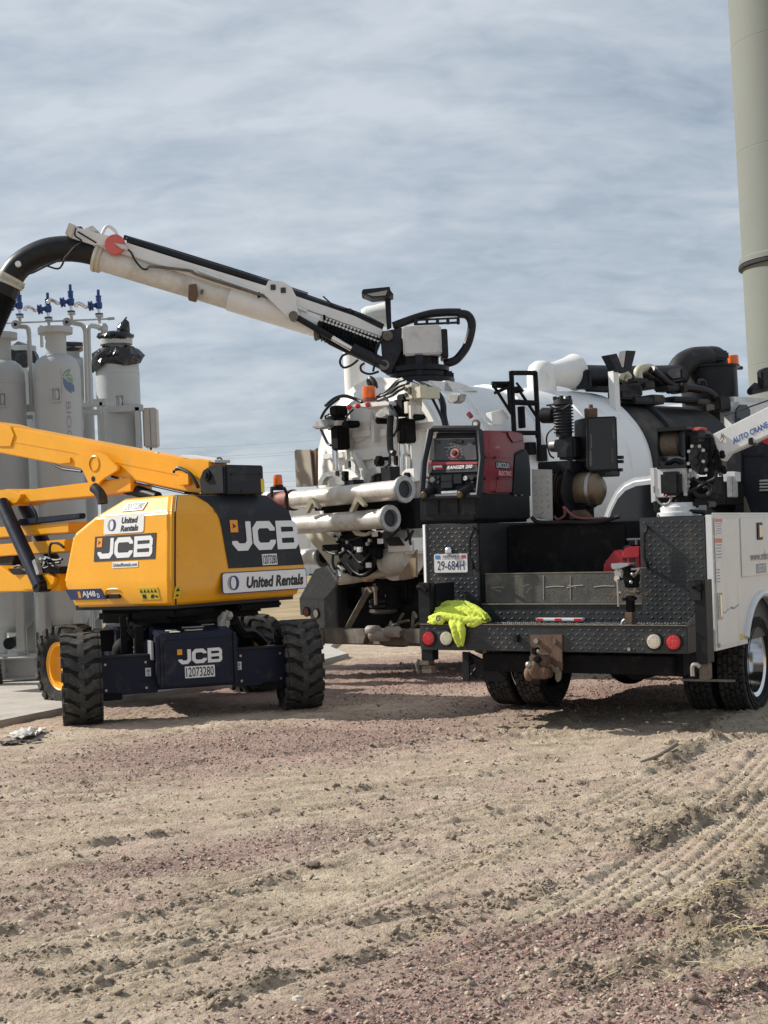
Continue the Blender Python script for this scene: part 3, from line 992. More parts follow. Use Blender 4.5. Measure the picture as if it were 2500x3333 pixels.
# --- hood: stacked outlines (z, left x, tail y, right x, front y)
RING = [(1.03, -0.87, -0.95, 0.84, 0.47), (1.27, -0.93, -1.02, 0.92, 0.56), (1.72, -0.875, -0.99, 0.82, 0.46), (1.87, -0.857, -0.98, 0.76, 0.16), (2.03, -0.72, -0.86, 0.56, -0.12)]


def ring_pts(r, c=0.035):
    z, xl, yb, xr, yf = r
    return [Vector(p) for p in ((xl, yb + c, z), (xl + c, yb, z), (xr - 3 * c, yb, z), (xr, yb + 3 * c, z), (xr, yf - c, z), (xr - c, yf, z), (xl + 2 * c, yf, z), (xl, yf - 2 * c, z))]


def hood_y(z):      # tail face
    return float(np.interp(z, [r[0] for r in RING], [r[2] for r in RING]))


def hood_x(z):      # left face
    return float(np.interp(z, [r[0] for r in RING], [r[1] for r in RING]))


hb = MB()
rings = [ring_pts(r) for r in RING]
n8 = 8
hb.v = [tuple(p) for rg in rings for p in rg]
for k in range(len(rings) - 1):
    hb.f += [(k * n8 + i, k * n8 + (i + 1) % n8, (k + 1) * n8 + (i + 1) % n8, (k + 1) * n8 + i) for i in range(n8)]
hb.f += [tuple(range(n8 - 1, -1, -1)), tuple(range((len(rings) - 1) * n8, len(rings) * n8))]
hood = hb.build('hood', yellow, lift, bevel=0.032, seg=3, ang=60)
wnm = hood.modifiers.new('weighted', 'WEIGHTED_NORMAL'); wnm.weight = 100; wnm.keep_sharp = False
# seam beside the corner
seam = MB()
for z0_, z1_ in zip([1.035, 1.27, 1.72, 1.87], [1.27, 1.72, 1.87, 2.02]):
    y0_, y1_ = hood_y(z0_), hood_y(z1_)
    x0_, x1_ = hood_x(z0_), hood_x(z1_)
    seam.slab([(x0_ + 0.045, y0_ - 0.004, z0_), (x0_ + 0.056, y0_ - 0.004, z0_), (x1_ + 0.056, y1_ - 0.004, z1_), (x1_ + 0.045, y1_ - 0.004, z1_)], (0, 0.01, 0))
seam.build('hood_seam', ink, lift)


def tail_pt(x, z, off=0.0):
    return Vector((x, hood_y(z) - off, z))


# charcoal panel on the tail following the facets
def tail_at(px, py):
    y = -1.0
    for _ in range(4):
        p = S.on(1, y, px, py); y = hood_y(p.z)
    return p


edge = [tail_at(*p) for p in ((613, 1604), (650, 1618), (677, 1638), (716, 1695), (728, 1765), (744, 1855))]
cp = MB()
zs = sorted(set([1.335, 1.40, 1.5, 1.6, 1.72, 1.80, 1.87, 1.95, 2.022]))
ez = [p.z for p in edge][::-1]; ex = [p.x for p in edge][::-1]
L_ = []; R2_ = []
for z in zs:
    xl = float(np.interp(z, ez, ex)); xr = float(np.interp(z, [r[0] for r in RING], [r[3] for r in RING])) - 0.115
    L_.append(tail_pt(xl, z, 0.006)); R2_.append(tail_pt(xr, z, 0.006))
vs = L_ + R2_; m = len(zs)
cp.add(vs, [(i, m + i, m + i + 1, i + 1) for i in range(m - 1)])
cp.build('rear_panel', charcoal, lift)
# right rounded shoulder in charcoal with a yellow lip
sh = MB()
vs = []
for z in zs:
    r = [float(np.interp(z, [q[0] for q in RING], [q[i] for q in RING])) for i in range(5)]
    vs += [Vector((r[3] - 0.113, r[2] - 0.006, z)), Vector((r[3] - 0.012, r[2] + 0.085, z))]
sh.add(vs, [(2 * i, 2 * i + 1, 2 * i + 3, 2 * i + 2) for i in range(len(zs) - 1)])
sh.build('rear_panel', charcoal, lift)
# top of the tail is charcoal too
MB().slab([(-0.45, -0.84, 2.034), (0.44, -0.84, 2.034), (0.55, -0.72, 2.034), (0.55, -0.15, 2.034), (-0.2, -0.15, 2.034)], (0, 0, 0.006)).build('top_panel', charcoal, lift)


def tail_face(x, z):
    dz = 0.02
    return face_matrix(tail_pt(x, z), (1, 0, 0), tail_pt(x, z + dz) - tail_pt(x, z - dz))


def side_face(y, z):
    dz = 0.02
    p = Vector((hood_x(z), y, z))
    return face_matrix(p, (0, -1, 0), Vector((hood_x(z + dz), y, z + dz)) - Vector((hood_x(z - dz), y, z - dz)))


def side_at(px, py):
    x = -0.9
    for _ in range(4):
        p = S.on(0, x, px, py); x = hood_x(p.z)
    return p


# --- tail decals
p = tail_at(862, 1743)
fm = tail_face(p.x, p.z)
a_ = tail_at(738, 1745).x; b_ = tail_at(962, 1745).x; WJ = b_ - a_
fl = Flat(fm, 0.012); jcb_letters(fl, 0, 0, WJ * 0.97, 0.275); fl.build('lettering', sticker, lift)
q = Flat(fm, 0.012); q.rect(-WJ / 2 + 0.055, 0.095, 0.10, 0.115); sq = q.build('emblem', orange_sq, lift)
q = Flat(fm, 0.014); q.poly([(-WJ / 2 + 0.03, 0.07), (-WJ / 2 + 0.085, 0.095), (-WJ / 2 + 0.03, 0.125), (-WJ / 2 + 0.045, 0.097)]); q.build('emblem_mark', ink, sq)
p = tail_at(876, 1821); fm = tail_face(p.x, p.z)
nb = plate_at('number_plate', fm, 0.20, 0.105, sticker, lift, 0.010)
Flat(fm, 0.012).text('12073280', 0, 0, 0.185, 0.085, 0.015).build('digits', ink, nb)
# wide rental sign along the bottom
c0 = tail_at(712, 1925); c1 = tail_at(988, 1890)
cx = (c0.x + 0.80) / 2; zc = 1.20
sw = 0.80 - c0.x
fm = face_matrix(Vector((cx, -1.032, zc)), (1, 0, 0.0), (0, 0, 1))
sg = MB()
sgo = plate_at('rental_sign', fm, sw + 0.02, 0.20, ink_blue, lift, 0.006, 0.03)
plate_at('sign_face', face_matrix(Vector((cx, -1.0385, zc)), (1, 0, 0), (0, 0, 1)), sw, 0.182, sticker, sgo, 0.002, 0.025)
fm = face_matrix(Vector((cx, -1.0405, zc)), (1, 0, 0), (0, 0, 1))


def rings_logo(fm, cx, cy, r, parent, l=0.001):
    Flat(fm, l).disc(cx - r * 0.15, cy, r * 0.95, r).build('emblem_grey', ink_grey, parent)
    Flat(fm, l + 0.0008).disc(cx + r * 0.2, cy, r * 0.9, r).build('emblem_blue', ink_blue, parent)
    Flat(fm, l + 0.0016).disc(cx + r * 0.02, cy, r * 0.5, r * 0.82).build('emblem_white', sticker, parent)


rings_logo(fm, -sw / 2 + 0.13, 0, 0.068, sgo)
Flat(fm, 0.001).text('United Rentals', 0.13, -0.005, sw - 0.34, 0.11, 0.05, 0.18).build('lettering', ink, sgo)
# warning stickers
for (px_, py_, w_, h_) in ((577, 1928, 0.07, 0.115),):
    p = tail_at(px_, py_); fm = tail_face(p.x, p.z)
    ws = plate_at('warning_sticker', fm, w_, h_, sticker_yel, lift, 0.004)
    Flat(fm, 0.006).poly([(-0.025, 0.012), (0.025, 0.012), (0, 0.045)]).poly([(-0.02, -0.04), (0.025, -0.03), (-0.005, -0.012)]).build('pictogram', ink, ws)
# --- left side decals
p = side_at(486, 1931); fm = side_face(p.y, p.z)
# side_at(...) uses the tucked-in lower band
ws = plate_at('warning_sticker', fm, 0.26, 0.115, sticker_yel, lift, 0.004)
f_ = Flat(fm, 0.006)
for k in range(5):
    f_.poly([(-0.115 + k * 0.048, 0.008), (-0.079 + k * 0.048, 0.008), (-0.097 + k * 0.048, 0.045)])
f_.rect(-0.07, -0.028, 0.05, 0.04).poly([(0.01, -0.045), (0.05, -0.045), (0.075, -0.012), (0.03, -0.01)]).rect(0.095, -0.03, 0.03, 0.02)
f_.build('pictogram', ink, ws)
p = side_at(406, 1782); fm = side_face(p.y, p.z)
a_ = side_at(308, 1782).y; b_ = side_at(506, 1782).y; w_ = abs(a_ - b_)
lp = plate_at('maker_plate', fm, w_, 0.235, ink, lift, 0.005)
fl = Flat(fm, 0.0075); jcb_letters(fl, 0.01, 0, w_ * 0.90, 0.19); fl.build('lettering', sticker, lp)
Flat(fm, 0.0075).rect(-w_ * 0.415, 0.058, 0.075, 0.085).build('emblem', orange_sq, lp)
Flat(fm, 0.009).poly([(-w_ * 0.415 - 0.022, 0.04), (-w_ * 0.415 + 0.02, 0.06), (-w_ * 0.415 - 0.02, 0.08), (-w_ * 0.415 - 0.01, 0.06)]).build('emblem_mark', ink, lp)
p = side_at(404, 1707); fm = side_face(p.y, p.z)
a_ = side_at(338, 1707).y; b_ = side_at(467, 1707).y; w_ = abs(a_ - b_)
rp = plate_at('rental_sign', fm, w_, 0.165, sticker, lift, 0.006, 0.02)
rings_logo(fm, -w_ * 0.30, 0, 0.055, rp, 0.0072)
Flat(fm, 0.0075).text('United', 0.085, 0.036, 0.23, 0.06, 0.05, 0.18).text('Rentals', 0.085, -0.038, 0.25, 0.06, 0.05, 0.18).build('lettering', ink, rp)
p = side_at(408, 1838); fm = side_face(p.y, p.z)
wp = plate_at('web_sticker', fm, 0.36, 0.055, sticker, lift, 0.005)
Flat(fm, 0.007).text('UnitedRentals.com', 0, 0, 0.335, 0.034, 0.015, 0.15).build('lettering', ink, wp)
p = side_at(279, 1935); fm = side_face(p.y, p.z)
a_ = side_at(217, 1938).y; b_ = side_at(341, 1935).y; w_ = abs(a_ - b_)
mp_ = MB().slab([fm @ Vector(v) for v in ((-w_ / 2, 0.055, 0), (w_ / 2 - 0.04, 0.055, 0), (w_ / 2, -0.05, 0), (-w_ / 2 + 0.05, -0.05, 0))], fm.to_3x3() @ Vector((0, 0, 0.005))).build('model_plate', ink_blue, lift)
Flat(fm, 0.007).text('AJ48', 0.055, 0, 0.20, 0.07, 0.03).text('D', 0.19, -0.012, 0.036, 0.045, 0.03).build('lettering', sticker, mp_)
Flat(fm, 0.007).rect(-0.085, 0, 0.04, 0.065).build('emblem', orange_sq, mp_)
p = side_at(372, 1940); fm = side_face(p.y, p.z)
lt = MB()
lt.slab([fm @ Vector(v) for v in ((-0.10, -0.02, 0), (0.09, -0.02, 0), (0.10, 0.005, 0), (0.09, 0.02, 0), (-0.07, 0.02, 0), (-0.11, 0.005, 0))], fm.to_3x3() @ Vector((0, 0, 0.022)))
lt.cyl(fm @ Vector((-0.085, 0, 0)), fm @ Vector((-0.085, 0, 0.035)), 0.02)
lt.build('latch', black, lift, bevel=0.003)
MB().tube([fm @ Vector(v) for v in ((-0.12, 0.02, 0), (-0.08, 0.062, 0), (0.06, 0.066, 0), (0.10, 0.05, 0))], 0.008, 6, 4).build('latch_recess', yellow, lift)
# number on the sloping top edge
z_ = 1.94
p = Vector((hood_x(z_), -0.42, z_)); fm = face_matrix(p + Vector((-0.003, 0, 0.003)), (0, -1, 0), (hood_x(1.99) - hood_x(1.89), 0, 0.10))
nb = plate_at('number_plate', fm, 0.30, 0.10, sticker, lift, 0.006)
Flat(fm, 0.008).text('12073280', 0, 0, 0.27, 0.08, 0.015).build('digits', ink, nb)

# --- black cover box at the boom foot
bx = MB()
bx.bb(-0.13, 0.37, -0.95, -0.70, 2.03, 2.305)
bx.slab([(-0.135, -0.95, 2.03), (-0.135, -0.62, 2.03), (-0.135, -0.62, 2.20), (-0.135, -0.66, 2.26), (-0.135, -0.72, 2.29), (-0.135, -0.95, 2.30)], (-0.03, 0, 0))
bo = bx.build('cover_box', charcoal, lift, bevel=0.012)
MB().cyl((-0.165, -0.73, 2.22), (-0.185, -0.73, 2.22), 0.055, n=24).cyl((-0.185, -0.73, 2.22), (-0.2, -0.73, 2.22), 0.03, n=20).build('pivot_cap', black, bo, bevel=0.004)
fm = face_matrix((0.345, -0.951, 2.11), (1, 0, 0), (0, 0, 1))
plate_at('warning_sticker', fm, 0.045, 0.13, sticker_yel, bo, 0.003)
builds(MB().bb(-0.05, 0.30, -0.953, -0.949, 2.215, 2.222).bolt((-0.06, -0.95, 2.215), (0, -1, 0), 0.01).bolt((0.06, -0.95, 2.06), (0, -1, 0), 0.01).bolt((0.31, -0.95, 2.22), (0, -1, 0), 0.01), 'hinge_line', black, bo)

# --- beacon on the right shoulder
bp_ = S.on(1, -0.75, 906, 1600)
bk = MB().tube([bp_ + Vector((-0.10, 0, -0.06)), bp_ + Vector((-0.09, 0, 0.03)), bp_ + Vector((0.09, 0, 0.03)), bp_ + Vector((0.12, 0, -0.02)), bp_ + Vector((0.12, 0, -0.30))], 0.016, 8).build('beacon_bracket', black, lift)
MB().lathe([(0.05, 0), (0.055, 0.012), (0.05, 0.03)], bp_ + Vector((0, 0, 0.035)), (0, 0, 1), 20).build('beacon_base', black, bk)
MB().lathe([(0.046, 0), (0.047, 0.02), (0.043, 0.085), (0.038, 0.10), (0, 0.102)], bp_ + Vector((0, 0, 0.066)), (0, 0, 1), 20).build('beacon_lens', amber, bk)

# --- booms (along +y)
def beam(name, pts, x0, x1, mat, bev=0.012):
    return MB().slab([(x0, p.y, p.z) for p in pts], (x1 - x0, 0, 0)).build(name, mat, lift, bevel=bev)


P = lambda x, *pts: [S.on(0, x, *j5(q)) for q in pts]
up = P(-0.12, (0, 88), (1060, 288), (1659, 395), (1659, 690), (1060, 560), (640, 470), (0, 345))
e0, e1 = up[0], up[-1]
ext = [Vector((-0.12, 4.2, e0.z + (4.2 - e0.y) * 0.172)), Vector((-0.12, 4.2, e0.z + (4.2 - e0.y) * 0.172 - 0.24))]
foot = [Vector((-0.12, -0.60, 2.385)), Vector((-0.12, -0.72, 2.36)), Vector((-0.12, -0.72, 2.10)), Vector((-0.12, -0.60, 2.06))]
ub = beam('main_boom', [ext[0]] + up[:2] + [S.on(0, -0.12, *j7((0, 640)))] + foot + up[3:] + [ext[1]], -0.12, 0.12, yellow)
lip = P(-0.12, (0, 215), (640, 330), (1060, 425), (1659, 545), (1659, 553), (1060, 434), (640, 339), (0, 224))
MB().slab([Vector((-0.121, q.y, q.z)) for q in lip], (-0.004, 0, 0)).build('weld_line', yellow, ub)
# sleeve collar at the left edge
cl = P(-0.135, (0, 80), (95, 105), (130, 180), (95, 290), (0, 290))
MB().slab([Vector((-0.135, 4.2, cl[0].z + 0.29))] + cl + [Vector((-0.135, 4.2, cl[-1].z + 0.29))], (0.27, 0, 0)).build('boom_sleeve', yellow, lift, bevel=0.01)
# cylinder lug
lg = P(-0.20, (670, 378), (720, 352), (790, 336), (870, 338), (950, 365), (1010, 420), (1062, 470), (1060, 500), (940, 572), (905, 600), (875, 640), (835, 645), (800, 632), (740, 500), (670, 425))
lo = MB().slab(lg, (0.03, 0, 0)).build('cylinder_lug', yellow, lift, bevel=0.006)
c_ = S.on(0, -0.20, *j5((840, 578)))
MB().cyl(c_ + Vector((-0.004, 0, 0)), c_ + Vector((0.02, 0, 0)), 0.028, n=20).build('pin', black, lo)
c_ = S.on(0, -0.20, *j5((850, 440)))
MB().lathe([(0.075, 0), (0.085, 0.006), (0.075, 0.012)], c_ + Vector((0.002, 0, 0)), (-1, 0, 0), 24, cap=False).build('boss', yellow, lo)
MB().slab([Vector((0.17, q.y, q.z)) for q in lg], (0.03, 0, 0)).build('cylinder_lug', yellow, lift)
# lift cylinder
r0 = S.on(0, -0.05, *j5((890, 590))); r1 = S.on(0, -0.05, *j5((1130, 655))); r2 = S.on(0, -0.05, *j5((1420, 745)))
MB().cyl(r0, r1, 0.028, n=16).build('cylinder_rod', chrome, lift)
MB().cyl(r1, r2, 0.058, n=20).cyl(r1, r1 + (r2 - r1) * 0.15, 0.066, n=20).build('cylinder', black, lift)
rail = P(-0.10, (1000, 545), (1659, 690), (1659, 715), (1000, 565))
MB().slab(rail, (0.2, 0, 0)).build('slide_rail', black, lift)
MB().slab(P(-0.105, (1060, 560), (1659, 698), (1659, 706), (1060, 567)), (0.008, 0, 0)).build('rail_edge', chrome, lift)
# hoses and small box near the foot
MB().tube([S.on(0, -0.16, *j7(q)) for q in ((-90, 750), (-60, 740), (0, 765), (60, 800), (105, 860), (150, 950))], 0.018, 8, 4).build('hose', hose_black, lift)
MB().tube([S.on(0, -0.16, *j5(q)) for q in ((1565, 525), (1570, 500), (1610, 492), (1659, 500))], 0.012, 8, 4).build('hose', hose_black, lift)
fb = S.on(0, -0.12, *j7((30, 860)))
MB().bb(-0.165, -0.122, fb.y - 0.07, fb.y + 0.07, fb.z - 0.06, fb.z + 0.06).build('junction_cover', yellow, lift, bevel=0.006)
MB().slab([(-0.1, -0.30, 2.42), (0.1, -0.30, 2.42), (0.1, -0.78, 2.335), (-0.1, -0.78, 2.335)], (0, 0, 0.03)).build('top_plate', grey_box, lift, bevel=0.004)
MB().tube([S.on(0, 0, *j7(q)) for q in ((350, 660), (360, 635), (395, 635), (410, 665))], 0.008, 6, 4).build('eye', black, lift)
MB().tube([S.on(0, -0.03, *j5(q)) for q in ((1385, 362), (1400, 342), (1430, 345), (1436, 368))], 0.006, 6, 4).build('eye', black, lift)
# small dark fittings and hose under the boom
MB().tube([S.on(0, -0.1, *j5(q)) for q in ((470, 440), (560, 485), (660, 500), (735, 510))], 0.014, 8, 4).build('hose', hose_black, lift)
MB().bb(-0.14, -0.09, *sorted([S.on(0, -0.1, *j5((570, 400))).y, S.on(0, -0.1, *j5((660, 400))).y]), S.on(0, -0.1, *j5((600, 440))).z, S.on(0, -0.1, *j5((600, 392))).z).build('stop_block', yellow, lift, bevel=0.004)
# exhaust
ex_ = [S.on(0, -0.45, *j5(q)) for q in ((846, 655), (885, 690), (915, 740), (925, 800))]
MB().tube(ex_, 0.052, 16, 5, caps=False).tube(ex_, 0.046, 16, 5, caps=False).build('exhaust_pipe', dusty_black, lift)

# riser arms behind the hood, towards the left edge
def arm(name, x0, x1, mat, *pts, ext_y=None):
    q = P(x0, *pts)
    return MB().slab(q, (x1 - x0, 0, 0)).build(name, mat, lift, bevel=0.01)


arm('riser_arm', -0.14, 0.14, yellow, (-900, 800), (130, 690), (780, 610), (1180, 560), (1180, 690), (830, 735), (160, 795), (-900, 920))
arm('knuckle', -0.20, 0.20, yellow, (-60, 690), (60, 668), (130, 690), (185, 715), (185, 745), (150, 795), (90, 820), (-60, 790))
arm('riser_arm', -0.16, 0.16, yellow, (-900, 1110), (0, 1010), (620, 965), (620, 1062), (0, 1105), (-900, 1210))
arm('riser_arm', -0.16, 0.16, yellow, (-900, 1260), (0, 1165), (585, 1122), (585, 1235), (0, 1275), (-900, 1370))
arm('link_bar', -0.19, -0.11, navy, (160, 940), (720, 885), (720, 935), (160, 1000))
arm('riser_cover', -0.12, 0.12, charcoal, (-900, 1300), (0, 1270), (135, 1268), (110, 1360), (-900, 1400))
arm('turret_frame', -0.30, 0.45, yellow, (-900, 1360), (0, 1362), (90, 1430), (540, 1420), (545, 1585), (0, 1595), (-900, 1660))
arm('turret_plate', -0.36, -0.30, yellow, (170, 1490), (220, 1440), (430, 1425), (490, 1470), (490, 1510), (440, 1570), (200, 1580), (165, 1540))
arm('deck_tray', -0.34, 0.3, black, (60, 1385), (545, 1370), (545, 1430), (110, 1440))
pa, pb = S.on(0, -0.26, *j5((15, 790))), S.on(0, -0.40, *j5((365, 1545)))
MB().cyl(pa, pb, 0.075, n=18).build('riser_cylinder', navy, lift)
MB().cyl(pb + Vector((-0.06, 0, 0)), pb + Vector((0.1, 0, 0)), 0.06, n=18).build('pin', black, lift)
pa, pb = S.on(0, 0.25, *j5((215, 820))), S.on(0, 0.25, *j5((480, 1300)))
MB().cyl(pa, pb, 0.07, n=18).build('riser_cylinder', navy, lift)
pb2 = S.on(0, -0.47, *j5((338, 1370)))
MB().box(pb2, (0.05, 0.05, 0.16), Matrix.Rotation(R_(-25), 3, 'X')).build('clamp', galv, lift)
for pts in (((445, 1290), (450, 1190), (470, 1155), (530, 1160), (575, 1195)), ((380, 1330), (430, 1300), (500, 1310), (560, 1300)), ((130, 1370), (180, 1360), (230, 1400), (330, 1390), (420, 1350), (540, 1330)), ((370, 1340), (400, 1380), (470, 1360), (540, 1380)), ((270, 810), (310, 860), (330, 910), (325, 960))):
    MB().tube([S.on(0, -0.38, *j5(q)) for q in pts], 0.014, 7, 4).build('hose', hose_black, lift)
for q in ((395, 1310), (425, 1345), (440, 1300)):
    MB().bolt(S.on(0, -0.40, *j5(q)), (-1, 0, 0.3), 0.02, 0.05).build('hose_fitting', chrome, lift)

# --- turntable bearing and chassis
MB().lathe([(0.48, 0.80), (0.48, 0.88), (0.42, 0.90), (0.42, 1.0), (0.55, 1.0), (0.55, 1.04)], (0, 0, 0), (0, 0, 1), 40).build('turntable', black, lift)
MB().bb(-0.8, 0.75, -0.9, 0.5, 1.0, 1.045).build('turntable_plate', black, lift)
MB().bb(-0.62, 0.62, -0.62, 0.42, 0.86, 0.998).build('gap_shade_block', sooty, lift, bevel=0.04)  # dark filler added so lit ground doesn't show through the turntable gap
MB().bb(-0.70, -0.2, -0.80, -0.3, 0.92, 1.0).build('gap_shade_box', sooty, lift, bevel=0.02)  # more dark filler under the hood, shade built as boxes
MB().bb(0.1, 0.68, -0.82, -0.2, 0.93, 1.0).build('gap_shade_box', sooty, lift, bevel=0.02)  # second added box darkening the gap
ch = MB()
ch.bb(-0.45, 0.45, -1.0, 1.0, 0.42, 0.72)
ch.bb(-0.62, 0.62, -0.55, 0.55, 0.5, 0.82)
ch.xf(JS).build('chassis', navy, lift, bevel=0.02)
for yy in (-1.05, 1.05):
    MB().bb(-0.98, 0.98, yy - 0.10, yy + 0.10, 0.27 if yy < 0 else 0.32, 0.60).xf(JS).build('axle_beam', navy, lift, bevel=0.01)
fx = -1.153
MB().bb(-0.86, -0.34, fx - 0.012, fx + 0.01, 0.25, 0.585).xf(JS).build('axle_panel', navy, lift, bevel=0.004)
MB().bb(0.35, 0.85, fx - 0.012, fx + 0.01, 0.25, 0.585).xf(JS).build('axle_panel', navy, lift, bevel=0.004)
builds(MB().bb(-0.86, -0.34, fx - 0.03, fx + 0.03, 0.587, 0.603).bb(0.35, 0.85, fx - 0.03, fx + 0.03, 0.587, 0.603).xf(JS), 'panel_flange', charcoal, lift)
bl_ = MB()
for x_, z_ in ((-0.80, 0.53), (-0.44, 0.53), (-0.80, 0.30), (-0.44, 0.30), (0.43, 0.53), (0.80, 0.53), (0.43, 0.30), (0.80, 0.30)):
    bl_.bolt((x_, fx - 0.012, z_), (0, -1, 0), 0.012, 0.008)
builds(bl_.xf(JS), 'panel_bolt', steel, lift)
cb = MB()
cb.slab([(-0.34, -1.32, 0.30), (-0.34, -1.32, 0.74), (-0.34, -1.29, 0.78), (-0.34, -0.75, 0.84), (-0.34, -0.75, 0.30)], (0.68, 0, 0))
cbo = cb.xf(JS).build('centre_box', navy, lift, bevel=0.012)
MB().bb(-0.30, 0.30, -1.335, -1.318, 0.31, 0.72).xf(JS).build('box_cover', navy, cbo, bevel=0.006)
builds(MB().bb(-0.365, -0.335, -1.34, -1.2, 0.33, 0.76).bb(0.335, 0.365, -1.34, -1.2, 0.30, 0.76).xf(JS), 'box_flange', navy, cbo, bevel=0.004)
fmj = JS @ face_matrix((0.03, -1.337, 0.565), (1, 0, 0), (0, 0, 1))
fl = Flat(fmj, 0.003); jcb_letters(fl, 0, 0, 0.40, 0.13); fl.build('lettering', sticker, cbo)
Flat(fmj, 0.003).rect(-0.185, 0.045, 0.045, 0.05).build('emblem', orange_sq, cbo)
fmj = JS @ face_matrix((0.02, -1.337, 0.425), (1, 0, 0), (0, 0, 1))
nb = plate_at('number_plate', fmj, 0.27, 0.105, sticker, cbo, 0.003)
Flat(fmj, 0.004).text('12073280', 0, 0, 0.25, 0.085, 0.012).build('digits', ink, nb)
for x_, z_ in ((-0.42, 0.44), (0.41, 0.44)):
    fmj = JS @ face_matrix((x_, fx - 0.012, z_), (1, 0, 0), (0, 0, 1))
    st_ = plate_at('tie_down_sticker', fmj, 0.05, 0.075, sticker, lift, 0.002)
    Flat(fmj, 0.003).disc(0, 0.01, 0.016).rect(0, -0.022, 0.02, 0.015).build('pictogram', ink_grey, st_)
tp_ = MB()
for x_, y_, w_ in ((-0.2, -1.18, 0.10), (0.0, -1.22, 0.16), (0.02, -1.05, 0.2), (0.18, -0.95, 0.12), (-0.18, -1.27, 0.09)):
    z_ = 0.786 + (y_ + 1.29) * 0.111
    tp_.slab([(x_ - w_ / 2, y_ - 0.02, z_ - 0.002), (x_ + w_ / 2, y_ - 0.02, z_ - 0.002), (x_ + w_ / 2, y_ + 0.03, z_ + 0.0035), (x_ - w_ / 2, y_ + 0.03, z_ + 0.0035)], (0, 0, 0.004))
builds(tp_.xf(JS), 'top_sticker', cream, cbo)
# steering and drive clutter on the far axle
cl = MB()
cl.cyl((-0.9, 0.95, 0.52), (0.9, 0.95, 0.52), 0.035).cyl((-0.3, 0.9, 0.62), (0.35, 0.9, 0.62), 0.06).cyl((-0.9, -0.8, 0.42), (0.9, -0.8, 0.42), 0.05)
cl.bb(-0.95, -0.80, -0.95, -0.75, 0.35, 0.62).bb(0.80, 0.95, -0.95, -0.75, 0.35, 0.62).ball((0.55, -0.6, 0.62), 0.13).ball((-0.55, -0.6, 0.62), 0.12)
cl.bb(0.45, 0.7, -0.4, 0.1, 0.55, 0.75).bb(-0.75, -0.5, -0.3, 0.2, 0.6, 0.8)
cl.bb(-0.5, -0.42, -1.0, -0.82, 0.55, 0.85).bb(-0.62, -0.56, -0.9, -0.86, 0.6, 0.95).cyl((-0.44, -0.95, 0.75), (-0.44, -0.95, 0.55), 0.04)
cl.bb(0.62, 0.92, -1.22, -0.98, 0.20, 0.27).bb(-0.95, -0.66, -1.2, -0.98, 0.21, 0.27)
builds(cl.xf(JS), 'axle_gear', sooty, lift, bevel=0.01)
builds(MB().tube([(0.42, -1.0, 0.85), (0.5, -0.9, 0.74), (0.62, -0.8, 0.72), (0.75, -0.7, 0.60)], 0.05, 8, 4).tube([(-0.45, -0.9, 0.7), (-0.55, -0.85, 0.85), (-0.5, -0.7, 0.95)], 0.02, 8, 4).tube([(-0.35, -0.7, 0.8), (-0.5, -0.5, 0.9), (-0.3, -0.3, 1.0)], 0.02, 8, 4).xf(JS), 'drive_hose', hose_black, lift)
builds(MB().bb(-0.50, -0.42, -0.86, -0.80, 0.60, 0.62).bb(-0.50, -0.42, -0.86, -0.80, 0.64, 0.66).bb(-0.4, -0.38, -1.28, -1.0, 0.55, 0.72).xf(JS), 'bracket', galv, lift, bevel=0.003)
mb = MB()
for i in range(14):
    mb.ball((0.33 + random.uniform(-0.05, 0.05), -0.98 + random.uniform(-.04, .04), 0.84 + random.uniform(-0.06, 0.08)), random.uniform(0.025, 0.045), 5, (1, 1, 1.3))
mb.xf(JS).build('wrapped_plastic', lamp_glass, lift, flat=True)

wh = chevron_wheel()
for i, (x_, y_, stq, sp) in enumerate(((-1.0, -1.05, -5, 0), (1.0, -1.05, -4, 7), (-0.93, 1.0, 26, 3), (1.0, 1.05, 30, 12))):
    w = place_wheel(wh, lift, (0, 0, 0), first=(i == 0))
    p = J.M @ Vector((x_, y_, 0)); gz = hgt(p.x, p.y)
    w.matrix_local = JS @ Matrix.Translation((x_, y_, 0.405 + 0.5 * gz)) @ Matrix.Rotation(R_(stq), 4, 'Z') @ Matrix.Rotation(R_(sp), 4, 'X')
builds(MB().cyl((-0.98, -1.05, 0.42), (-0.86, -1.05, 0.42), 0.10).cyl((0.98, -1.05, 0.42), (0.86, -1.05, 0.42), 0.10).xf(JS), 'hub_drive', black, lift)

# ================================================================== GAS VESSELS ON A SKID
GD = 18.6
G = Frame((0, GD, 0), 0)
g0 = crop(0, 900, 450 / 1659); g1 = crop(0, 700, 1000 / 1659); g5 = crop(0, 1850, 600 / 1659)
BASE = 0.06


def gp(px, py, y=0.0):
    return G.on(1, y, px, py)


SCALE = FPX / GD


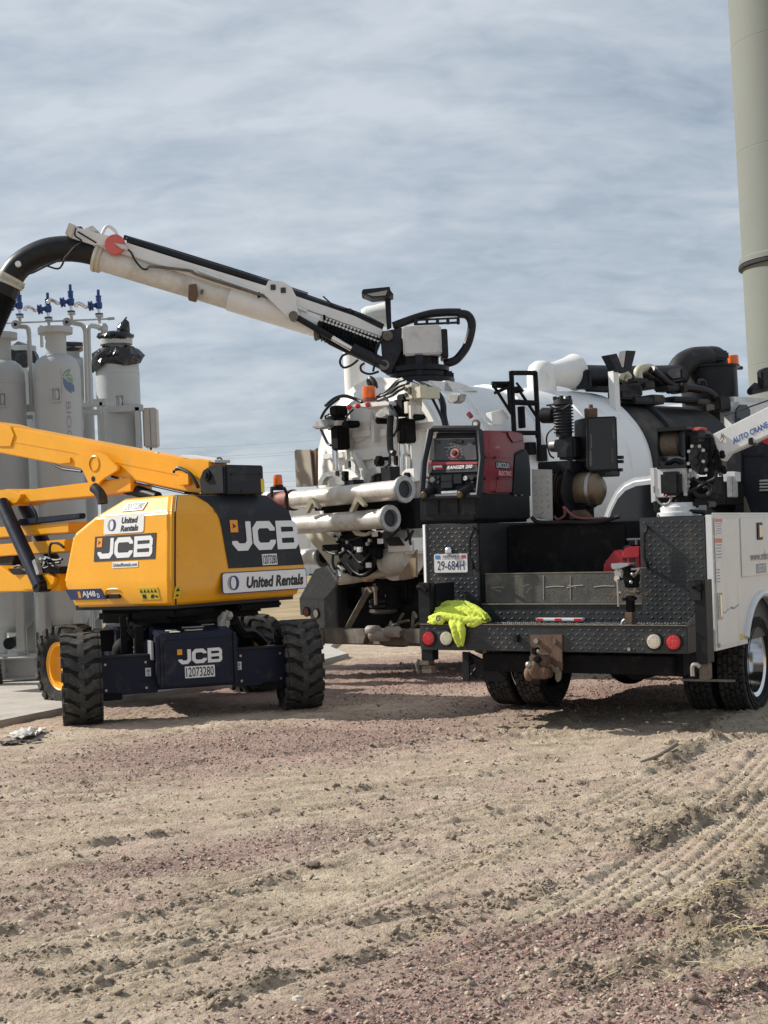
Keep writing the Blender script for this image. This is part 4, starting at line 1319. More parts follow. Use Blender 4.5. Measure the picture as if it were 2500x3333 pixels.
def vessel(cx, y, ztop, label, rad=0.292, neck=True, zb=0.62, nh=0.36, logo=False, group=None, plate_a=None):
    t = thing('pressure_vessel', label, 'vessel', Matrix.Translation((cx, GD + y, 0)), group)
    sh = ztop - nh
    prof = [(0.02, zb), (rad * 0.55, zb + 0.035), (rad * 0.85, zb + 0.10), (rad * 0.985, zb + 0.2), (rad, zb + 0.29), (rad, sh - 0.27), (rad * 0.985, sh - 0.16), (rad * 0.86, sh - 0.06), (rad * 0.62, sh - 0.005), (rad * 0.40, sh + 0.01)]
    MB().lathe(prof, (0, 0, 0), (0, 0, 1), 48).build('shell', vessel_paint, t)
    for z in (sh - 0.30, zb + 0.32, (zb + sh) / 2):
        MB().lathe([(rad, z - 0.012), (rad + 0.004, z), (rad, z + 0.012)], (0, 0, 0), (0, 0, 1), 48, cap=False).build('weld_seam', vessel_paint, t)
    if neck:
        MB().lathe([(0.132, sh - 0.02), (0.128, sh + 0.10), (0.135, ztop - 0.10), (0.155, ztop - 0.085), (0.215, ztop - 0.08), (0.218, ztop - 0.005), (0.0, ztop)], (0, 0, 0), (0, 0, 1), 40).build('neck_flange', vessel_paint, t, ang=25)
    for a in (40, 130, 220, 310):
        x_, y_ = rad * 0.92 * math.cos(R_(a)), rad * 0.92 * math.sin(R_(a))
        MB().bb(x_ - 0.05, x_ + 0.05, y_ - 0.05, y_ + 0.05, BASE + 0.30, zb + 0.42).build('leg', vessel_paint, t, bevel=0.006)
        MB().bb(x_ - 0.075, x_ + 0.075, y_ - 0.075, y_ + 0.075, BASE + 0.285, BASE + 0.30).build('foot_plate', vessel_paint, t)
    if plate_a is not None:
        a, z = plate_a
        d = Vector((math.sin(R_(a)), -math.cos(R_(a)), 0)); r = Vector((math.cos(R_(a)), math.sin(R_(a)), 0))
        fm = face_matrix(d * (rad + 0.012), r, (0, 0, 1)); fm.translation.z = z
        fr = MB()
        for (x0, x1, y0, y1) in ((-0.062, 0.062, 0.075, 0.092), (-0.062, 0.062, -0.092, -0.075), (-0.062, -0.047, -0.075, 0.075), (0.047, 0.062, -0.075, 0.075)):
            fr.slab([fm @ Vector(q) for q in ((x0, y0, -0.03), (x1, y0, -0.03), (x1, y1, -0.03), (x0, y1, -0.03))], d * 0.045)
        lp_ = fr.build('bracket_frame', vessel_paint, t)
        half = [(0.0, 0.058)] + [(0.034 * math.cos(R_(q)), 0.058 * math.sin(R_(q))) for q in range(75, -91, -15)]
        MB().slab([fm @ Vector((x, y, -0.02)) for x, y in half], d * 0.04).build('lifting_eye', vessel_paint, lp_)
    return t


def top_z(px, py, y):
    return gp(px, py, y).z


vc = gp(189, 1300, 0); vl = gp(8, 1300, 0.05); vr = gp(386, 1300, 1.2)
v_mid = vessel(vc.x, 0, top_z(174, 1058, -0.2), 'tall pale grey gas vessel with a blue and green logo, second from the left', plate_a=(8, top_z(200, 1284, -0.29)))
v_left = vessel(vl.x, 0.05, top_z(0, 1074, -0.2), 'tall pale grey gas vessel cut off by the left picture edge', plate_a=(12, top_z(28, 1298, -0.29)))
v_right = vessel(vr.x, 1.2, top_z(386, 1103, 1.2), 'pale grey gas vessel with its top wrapped in black plastic, nearest the beige box', nh=0.18, plate_a=(12, top_z(407, 1305, 0.9)))
vb1 = gp(70, 1250, 1.55); vb2 = gp(232, 1250, 1.55)
v_b1 = vessel(vb1.x, 1.55, top_z(70, 1128, 1.55), 'pale grey gas vessel half hidden behind the two left vessels', nh=0.2)
v_b2 = vessel(vb2.x, 1.55, top_z(232, 1118, 1.55), 'pale grey gas vessel peeking out behind the one with the logo', nh=0.2)

# logo and vertical word on the middle vessel (flat print wrapped round the shell)
green = M('logo_green', (0.20, 0.34, 0.21), 0.5); lblue = M('logo_blue', (0.12, 0.17, 0.30), 0.5); lgrey = M('logo_grey', (0.27, 0.285, 0.295), 0.5)


def wrap(pts_faces, a0, z0, rad=0.2945):
    vs, fs = pts_faces
    out = []
    for v in vs:
        a = a0 + v[0] / rad
        out.append((rad * math.sin(a), -rad * math.cos(a), z0 + v[1]))
    return MB().add(out, fs)


def fan(pts):
    return pts, [tuple(range(len(pts)))]


def leaf(x0, z0, x1, z1, bulge, n=8):
    a = Vector((x0, z0)); b = Vector((x1, z1)); d = b - a; nn = Vector((-d.y, d.x)).normalized()
    q = [a + d * (i / n) + nn * bulge * math.sin(math.pi * i / n) for i in range(n + 1)]
    w = [a + d * (i / n) - nn * bulge * 0.75 * math.sin(math.pi * i / n) for i in range(n - 1, 0, -1)]
    return [(p_.x, p_.y) for p_ in q + w]


A0 = R_(38); zl = top_z(235, 1240, -0.2)
for pts, mt in ((leaf(-0.075, 0.03, 0.05, 0.155, 0.035), green), (leaf(-0.02, 0.09, 0.07, -0.02, 0.05), green), (leaf(-0.06, 0.04, 0.05, -0.16, -0.045), lblue), (leaf(0.0, -0.01, 0.09, -0.14, 0.05), lblue)):
    wrap(fan(pts), A0, zl).build('logo_leaf', mt, v_mid, flat=True)
wrap(fan([(-0.085, -0.16), (-0.08, -0.16), (-0.08, 0.15), (-0.085, 0.15)]), A0, zl).build('logo_bar', lgrey, v_mid, flat=True)
wrap(fan([(-0.09, -0.205), (0.06, -0.205), (0.06, -0.2), (-0.09, -0.2)]), A0, zl).build('logo_bar', lgrey, v_mid, flat=True)
tv, tf = text_mesh('BIOGAS', 0.74, 0.066)
wrap(([(v.y, -v.x - 0.39) for v in tv], tf), R_(37), zl - 0.24).build('lettering', lgrey, v_mid, flat=True)


# --- black plastic wraps
def wrap_bag(name, label, c, prof, seed, group=None, knot=None, amp=0.05, hang=0.0):
    def jit(p, k, i):
        d = Vector((p.x - c.x, p.y - c.y, 0))
        q = p * 9 + Vector((seed * 3.1, 0, 0))
        f = 1 + amp * 2.4 * mnoise.noise(q) + amp * 2.2 * abs(mnoise.noise(q * 2.7))
        z = p.z + amp * 0.9 * mnoise.noise(q * 0.8 + Vector((5, 5, 5)))
        if k <= 1:
            z += hang * (mnoise.noise(q * 0.55 + Vector((2, 7, 1))) - 0.15) * (1.0 if k == 0 else 0.5)
            f *= 1.03
        return Vector((c.x + d.x * f, c.y + d.y * f, z))
    mb = MB().lathe(prof, Vector((c.x, c.y, 0)), (0, 0, 1), 40, jit)
    if knot:
        kx, kz, kr = knot
        kc = Vector((c.x + kx, c.y, kz))
        b0 = len(mb.v)
        mb.lathe([(0.03, -kr), (kr * 0.9, -kr * 0.5), (kr, 0), (kr * 0.75, kr * 0.6), (kr * 0.4, kr * 1.0), (kr * 0.12, kr * 1.5), (0.01, kr * 1.7)], kc, (0.25, 0, 1), 20, lambda p, k, i: p + Vector((1, 0.4, 0.6)) * 0.05 * mnoise.noise(p * 14))
    o = mb.build(name, bag_black, flat=True)
    return tag(o, label, 'plastic wrap', group)


za = top_z(386, 1132, 1.2)      # neck of the right vessel
zt = top_z(386, 1085, 1.2)
wrap_bag('plastic_wrap', 'glossy black plastic sheet taped around the shoulder of the right vessel', Vector((vr.x, GD + 1.2, 0)), [(0.305, za - 0.22), (0.312, za - 0.17), (0.312, za - 0.12), (0.30, za - 0.075), (0.275, za - 0.045), (0.235, za - 0.015), (0.155, za), (0.12, za + 0.02)], 1, amp=0.075, hang=0.22)
wrap_bag('plastic_wrap', 'black plastic bag knotted over the top flange of the right vessel', Vector((vr.x, GD + 1.2, 0)), [(0.125, zt - 0.10), (0.2, zt - 0.085), (0.232, zt - 0.05), (0.222, zt - 0.005), (0.14, zt + 0.015), (0.01, zt + 0.02)], 2, knot=(0.10, zt + 0.05, 0.095), amp=0.06)
zt = top_z(66, 1130, 1.55)
wrap_bag('plastic_wrap', 'black plastic bag hanging from the vessel behind the two left vessels', Vector((vb1.x - 0.02, GD + 1.55, 0)), [(0.24, zt - 0.42), (0.27, zt - 0.30), (0.25, zt - 0.15), (0.2, zt - 0.04), (0.10, zt + 0.03), (0.01, zt + 0.06)], 3, amp=0.08, hang=0.3)
zt = top_z(232, 1124, 1.55)
wrap_bag('plastic_wrap', 'flat black plastic cap behind the vessel with the logo', Vector((vb2.x, GD + 1.55, 0)), [(0.10, zt - 0.11), (0.19, zt - 0.07), (0.235, zt - 0.02), (0.225, zt + 0.015), (0.02, zt + 0.03)], 4, amp=0.03)
tape = MB().lathe([(0.128, za + 0.01), (0.13, za + 0.10)], Vector((vr.x, GD + 1.2, 0)), (0, 0, 1), 28, cap=False)
tag(tape.build('tape_band', M('grey_tape', (0.16, 0.16, 0.16), 0.4)), 'grey tape band around the neck between two black plastic wraps', 'tape')

# --- skid frame, pipes and valves
skid = thing('vessel_skid', 'pale grey steel skid frame with upright pipes around the gas vessels', 'skid', Matrix.Translation((0, GD, 0)))


def sk(name, mb, bev=0.006, mat=None):
    return mb.build(name, mat or vessel_paint, skid, bevel=bev)


xl_, xr_ = -7.0, vr.x + 0.55
for y_ in (-0.42, 1.95):
    b_ = MB()
    b_.bb(xl_, xr_, y_ - 0.09, y_ + 0.09, BASE + 0.265, BASE + 0.285).bb(xl_, xr_, y_ - 0.09, y_ + 0.09, BASE + 0.02, BASE + 0.04).bb(xl_, xr_, y_ - 0.006, y_ + 0.006, BASE + 0.04, BASE + 0.265)
    builds(b_, 'base_beam', vessel_paint, skid)
MB().bb(gp(12, 2160, -0.42).x, gp(20, 2160, -0.42).x, -0.505, -0.43, BASE + 0.04, BASE + 0.265).build('stiffener', vessel_paint, skid)
for q in (2143, 2182):
    p = gp(17, q, -0.45); MB().cyl((p.x, -0.445, p.z), (p.x, -0.475, p.z), 0.03).build('lug_bolt', galv, skid)
plinth = MB().bb(xl_, gp(390, 2220, -0.5).x, -0.62, -0.30, PAD_Z - 0.01, BASE + 0.018).build('plinth', concrete, bevel=0.008)
tag(plinth, 'low concrete plinth under the front beam of the vessel skid', 'plinth')
# uprights and cross rails: (px0, px1, y0, y1) on depth planes
def rail(px0, px1, py0, py1, yy, th=0.08, name='rail'):
    a = gp(px0, py0, yy); b = gp(px1, py1, yy)
    sk(name, MB().bb(min(a.x, b.x), max(a.x, b.x), yy - th / 2, yy + th / 2, min(a.z, b.z), max(a.z, b.z)))


rail(259, 347, 1302, 1322, 0.75)
rail(259, 330, 1336, 1350, 0.55)
rail(336, 352, 1308, 1990, 0.75, name='post')
rail(350, 466, 1322, 1338, 0.85)
rail(455, 470, 1324, 2060, 0.85, name='post')
rail(84, 118, 1318, 1340, 0.3)
rail(90, 110, 1352, 1364, 0.3)
rail(262, 272, 1345, 1400, 0.5, name='post')
rail(226, 262, 1985, 2120, 0.15, 0.1, 'post')
rail(278, 305, 1985, 2120, 0.5, 0.1, 'post')
rail(355, 372, 1985, 2120, 0.5, 0.1, 'post')
rail(450, 470, 1985, 2100, 0.8, 0.1, 'post')
rail(50, 84, 1930, 2118, -0.36, 0.1, 'post')
rail(128, 152, 1930, 2085, -0.36, 0.1, 'post')


def pipe(r, *pts, name='pipe', mat=None, sm=0, n=14):
    q = [gp(px, py, yy) for px, py, yy in pts]
    return MB().tube(q, r, n, sm).build(name, mat or vessel_paint, skid)


def bent(r, *pts):
    """pipe with rounded corners"""
    q = [gp(px, py, yy) for px, py, yy in pts]
    out = [q[0]]
    for a, b, c in zip(q[:-2], q[1:-1], q[2:]):
        d0 = (a - b).normalized(); d1 = (c - b).normalized(); k_ = min(0.10, (a - b).length * 0.45, (c - b).length * 0.45)
        p0, p1 = b + d0 * k_, b + d1 * k_
        for t in (0, .2, .4, .6, .8, 1):
            out.append((1 - t) ** 2 * p0 + 2 * t * (1 - t) * b + t * t * p1)
    out.append(q[-1])
    return MB().tube(out, r, 14).build('pipe', vessel_paint, skid)


bent(0.030, (58, 1062, 0.1), (93, 1064, 0.1), (104, 1320, 0.1))
bent(0.030, (232, 1050, 0.25), (276, 1058, 0.25), (283, 1312, 0.25))
bent(0.032, (343, 1070, 0.55), (286, 1056, 0.3), (294, 1312, 0.3))
pipe(0.024, (133, 1060, 0.3), (136, 1130, 0.3))
pipe(0.011, (-40, 1055, 0.0), (373, 1037, 0.0), name='header_pipe')
pipe(0.018, (350, 1038, 0.0), (372, 1036, 0.0), name='pipe_end', mat=galv)
for px_, py_ in ((50, 1056), (217, 1048)):
    c = gp(px_, py_, -0.05)
    MB().lathe([(0.022, 0), (0.055, 0), (0.058, 0.012), (0.055, 0.03), (0.03, 0.04), (0.03, 0.12)], c, (0.1, 1, 0), 24, cap=False).build('flange', galv, skid)
    MB().cyl(c + Vector((0, 0.02, 0)), c + Vector((0, 0.03, 0)), 0.028).build('flange_bore', ink, skid)
c = gp(341, 1068, 0.5)
MB().lathe([(0.0, 0), (0.066, 0), (0.066, 0.025), (0.03, 0.03), (0.03, 0.1)], c, (-0.9, 0.5, 0.1), 24).build('flange', galv, skid)


def valve(px, ptop, pbase, label, flip=1):
    y = 0.02
    b = gp(px, pbase, y); t = gp(px, ptop, y); h = t.z - b.z
    o = thing('relief_valve', label, 'valve', Matrix.Translation((b.x, GD + y, b.z)), None)
    MB().lathe([(0.02, -0.09), (0.022, -0.015), (0.052, -0.012), (0.052, 0.012), (0.024, 0.014)], (0, 0, 0), (0, 0, 1), 20).build('pipe_stub', vessel_paint, o)
    MB().lathe([(0.05, 0.014), (0.05, 0.035), (0.02, 0.04)], (0, 0, 0), (0, 0, 1), 20).build('base_flange', valve_blue, o, ang=25)
    MB().lathe([(0.018, 0.04), (0.018, h * 0.28)], (0, 0, 0), (0, 0, 1), 16).build('stem', chrome, o)
    MB().lathe([(0.03, h * 0.27), (0.045, h * 0.33), (0.045, h * 0.5), (0.034, h * 0.54), (0.034, h * 0.73), (0.038, h * 0.74), (0.038, h * 0.77), (0.02, h * 0.78), (0.019, h), (0, h)], (0, 0, 0), (0, 0, 1), 20).build('body', valve_blue, o, ang=25)
    zc_ = h * 0.42
    MB().cyl((-0.03, 0, zc_), (-0.075, -0.01, zc_ - 0.005), 0.026).build('side_port', valve_blue, o)
    MB().lathe([(0.03, 0), (0.062, 0.002), (0.064, 0.022), (0.05, 0.026), (0.05, 0.034), (0.064, 0.038), (0.062, 0.058), (0.026, 0.062)], (-0.07, -0.01, zc_ - 0.005), (-1, -0.1, -0.12), 20).build('side_flange', valve_blue, o, ang=25)
    MB().tube([(-0.12, -0.015, zc_ - 0.01), (-0.16, -0.02, zc_ - 0.02), (-0.20, -0.02, zc_ + 0.01), (-0.245, -0.02, zc_ + 0.03), (-0.275, -0.025, zc_ + 0.015), (-0.285, -0.025, zc_ - 0.02)], [0.02, 0.024, 0.026, 0.026, 0.024, 0.022], 12, 4).build('outlet_elbow', chrome, o)
    return o


valve(64, 940, 1031, 'blue relief valve half hidden by the black suction hose')
valve(158, 953, 1041, 'lowest blue relief valve, above the vessel with the logo')
valve(232, 926, 1021, 'tallest blue relief valve with a silver outlet elbow')
valve(323, 943, 1029, 'rightmost blue relief valve near the end of the header pipe')

# beige cabinet with its cable
a = gp(466, 1330, 1.0); b = gp(516, 1456, 1.0)
ebx = thing('beige_cabinet', 'small beige electrical cabinet hung beside the wrapped vessel', 'cabinet', Matrix.Translation((0, GD, 0)))
MB().bb(a.x, b.x, 0.9, 1.15, b.z, a.z).build('body', beige_box, ebx, bevel=0.02)
MB().bb(a.x + 0.10, a.x + 0.105, 0.896, 0.9, b.z + 0.02, a.z - 0.02).build('door_gap', ink, ebx)
MB().tube([gp(492, 1455, 1.0), gp(490, 1470, 1.0), gp(485, 1480, 1.0), gp(470, 1500, 1.0)], 0.014, 8, 4).build('cable', hose_black, ebx)

# low clutter seen below the vessels
for px_, py_, r_ in ((30, 2095, 0.075), (60, 2090, 0.03)):
    c = gp(px_, py_, -0.25); MB().cyl(c, c + Vector((0, 0.3, 0)), r_, n=20).build('drain_valve', steel if r_ < .05 else black, skid)
for k_ in range(7):
    c = gp(random.uniform(95, 480), random.uniform(2040, 2105), random.uniform(0.2, 1.4))
    MB().bb(c.x - .06, c.x + .06, c.y - .06, c.y + .06, c.z - random.uniform(.05, .14), c.z + .1).build('valve_block', black, skid, bevel=0.01)

# ================================================================== VACUUM TRUCK
V = Frame((-0.02, 17.2, 0), 50)
d3 = crop(900, 880, 700 / 1659); d4 = crop(900, 1200, 600 / 1659); d5 = crop(900, 1600, 600 / 1659); d8 = crop(1600, 1100, 900 / 1659); d1 = crop(0, 700, 1000 / 1659)
vac = thing('vacuum_truck', 'white vacuum excavation truck with a round rear tank door and raised suction boom', 'vacuum truck', V)
TRD, TZ = 1.12, 2.28          # tank radius and axis height


def vp(ax, v, c, *pts):
    r = c(*pts) if len(pts) > 1 else [c(*pts)]
    return [V.on(ax, v, *p) for p in r]


def plate(name, mat, y, th, c, *pts, bev=0.004, parent=None):
    """outline on a plane y = const, th metres thick towards the front of the truck"""
    return MB().slab(vp(1, y, c, *pts), (0, th, 0)).build(name, mat, parent or vac, bevel=bev)


def box_px(name, mat, y0, y1, c, a, b, bev=0.005, parent=None):
    p, q = vp(1, y0, c, a, b)
    return MB().bb(min(p.x, q.x), max(p.x, q.x), y0, y1, min(p.z, q.z), max(p.z, q.z)).build(name, mat, parent or vac, bevel=bev)


def hose(name, r, y, c, *pts, mat=None, sm=5, n=9, parent=None):
    q = []
    for p in pts:
        yy = p[2] if len(p) > 2 else y
        q += vp(1, yy, c, p[:2])
    return MB().tube(q, r, n, sm).build(name, mat or hose_black, parent or vac)


# --- tank barrel, stiffener rings, domed front
MB().lathe([(TRD, 0.02), (TRD, 3.35), (TRD * 0.985, 3.5), (TRD * 0.90, 3.68), (TRD * 0.7, 3.8), (0.3, 3.88), (0, 3.89)], (0, 0, TZ), (0, 1, 0), 72, cap=False).build('tank', tank_white, vac)
MB().lathe([(TRD, 0.0), (TRD + 0.055, 0.0), (TRD + 0.055, 0.09), (TRD, 0.10)], (0, 0, TZ), (0, 1, 0), 72, cap=False).build('tank_flange', tank_white, vac, ang=25)
for y_ in (0.75, 1.62, 2.5):
    MB().lathe([(TRD - 0.005, y_), (TRD + 0.028, y_ + 0.01), (TRD + 0.028, y_ + 0.06), (TRD - 0.005, y_ + 0.07)], (0, 0, TZ), (0, 1, 0), 72, cap=False).build('stiffener_ring', tank_white, vac, ang=25)
# --- rear door: shallow dish with a rolled rim
door = MB().lathe([(TRD + 0.05, 0.0), (TRD + 0.05, -0.055), (TRD - 0.02, -0.06), (TRD - 0.05, -0.10), (TRD * 0.8, -0.19), (TRD * 0.45, -0.25), (0, -0.27)], (0, 0, TZ), (0, 1, 0), 72, cap=False).build('tank_door', M('door_white', (0.80, 0.79, 0.75), 0.4, var=0.04, dirt=(0.55, 0.5, 0.4), damt=0.14, dscale=5), vac, ang=28)
YD = -0.24
# rib grid on the door (the ribs stand on the dish and end in one flat plane)
ribs = [((600, 440), (640, 890)), ((1190, 470), (1232, 1010)), ((845, 460), (885, 660))]
for a, b in ribs:
    box_px('door_rib', white, YD - 0.10, -0.05, d4, a, b, parent=door)
for a, b in (((640, 575), (845, 603)), ((930, 545), (1190, 573)), ((640, 738), (1190, 772)), ((1232, 500), (1410, 535)), ((640, 985), (1190, 1010)), ((420, 770), (600, 800))):
    box_px('door_rib', white, YD - 0.075, -0.06, d4, a, b, parent=door)
for c0, w_ in (((750, 470), 0.14), ((1330, 620), 0.12)):
    pass
# curved gussets / webs seen as arcs
for pts in (((700, 760), (745, 830), (785, 920), (790, 990), (760, 990), (750, 920), (710, 840), (665, 780)), ((610, 830), (640, 805), (690, 815), (710, 860), (710, 935), (640, 900), (610, 905))):
    plate('door_gusset', white, YD - 0.13, 0.06, d4, *pts, parent=door)
MB().lathe([(0.20, 0), (0.245, -0.02), (0.245, -0.06), (0.18, -0.07), (0, -0.07)], vp(1, -0.22, d4, (760, 470))[0], (0, 1, 0), 36, cap=False).build('sight_glass_ring', white, door, ang=25)
# hydraulic door rams
for (hx, hy0, hy1, rx, ry1) in (((480, 560), 530, 725, 528, 915), ((1070, 1155), 450, 665, 1118, 960)):
    box_px('ram_housing', sooty, YD - 0.30, YD - 0.12, d4, (hx[0], hy0), (hx[1], hy1), parent=door, bev=0.015)
    a, b = vp(1, YD - 0.2, d4, (rx, hy1), (rx + 8, ry1))
    MB().cyl(a, b, 0.038, n=16).build('ram_rod', chrome, door)
    box_px('ram_bracket', dirty_white, YD - 0.16, YD - 0.02, d4, (hx[0] + 85, hy0 - 60), (hx[0] + 135, hy1 - 30), parent=door)
for a, b in (((440, 430), (530, 540)), ((1040, 285), (1140, 420)), ((580, 475), (650, 525)), ((880, 440), (935, 490)), ((1150, 420), (1240, 455)), ((470, 340), (540, 420)), ((1075, 235), (1150, 290))):
    box_px('valve_block', sooty, YD - 0.28, YD - 0.10, d4, a, b, parent=door, bev=0.015)
for a, b in (((450, 480), (545, 510)), ((1145, 300), (1185, 400)), ((1185, 330), (1215, 450))):
    box_px('bracket', dirty_white, YD - 0.30, YD - 0.14, d4, a, b, parent=door)
# hook clamps and hinge plates low on the door
hk = ((370, 1050), (375, 1010), (410, 950), (460, 925), (610, 925), (610, 1045), (530, 1045), (525, 985), (500, 970), (450, 975), (420, 1010), (415, 1045))
plate('hook_clamp', galv, YD - 0.34, 0.07, d4, *hk, parent=door)
hk2 = ((780, 1025), (785, 970), (820, 910), (890, 885), (940, 888), (940, 940), (890, 945), (850, 975), (850, 1010), (830, 1030))
plate('hook_clamp', galv, YD - 0.34, 0.07, d4, *hk2, parent=door)
plate('hinge_plate', white, YD - 0.20, 0.05, d4, (1030, 775), (1060, 758), (1150, 770), (1175, 800), (1175, 930), (1120, 1000), (1035, 1010), parent=door)
plate('hinge_plate', white, YD - 0.22, 0.05, d4, (870, 790), (940, 785), (975, 830), (985, 880), (870, 885), parent=door)
plate('hinge_plate', white, YD - 0.30, 0.05, d4, (1130, 935), (1160, 905), (1235, 895), (1245, 1010), (1190, 1040), (1130, 1000), parent=door)
for q in ((1160, 958), (905, 808), (543, 942), (598, 945), (598, 988)):
    p_ = vp(1, YD - 0.35, d4, q)[0]
    MB().cyl(p_, p_ + Vector((0, 0.06, 0)), 0.03, n=14).build('pin', sooty, door)
box_px('slot', ink, YD - 0.225, YD - 0.2, d4, (1050, 785), (1082, 865), parent=door)
box_px('slot', ink, YD - 0.225, YD - 0.2, d4, (640, 830), (660, 890), parent=door)
box_px('latch_box', black, YD - 0.36, YD - 0.1, d4, (935, 890), (1030, 1020), parent=door)
box_px('latch_box', black, YD - 0.30, YD - 0.1, d4, (860, 945), (935, 1020), parent=door)
box_px('latch_box', black, YD - 0.30, YD - 0.1, d4, (865, 800), (925, 875), parent=door, bev=0.02)
box_px('latch_foot', black, YD - 0.32, YD - 0.1, d4, (585, 1010), (695, 1042), parent=door)
# light tray with three red markers and the beacon
tr_ = plate('light_tray', grey_box, -0.62, 0.30, d4, (632, 325), (860, 305), (1010, 290), (1020, 330), (850, 350), (640, 350), bev=0.01)
plate('tray_web', grey_box, -0.55, 0.02, d4, (800, 350), (1000, 335), (985, 400), (900, 430), (850, 380), parent=tr_)
for q in ((655, 345), (732, 335), (822, 322)):
    p_ = vp(1, -0.63, d4, q)[0]
    MB().lathe([(0.028, 0.012), (0.028, -0.01), (0.015, -0.03), (0, -0.032)], p_, (0, 1, 0), 18).build('marker_light', red_lens, tr_)
p_ = vp(1, -0.45, d4, (838, 290))[0]
MB().lathe([(0.085, 0.0), (0.085, 0.03)], p_, (0, 0, 1), 24).build('beacon_base', red_pipe, tr_)
MB().lathe([(0.078, 0.03), (0.08, 0.05), (0.075, 0.155), (0.06, 0.165), (0, 0.167)], p_, (0, 0, 1), 24).build('beacon_lens', amber, tr_)
# work lights
def work_light(body, lens, y, parent=None):
    o = plate('work_light', galv, y, 0.10, d4, *body, parent=parent or door, bev=0.008)
    plate('lens', lamp_glass, y - 0.012, 0.01, d4, *lens, parent=o)
    return o


work_light(((310, 525), (375, 455), (460, 460), (468, 515), (440, 540), (350, 545)), ((325, 522), (372, 508), (430, 525), (380, 540)), -0.62)
work_light(((888, 405), (925, 370), (985, 345), (1010, 370), (1022, 415), (975, 445), (910, 440)), ((905, 408), (960, 385), (1000, 412), (960, 435)), -0.66)
work_light(((1535, 270), (1545, 225), (1590, 215), (1655, 228), (1640, 290), (1600, 315), (1545, 305)), ((1552, 275), (1560, 235), (1640, 235), (1625, 290), (1590, 305)), -0.25)
# door hoses
for r_, y_, pts in ((0.020, -0.45, ((440, 330), (470, 310), (530, 265), (610, 245), (700, 270), (770, 300))), (0.017, -0.50, ((400, 450), (430, 390), (480, 330), (560, 270))), (0.017, -0.42, ((400, 545), (430, 610), (460, 670), (490, 690))),
                    (0.034, -0.35, ((850, 205), (850, 160), (835, 110), (850, 92), (880, 130), (890, 175))), (0.017, -0.42, ((905, 255), (960, 240), (1010, 215), (1060, 170), (1100, 120), (1150, 100))),
                    (0.019, -0.44, ((910, 285), (1000, 255), (1050, 200), (1100, 160), (1180, 130))), (0.017, -0.40, ((930, 240), (1010, 190), (1090, 110), (1140, 90))), (0.02, -0.46, ((950, 270), (1040, 240), (1100, 195), (1160, 165), (1190, 120))),
                    (0.015, -0.25, ((1235, 110), (1320, 160), (1390, 250), (1440, 340), (1490, 450), (1510, 540))), (0.036, -0.62, ((1030, 430), (1022, 520), (1020, 640), (1030, 740), (1060, 760))), (0.012, -0.60, ((1030, 745), (1020, 800), (1020, 850), (980, 880))),
                    (0.012, -0.60, ((1065, 370), (1090, 440), (1085, 540), (1050, 610))), (0.011, -0.55, ((610, 480), (640, 420), (690, 370))), (0.012, -0.5, ((455, 480), (440, 430), (470, 410))), (0.014, -0.6, ((960, 240), (1010, 300), (1040, 370), (1040, 440)))):
    hose('hydraulic_hose', r_, y_, d4, *pts, n=8, parent=door)
# loom down the right of the rim
hose('hose_loom', 0.036, -0.12, d4, (1290, 140, 0.0), (1400, 190), (1470, 250), (1500, 330), (1505, 420), (1530, 545))
box_px('manifold_block', cream, -0.50, -0.28, d4, (1155, 150), (1222, 268))
box_px('manifold_block', cream, -0.48, -0.20, d4, (1225, 170), (1300, 262))
for q in ((1170, 185), (1205, 178), (1170, 235), (1205, 215)):
    p_ = vp(1, -0.50, d4, q)[0]; MB().cyl(p_, p_ - Vector((0, 0.015, 0)), 0.022, n=12).build('port', ink, vac)
box_px('manifold_foot', dirty_white, -0.46, -0.3, d4, (1190, 265), (1215, 340))
# small frame plates along the left rim
plate('left_rim_trim', cream, -0.10, 0.08, d4, (375, 1000), (380, 900), (400, 770), (425, 690), (440, 660), (430, 720), (412, 830), (400, 1000))
# splash board and rusted angle at the left
plate('splash_board', mud_steel if False else M('dusty_board', (0.33, 0.29, 0.23), 0.7, var=0.1, dirt=(0.2, 0.16, 0.12), damt=0.3), -0.45, 0.02, d4, (160, 745), (172, 728), (300, 728), (330, 1060), (175, 1065))
plate('angle_iron', rust, -0.42, 0.03, d4, (290, 725), (312, 735), (350, 728), (358, 712), (360, 1055), (330, 1055))
# --- lower rear: pipe cradle, chute, valve gear
YL = -0.40
plate('chute', cream, -0.30, 0.35, d5, (240, 370), (440, 370), (560, 470), (640, 680), (640, 790), (520, 720), (400, 560))
MB().lathe([(0.30, -0.1), (0.30, 0.10), (0.24, 0.14)], vp(1, -0.2, d5, (1110, 560))[0], (0, 1, 0), 30).build('outlet_collar', white, vac)
box_px('valve_body', white, -0.5, -0.1, d5, (985, 430), (1225, 560), bev=0.03)
MB().cyl(vp(1, -0.35, d5, (1000, 640))[0], vp(1, -0.35, d5, (1230, 600))[0], 0.16, n=24).build('outlet_pipe', dirty_white, vac)
plate('valve_flag', black, -0.52, 0.02, d5, (975, 415), (1090, 408), (1145, 485), (1010, 490))
plate('side_gusset', M('brown_plate', (0.26, 0.19, 0.11), 0.7, dirt=(0.15, 0.11, 0.07)), -0.55, 0.03, d5, (1090, 785), (1255, 520), (1255, 770))
vb = MB()
rng_ = random.Random(3)
c_ = vp(1, -0.48, d5, (760, 540))[0]
MB().lathe([(0.14, -0.14), (0.27, -0.12), (0.29, -0.04), (0.29, 0.05), (0.24, 0.07), (0.24, 0.16), (0.1, 0.2)], c_, (0, 1, 0), 28).build('gate_valve', sooty, vac, bevel=0.01)
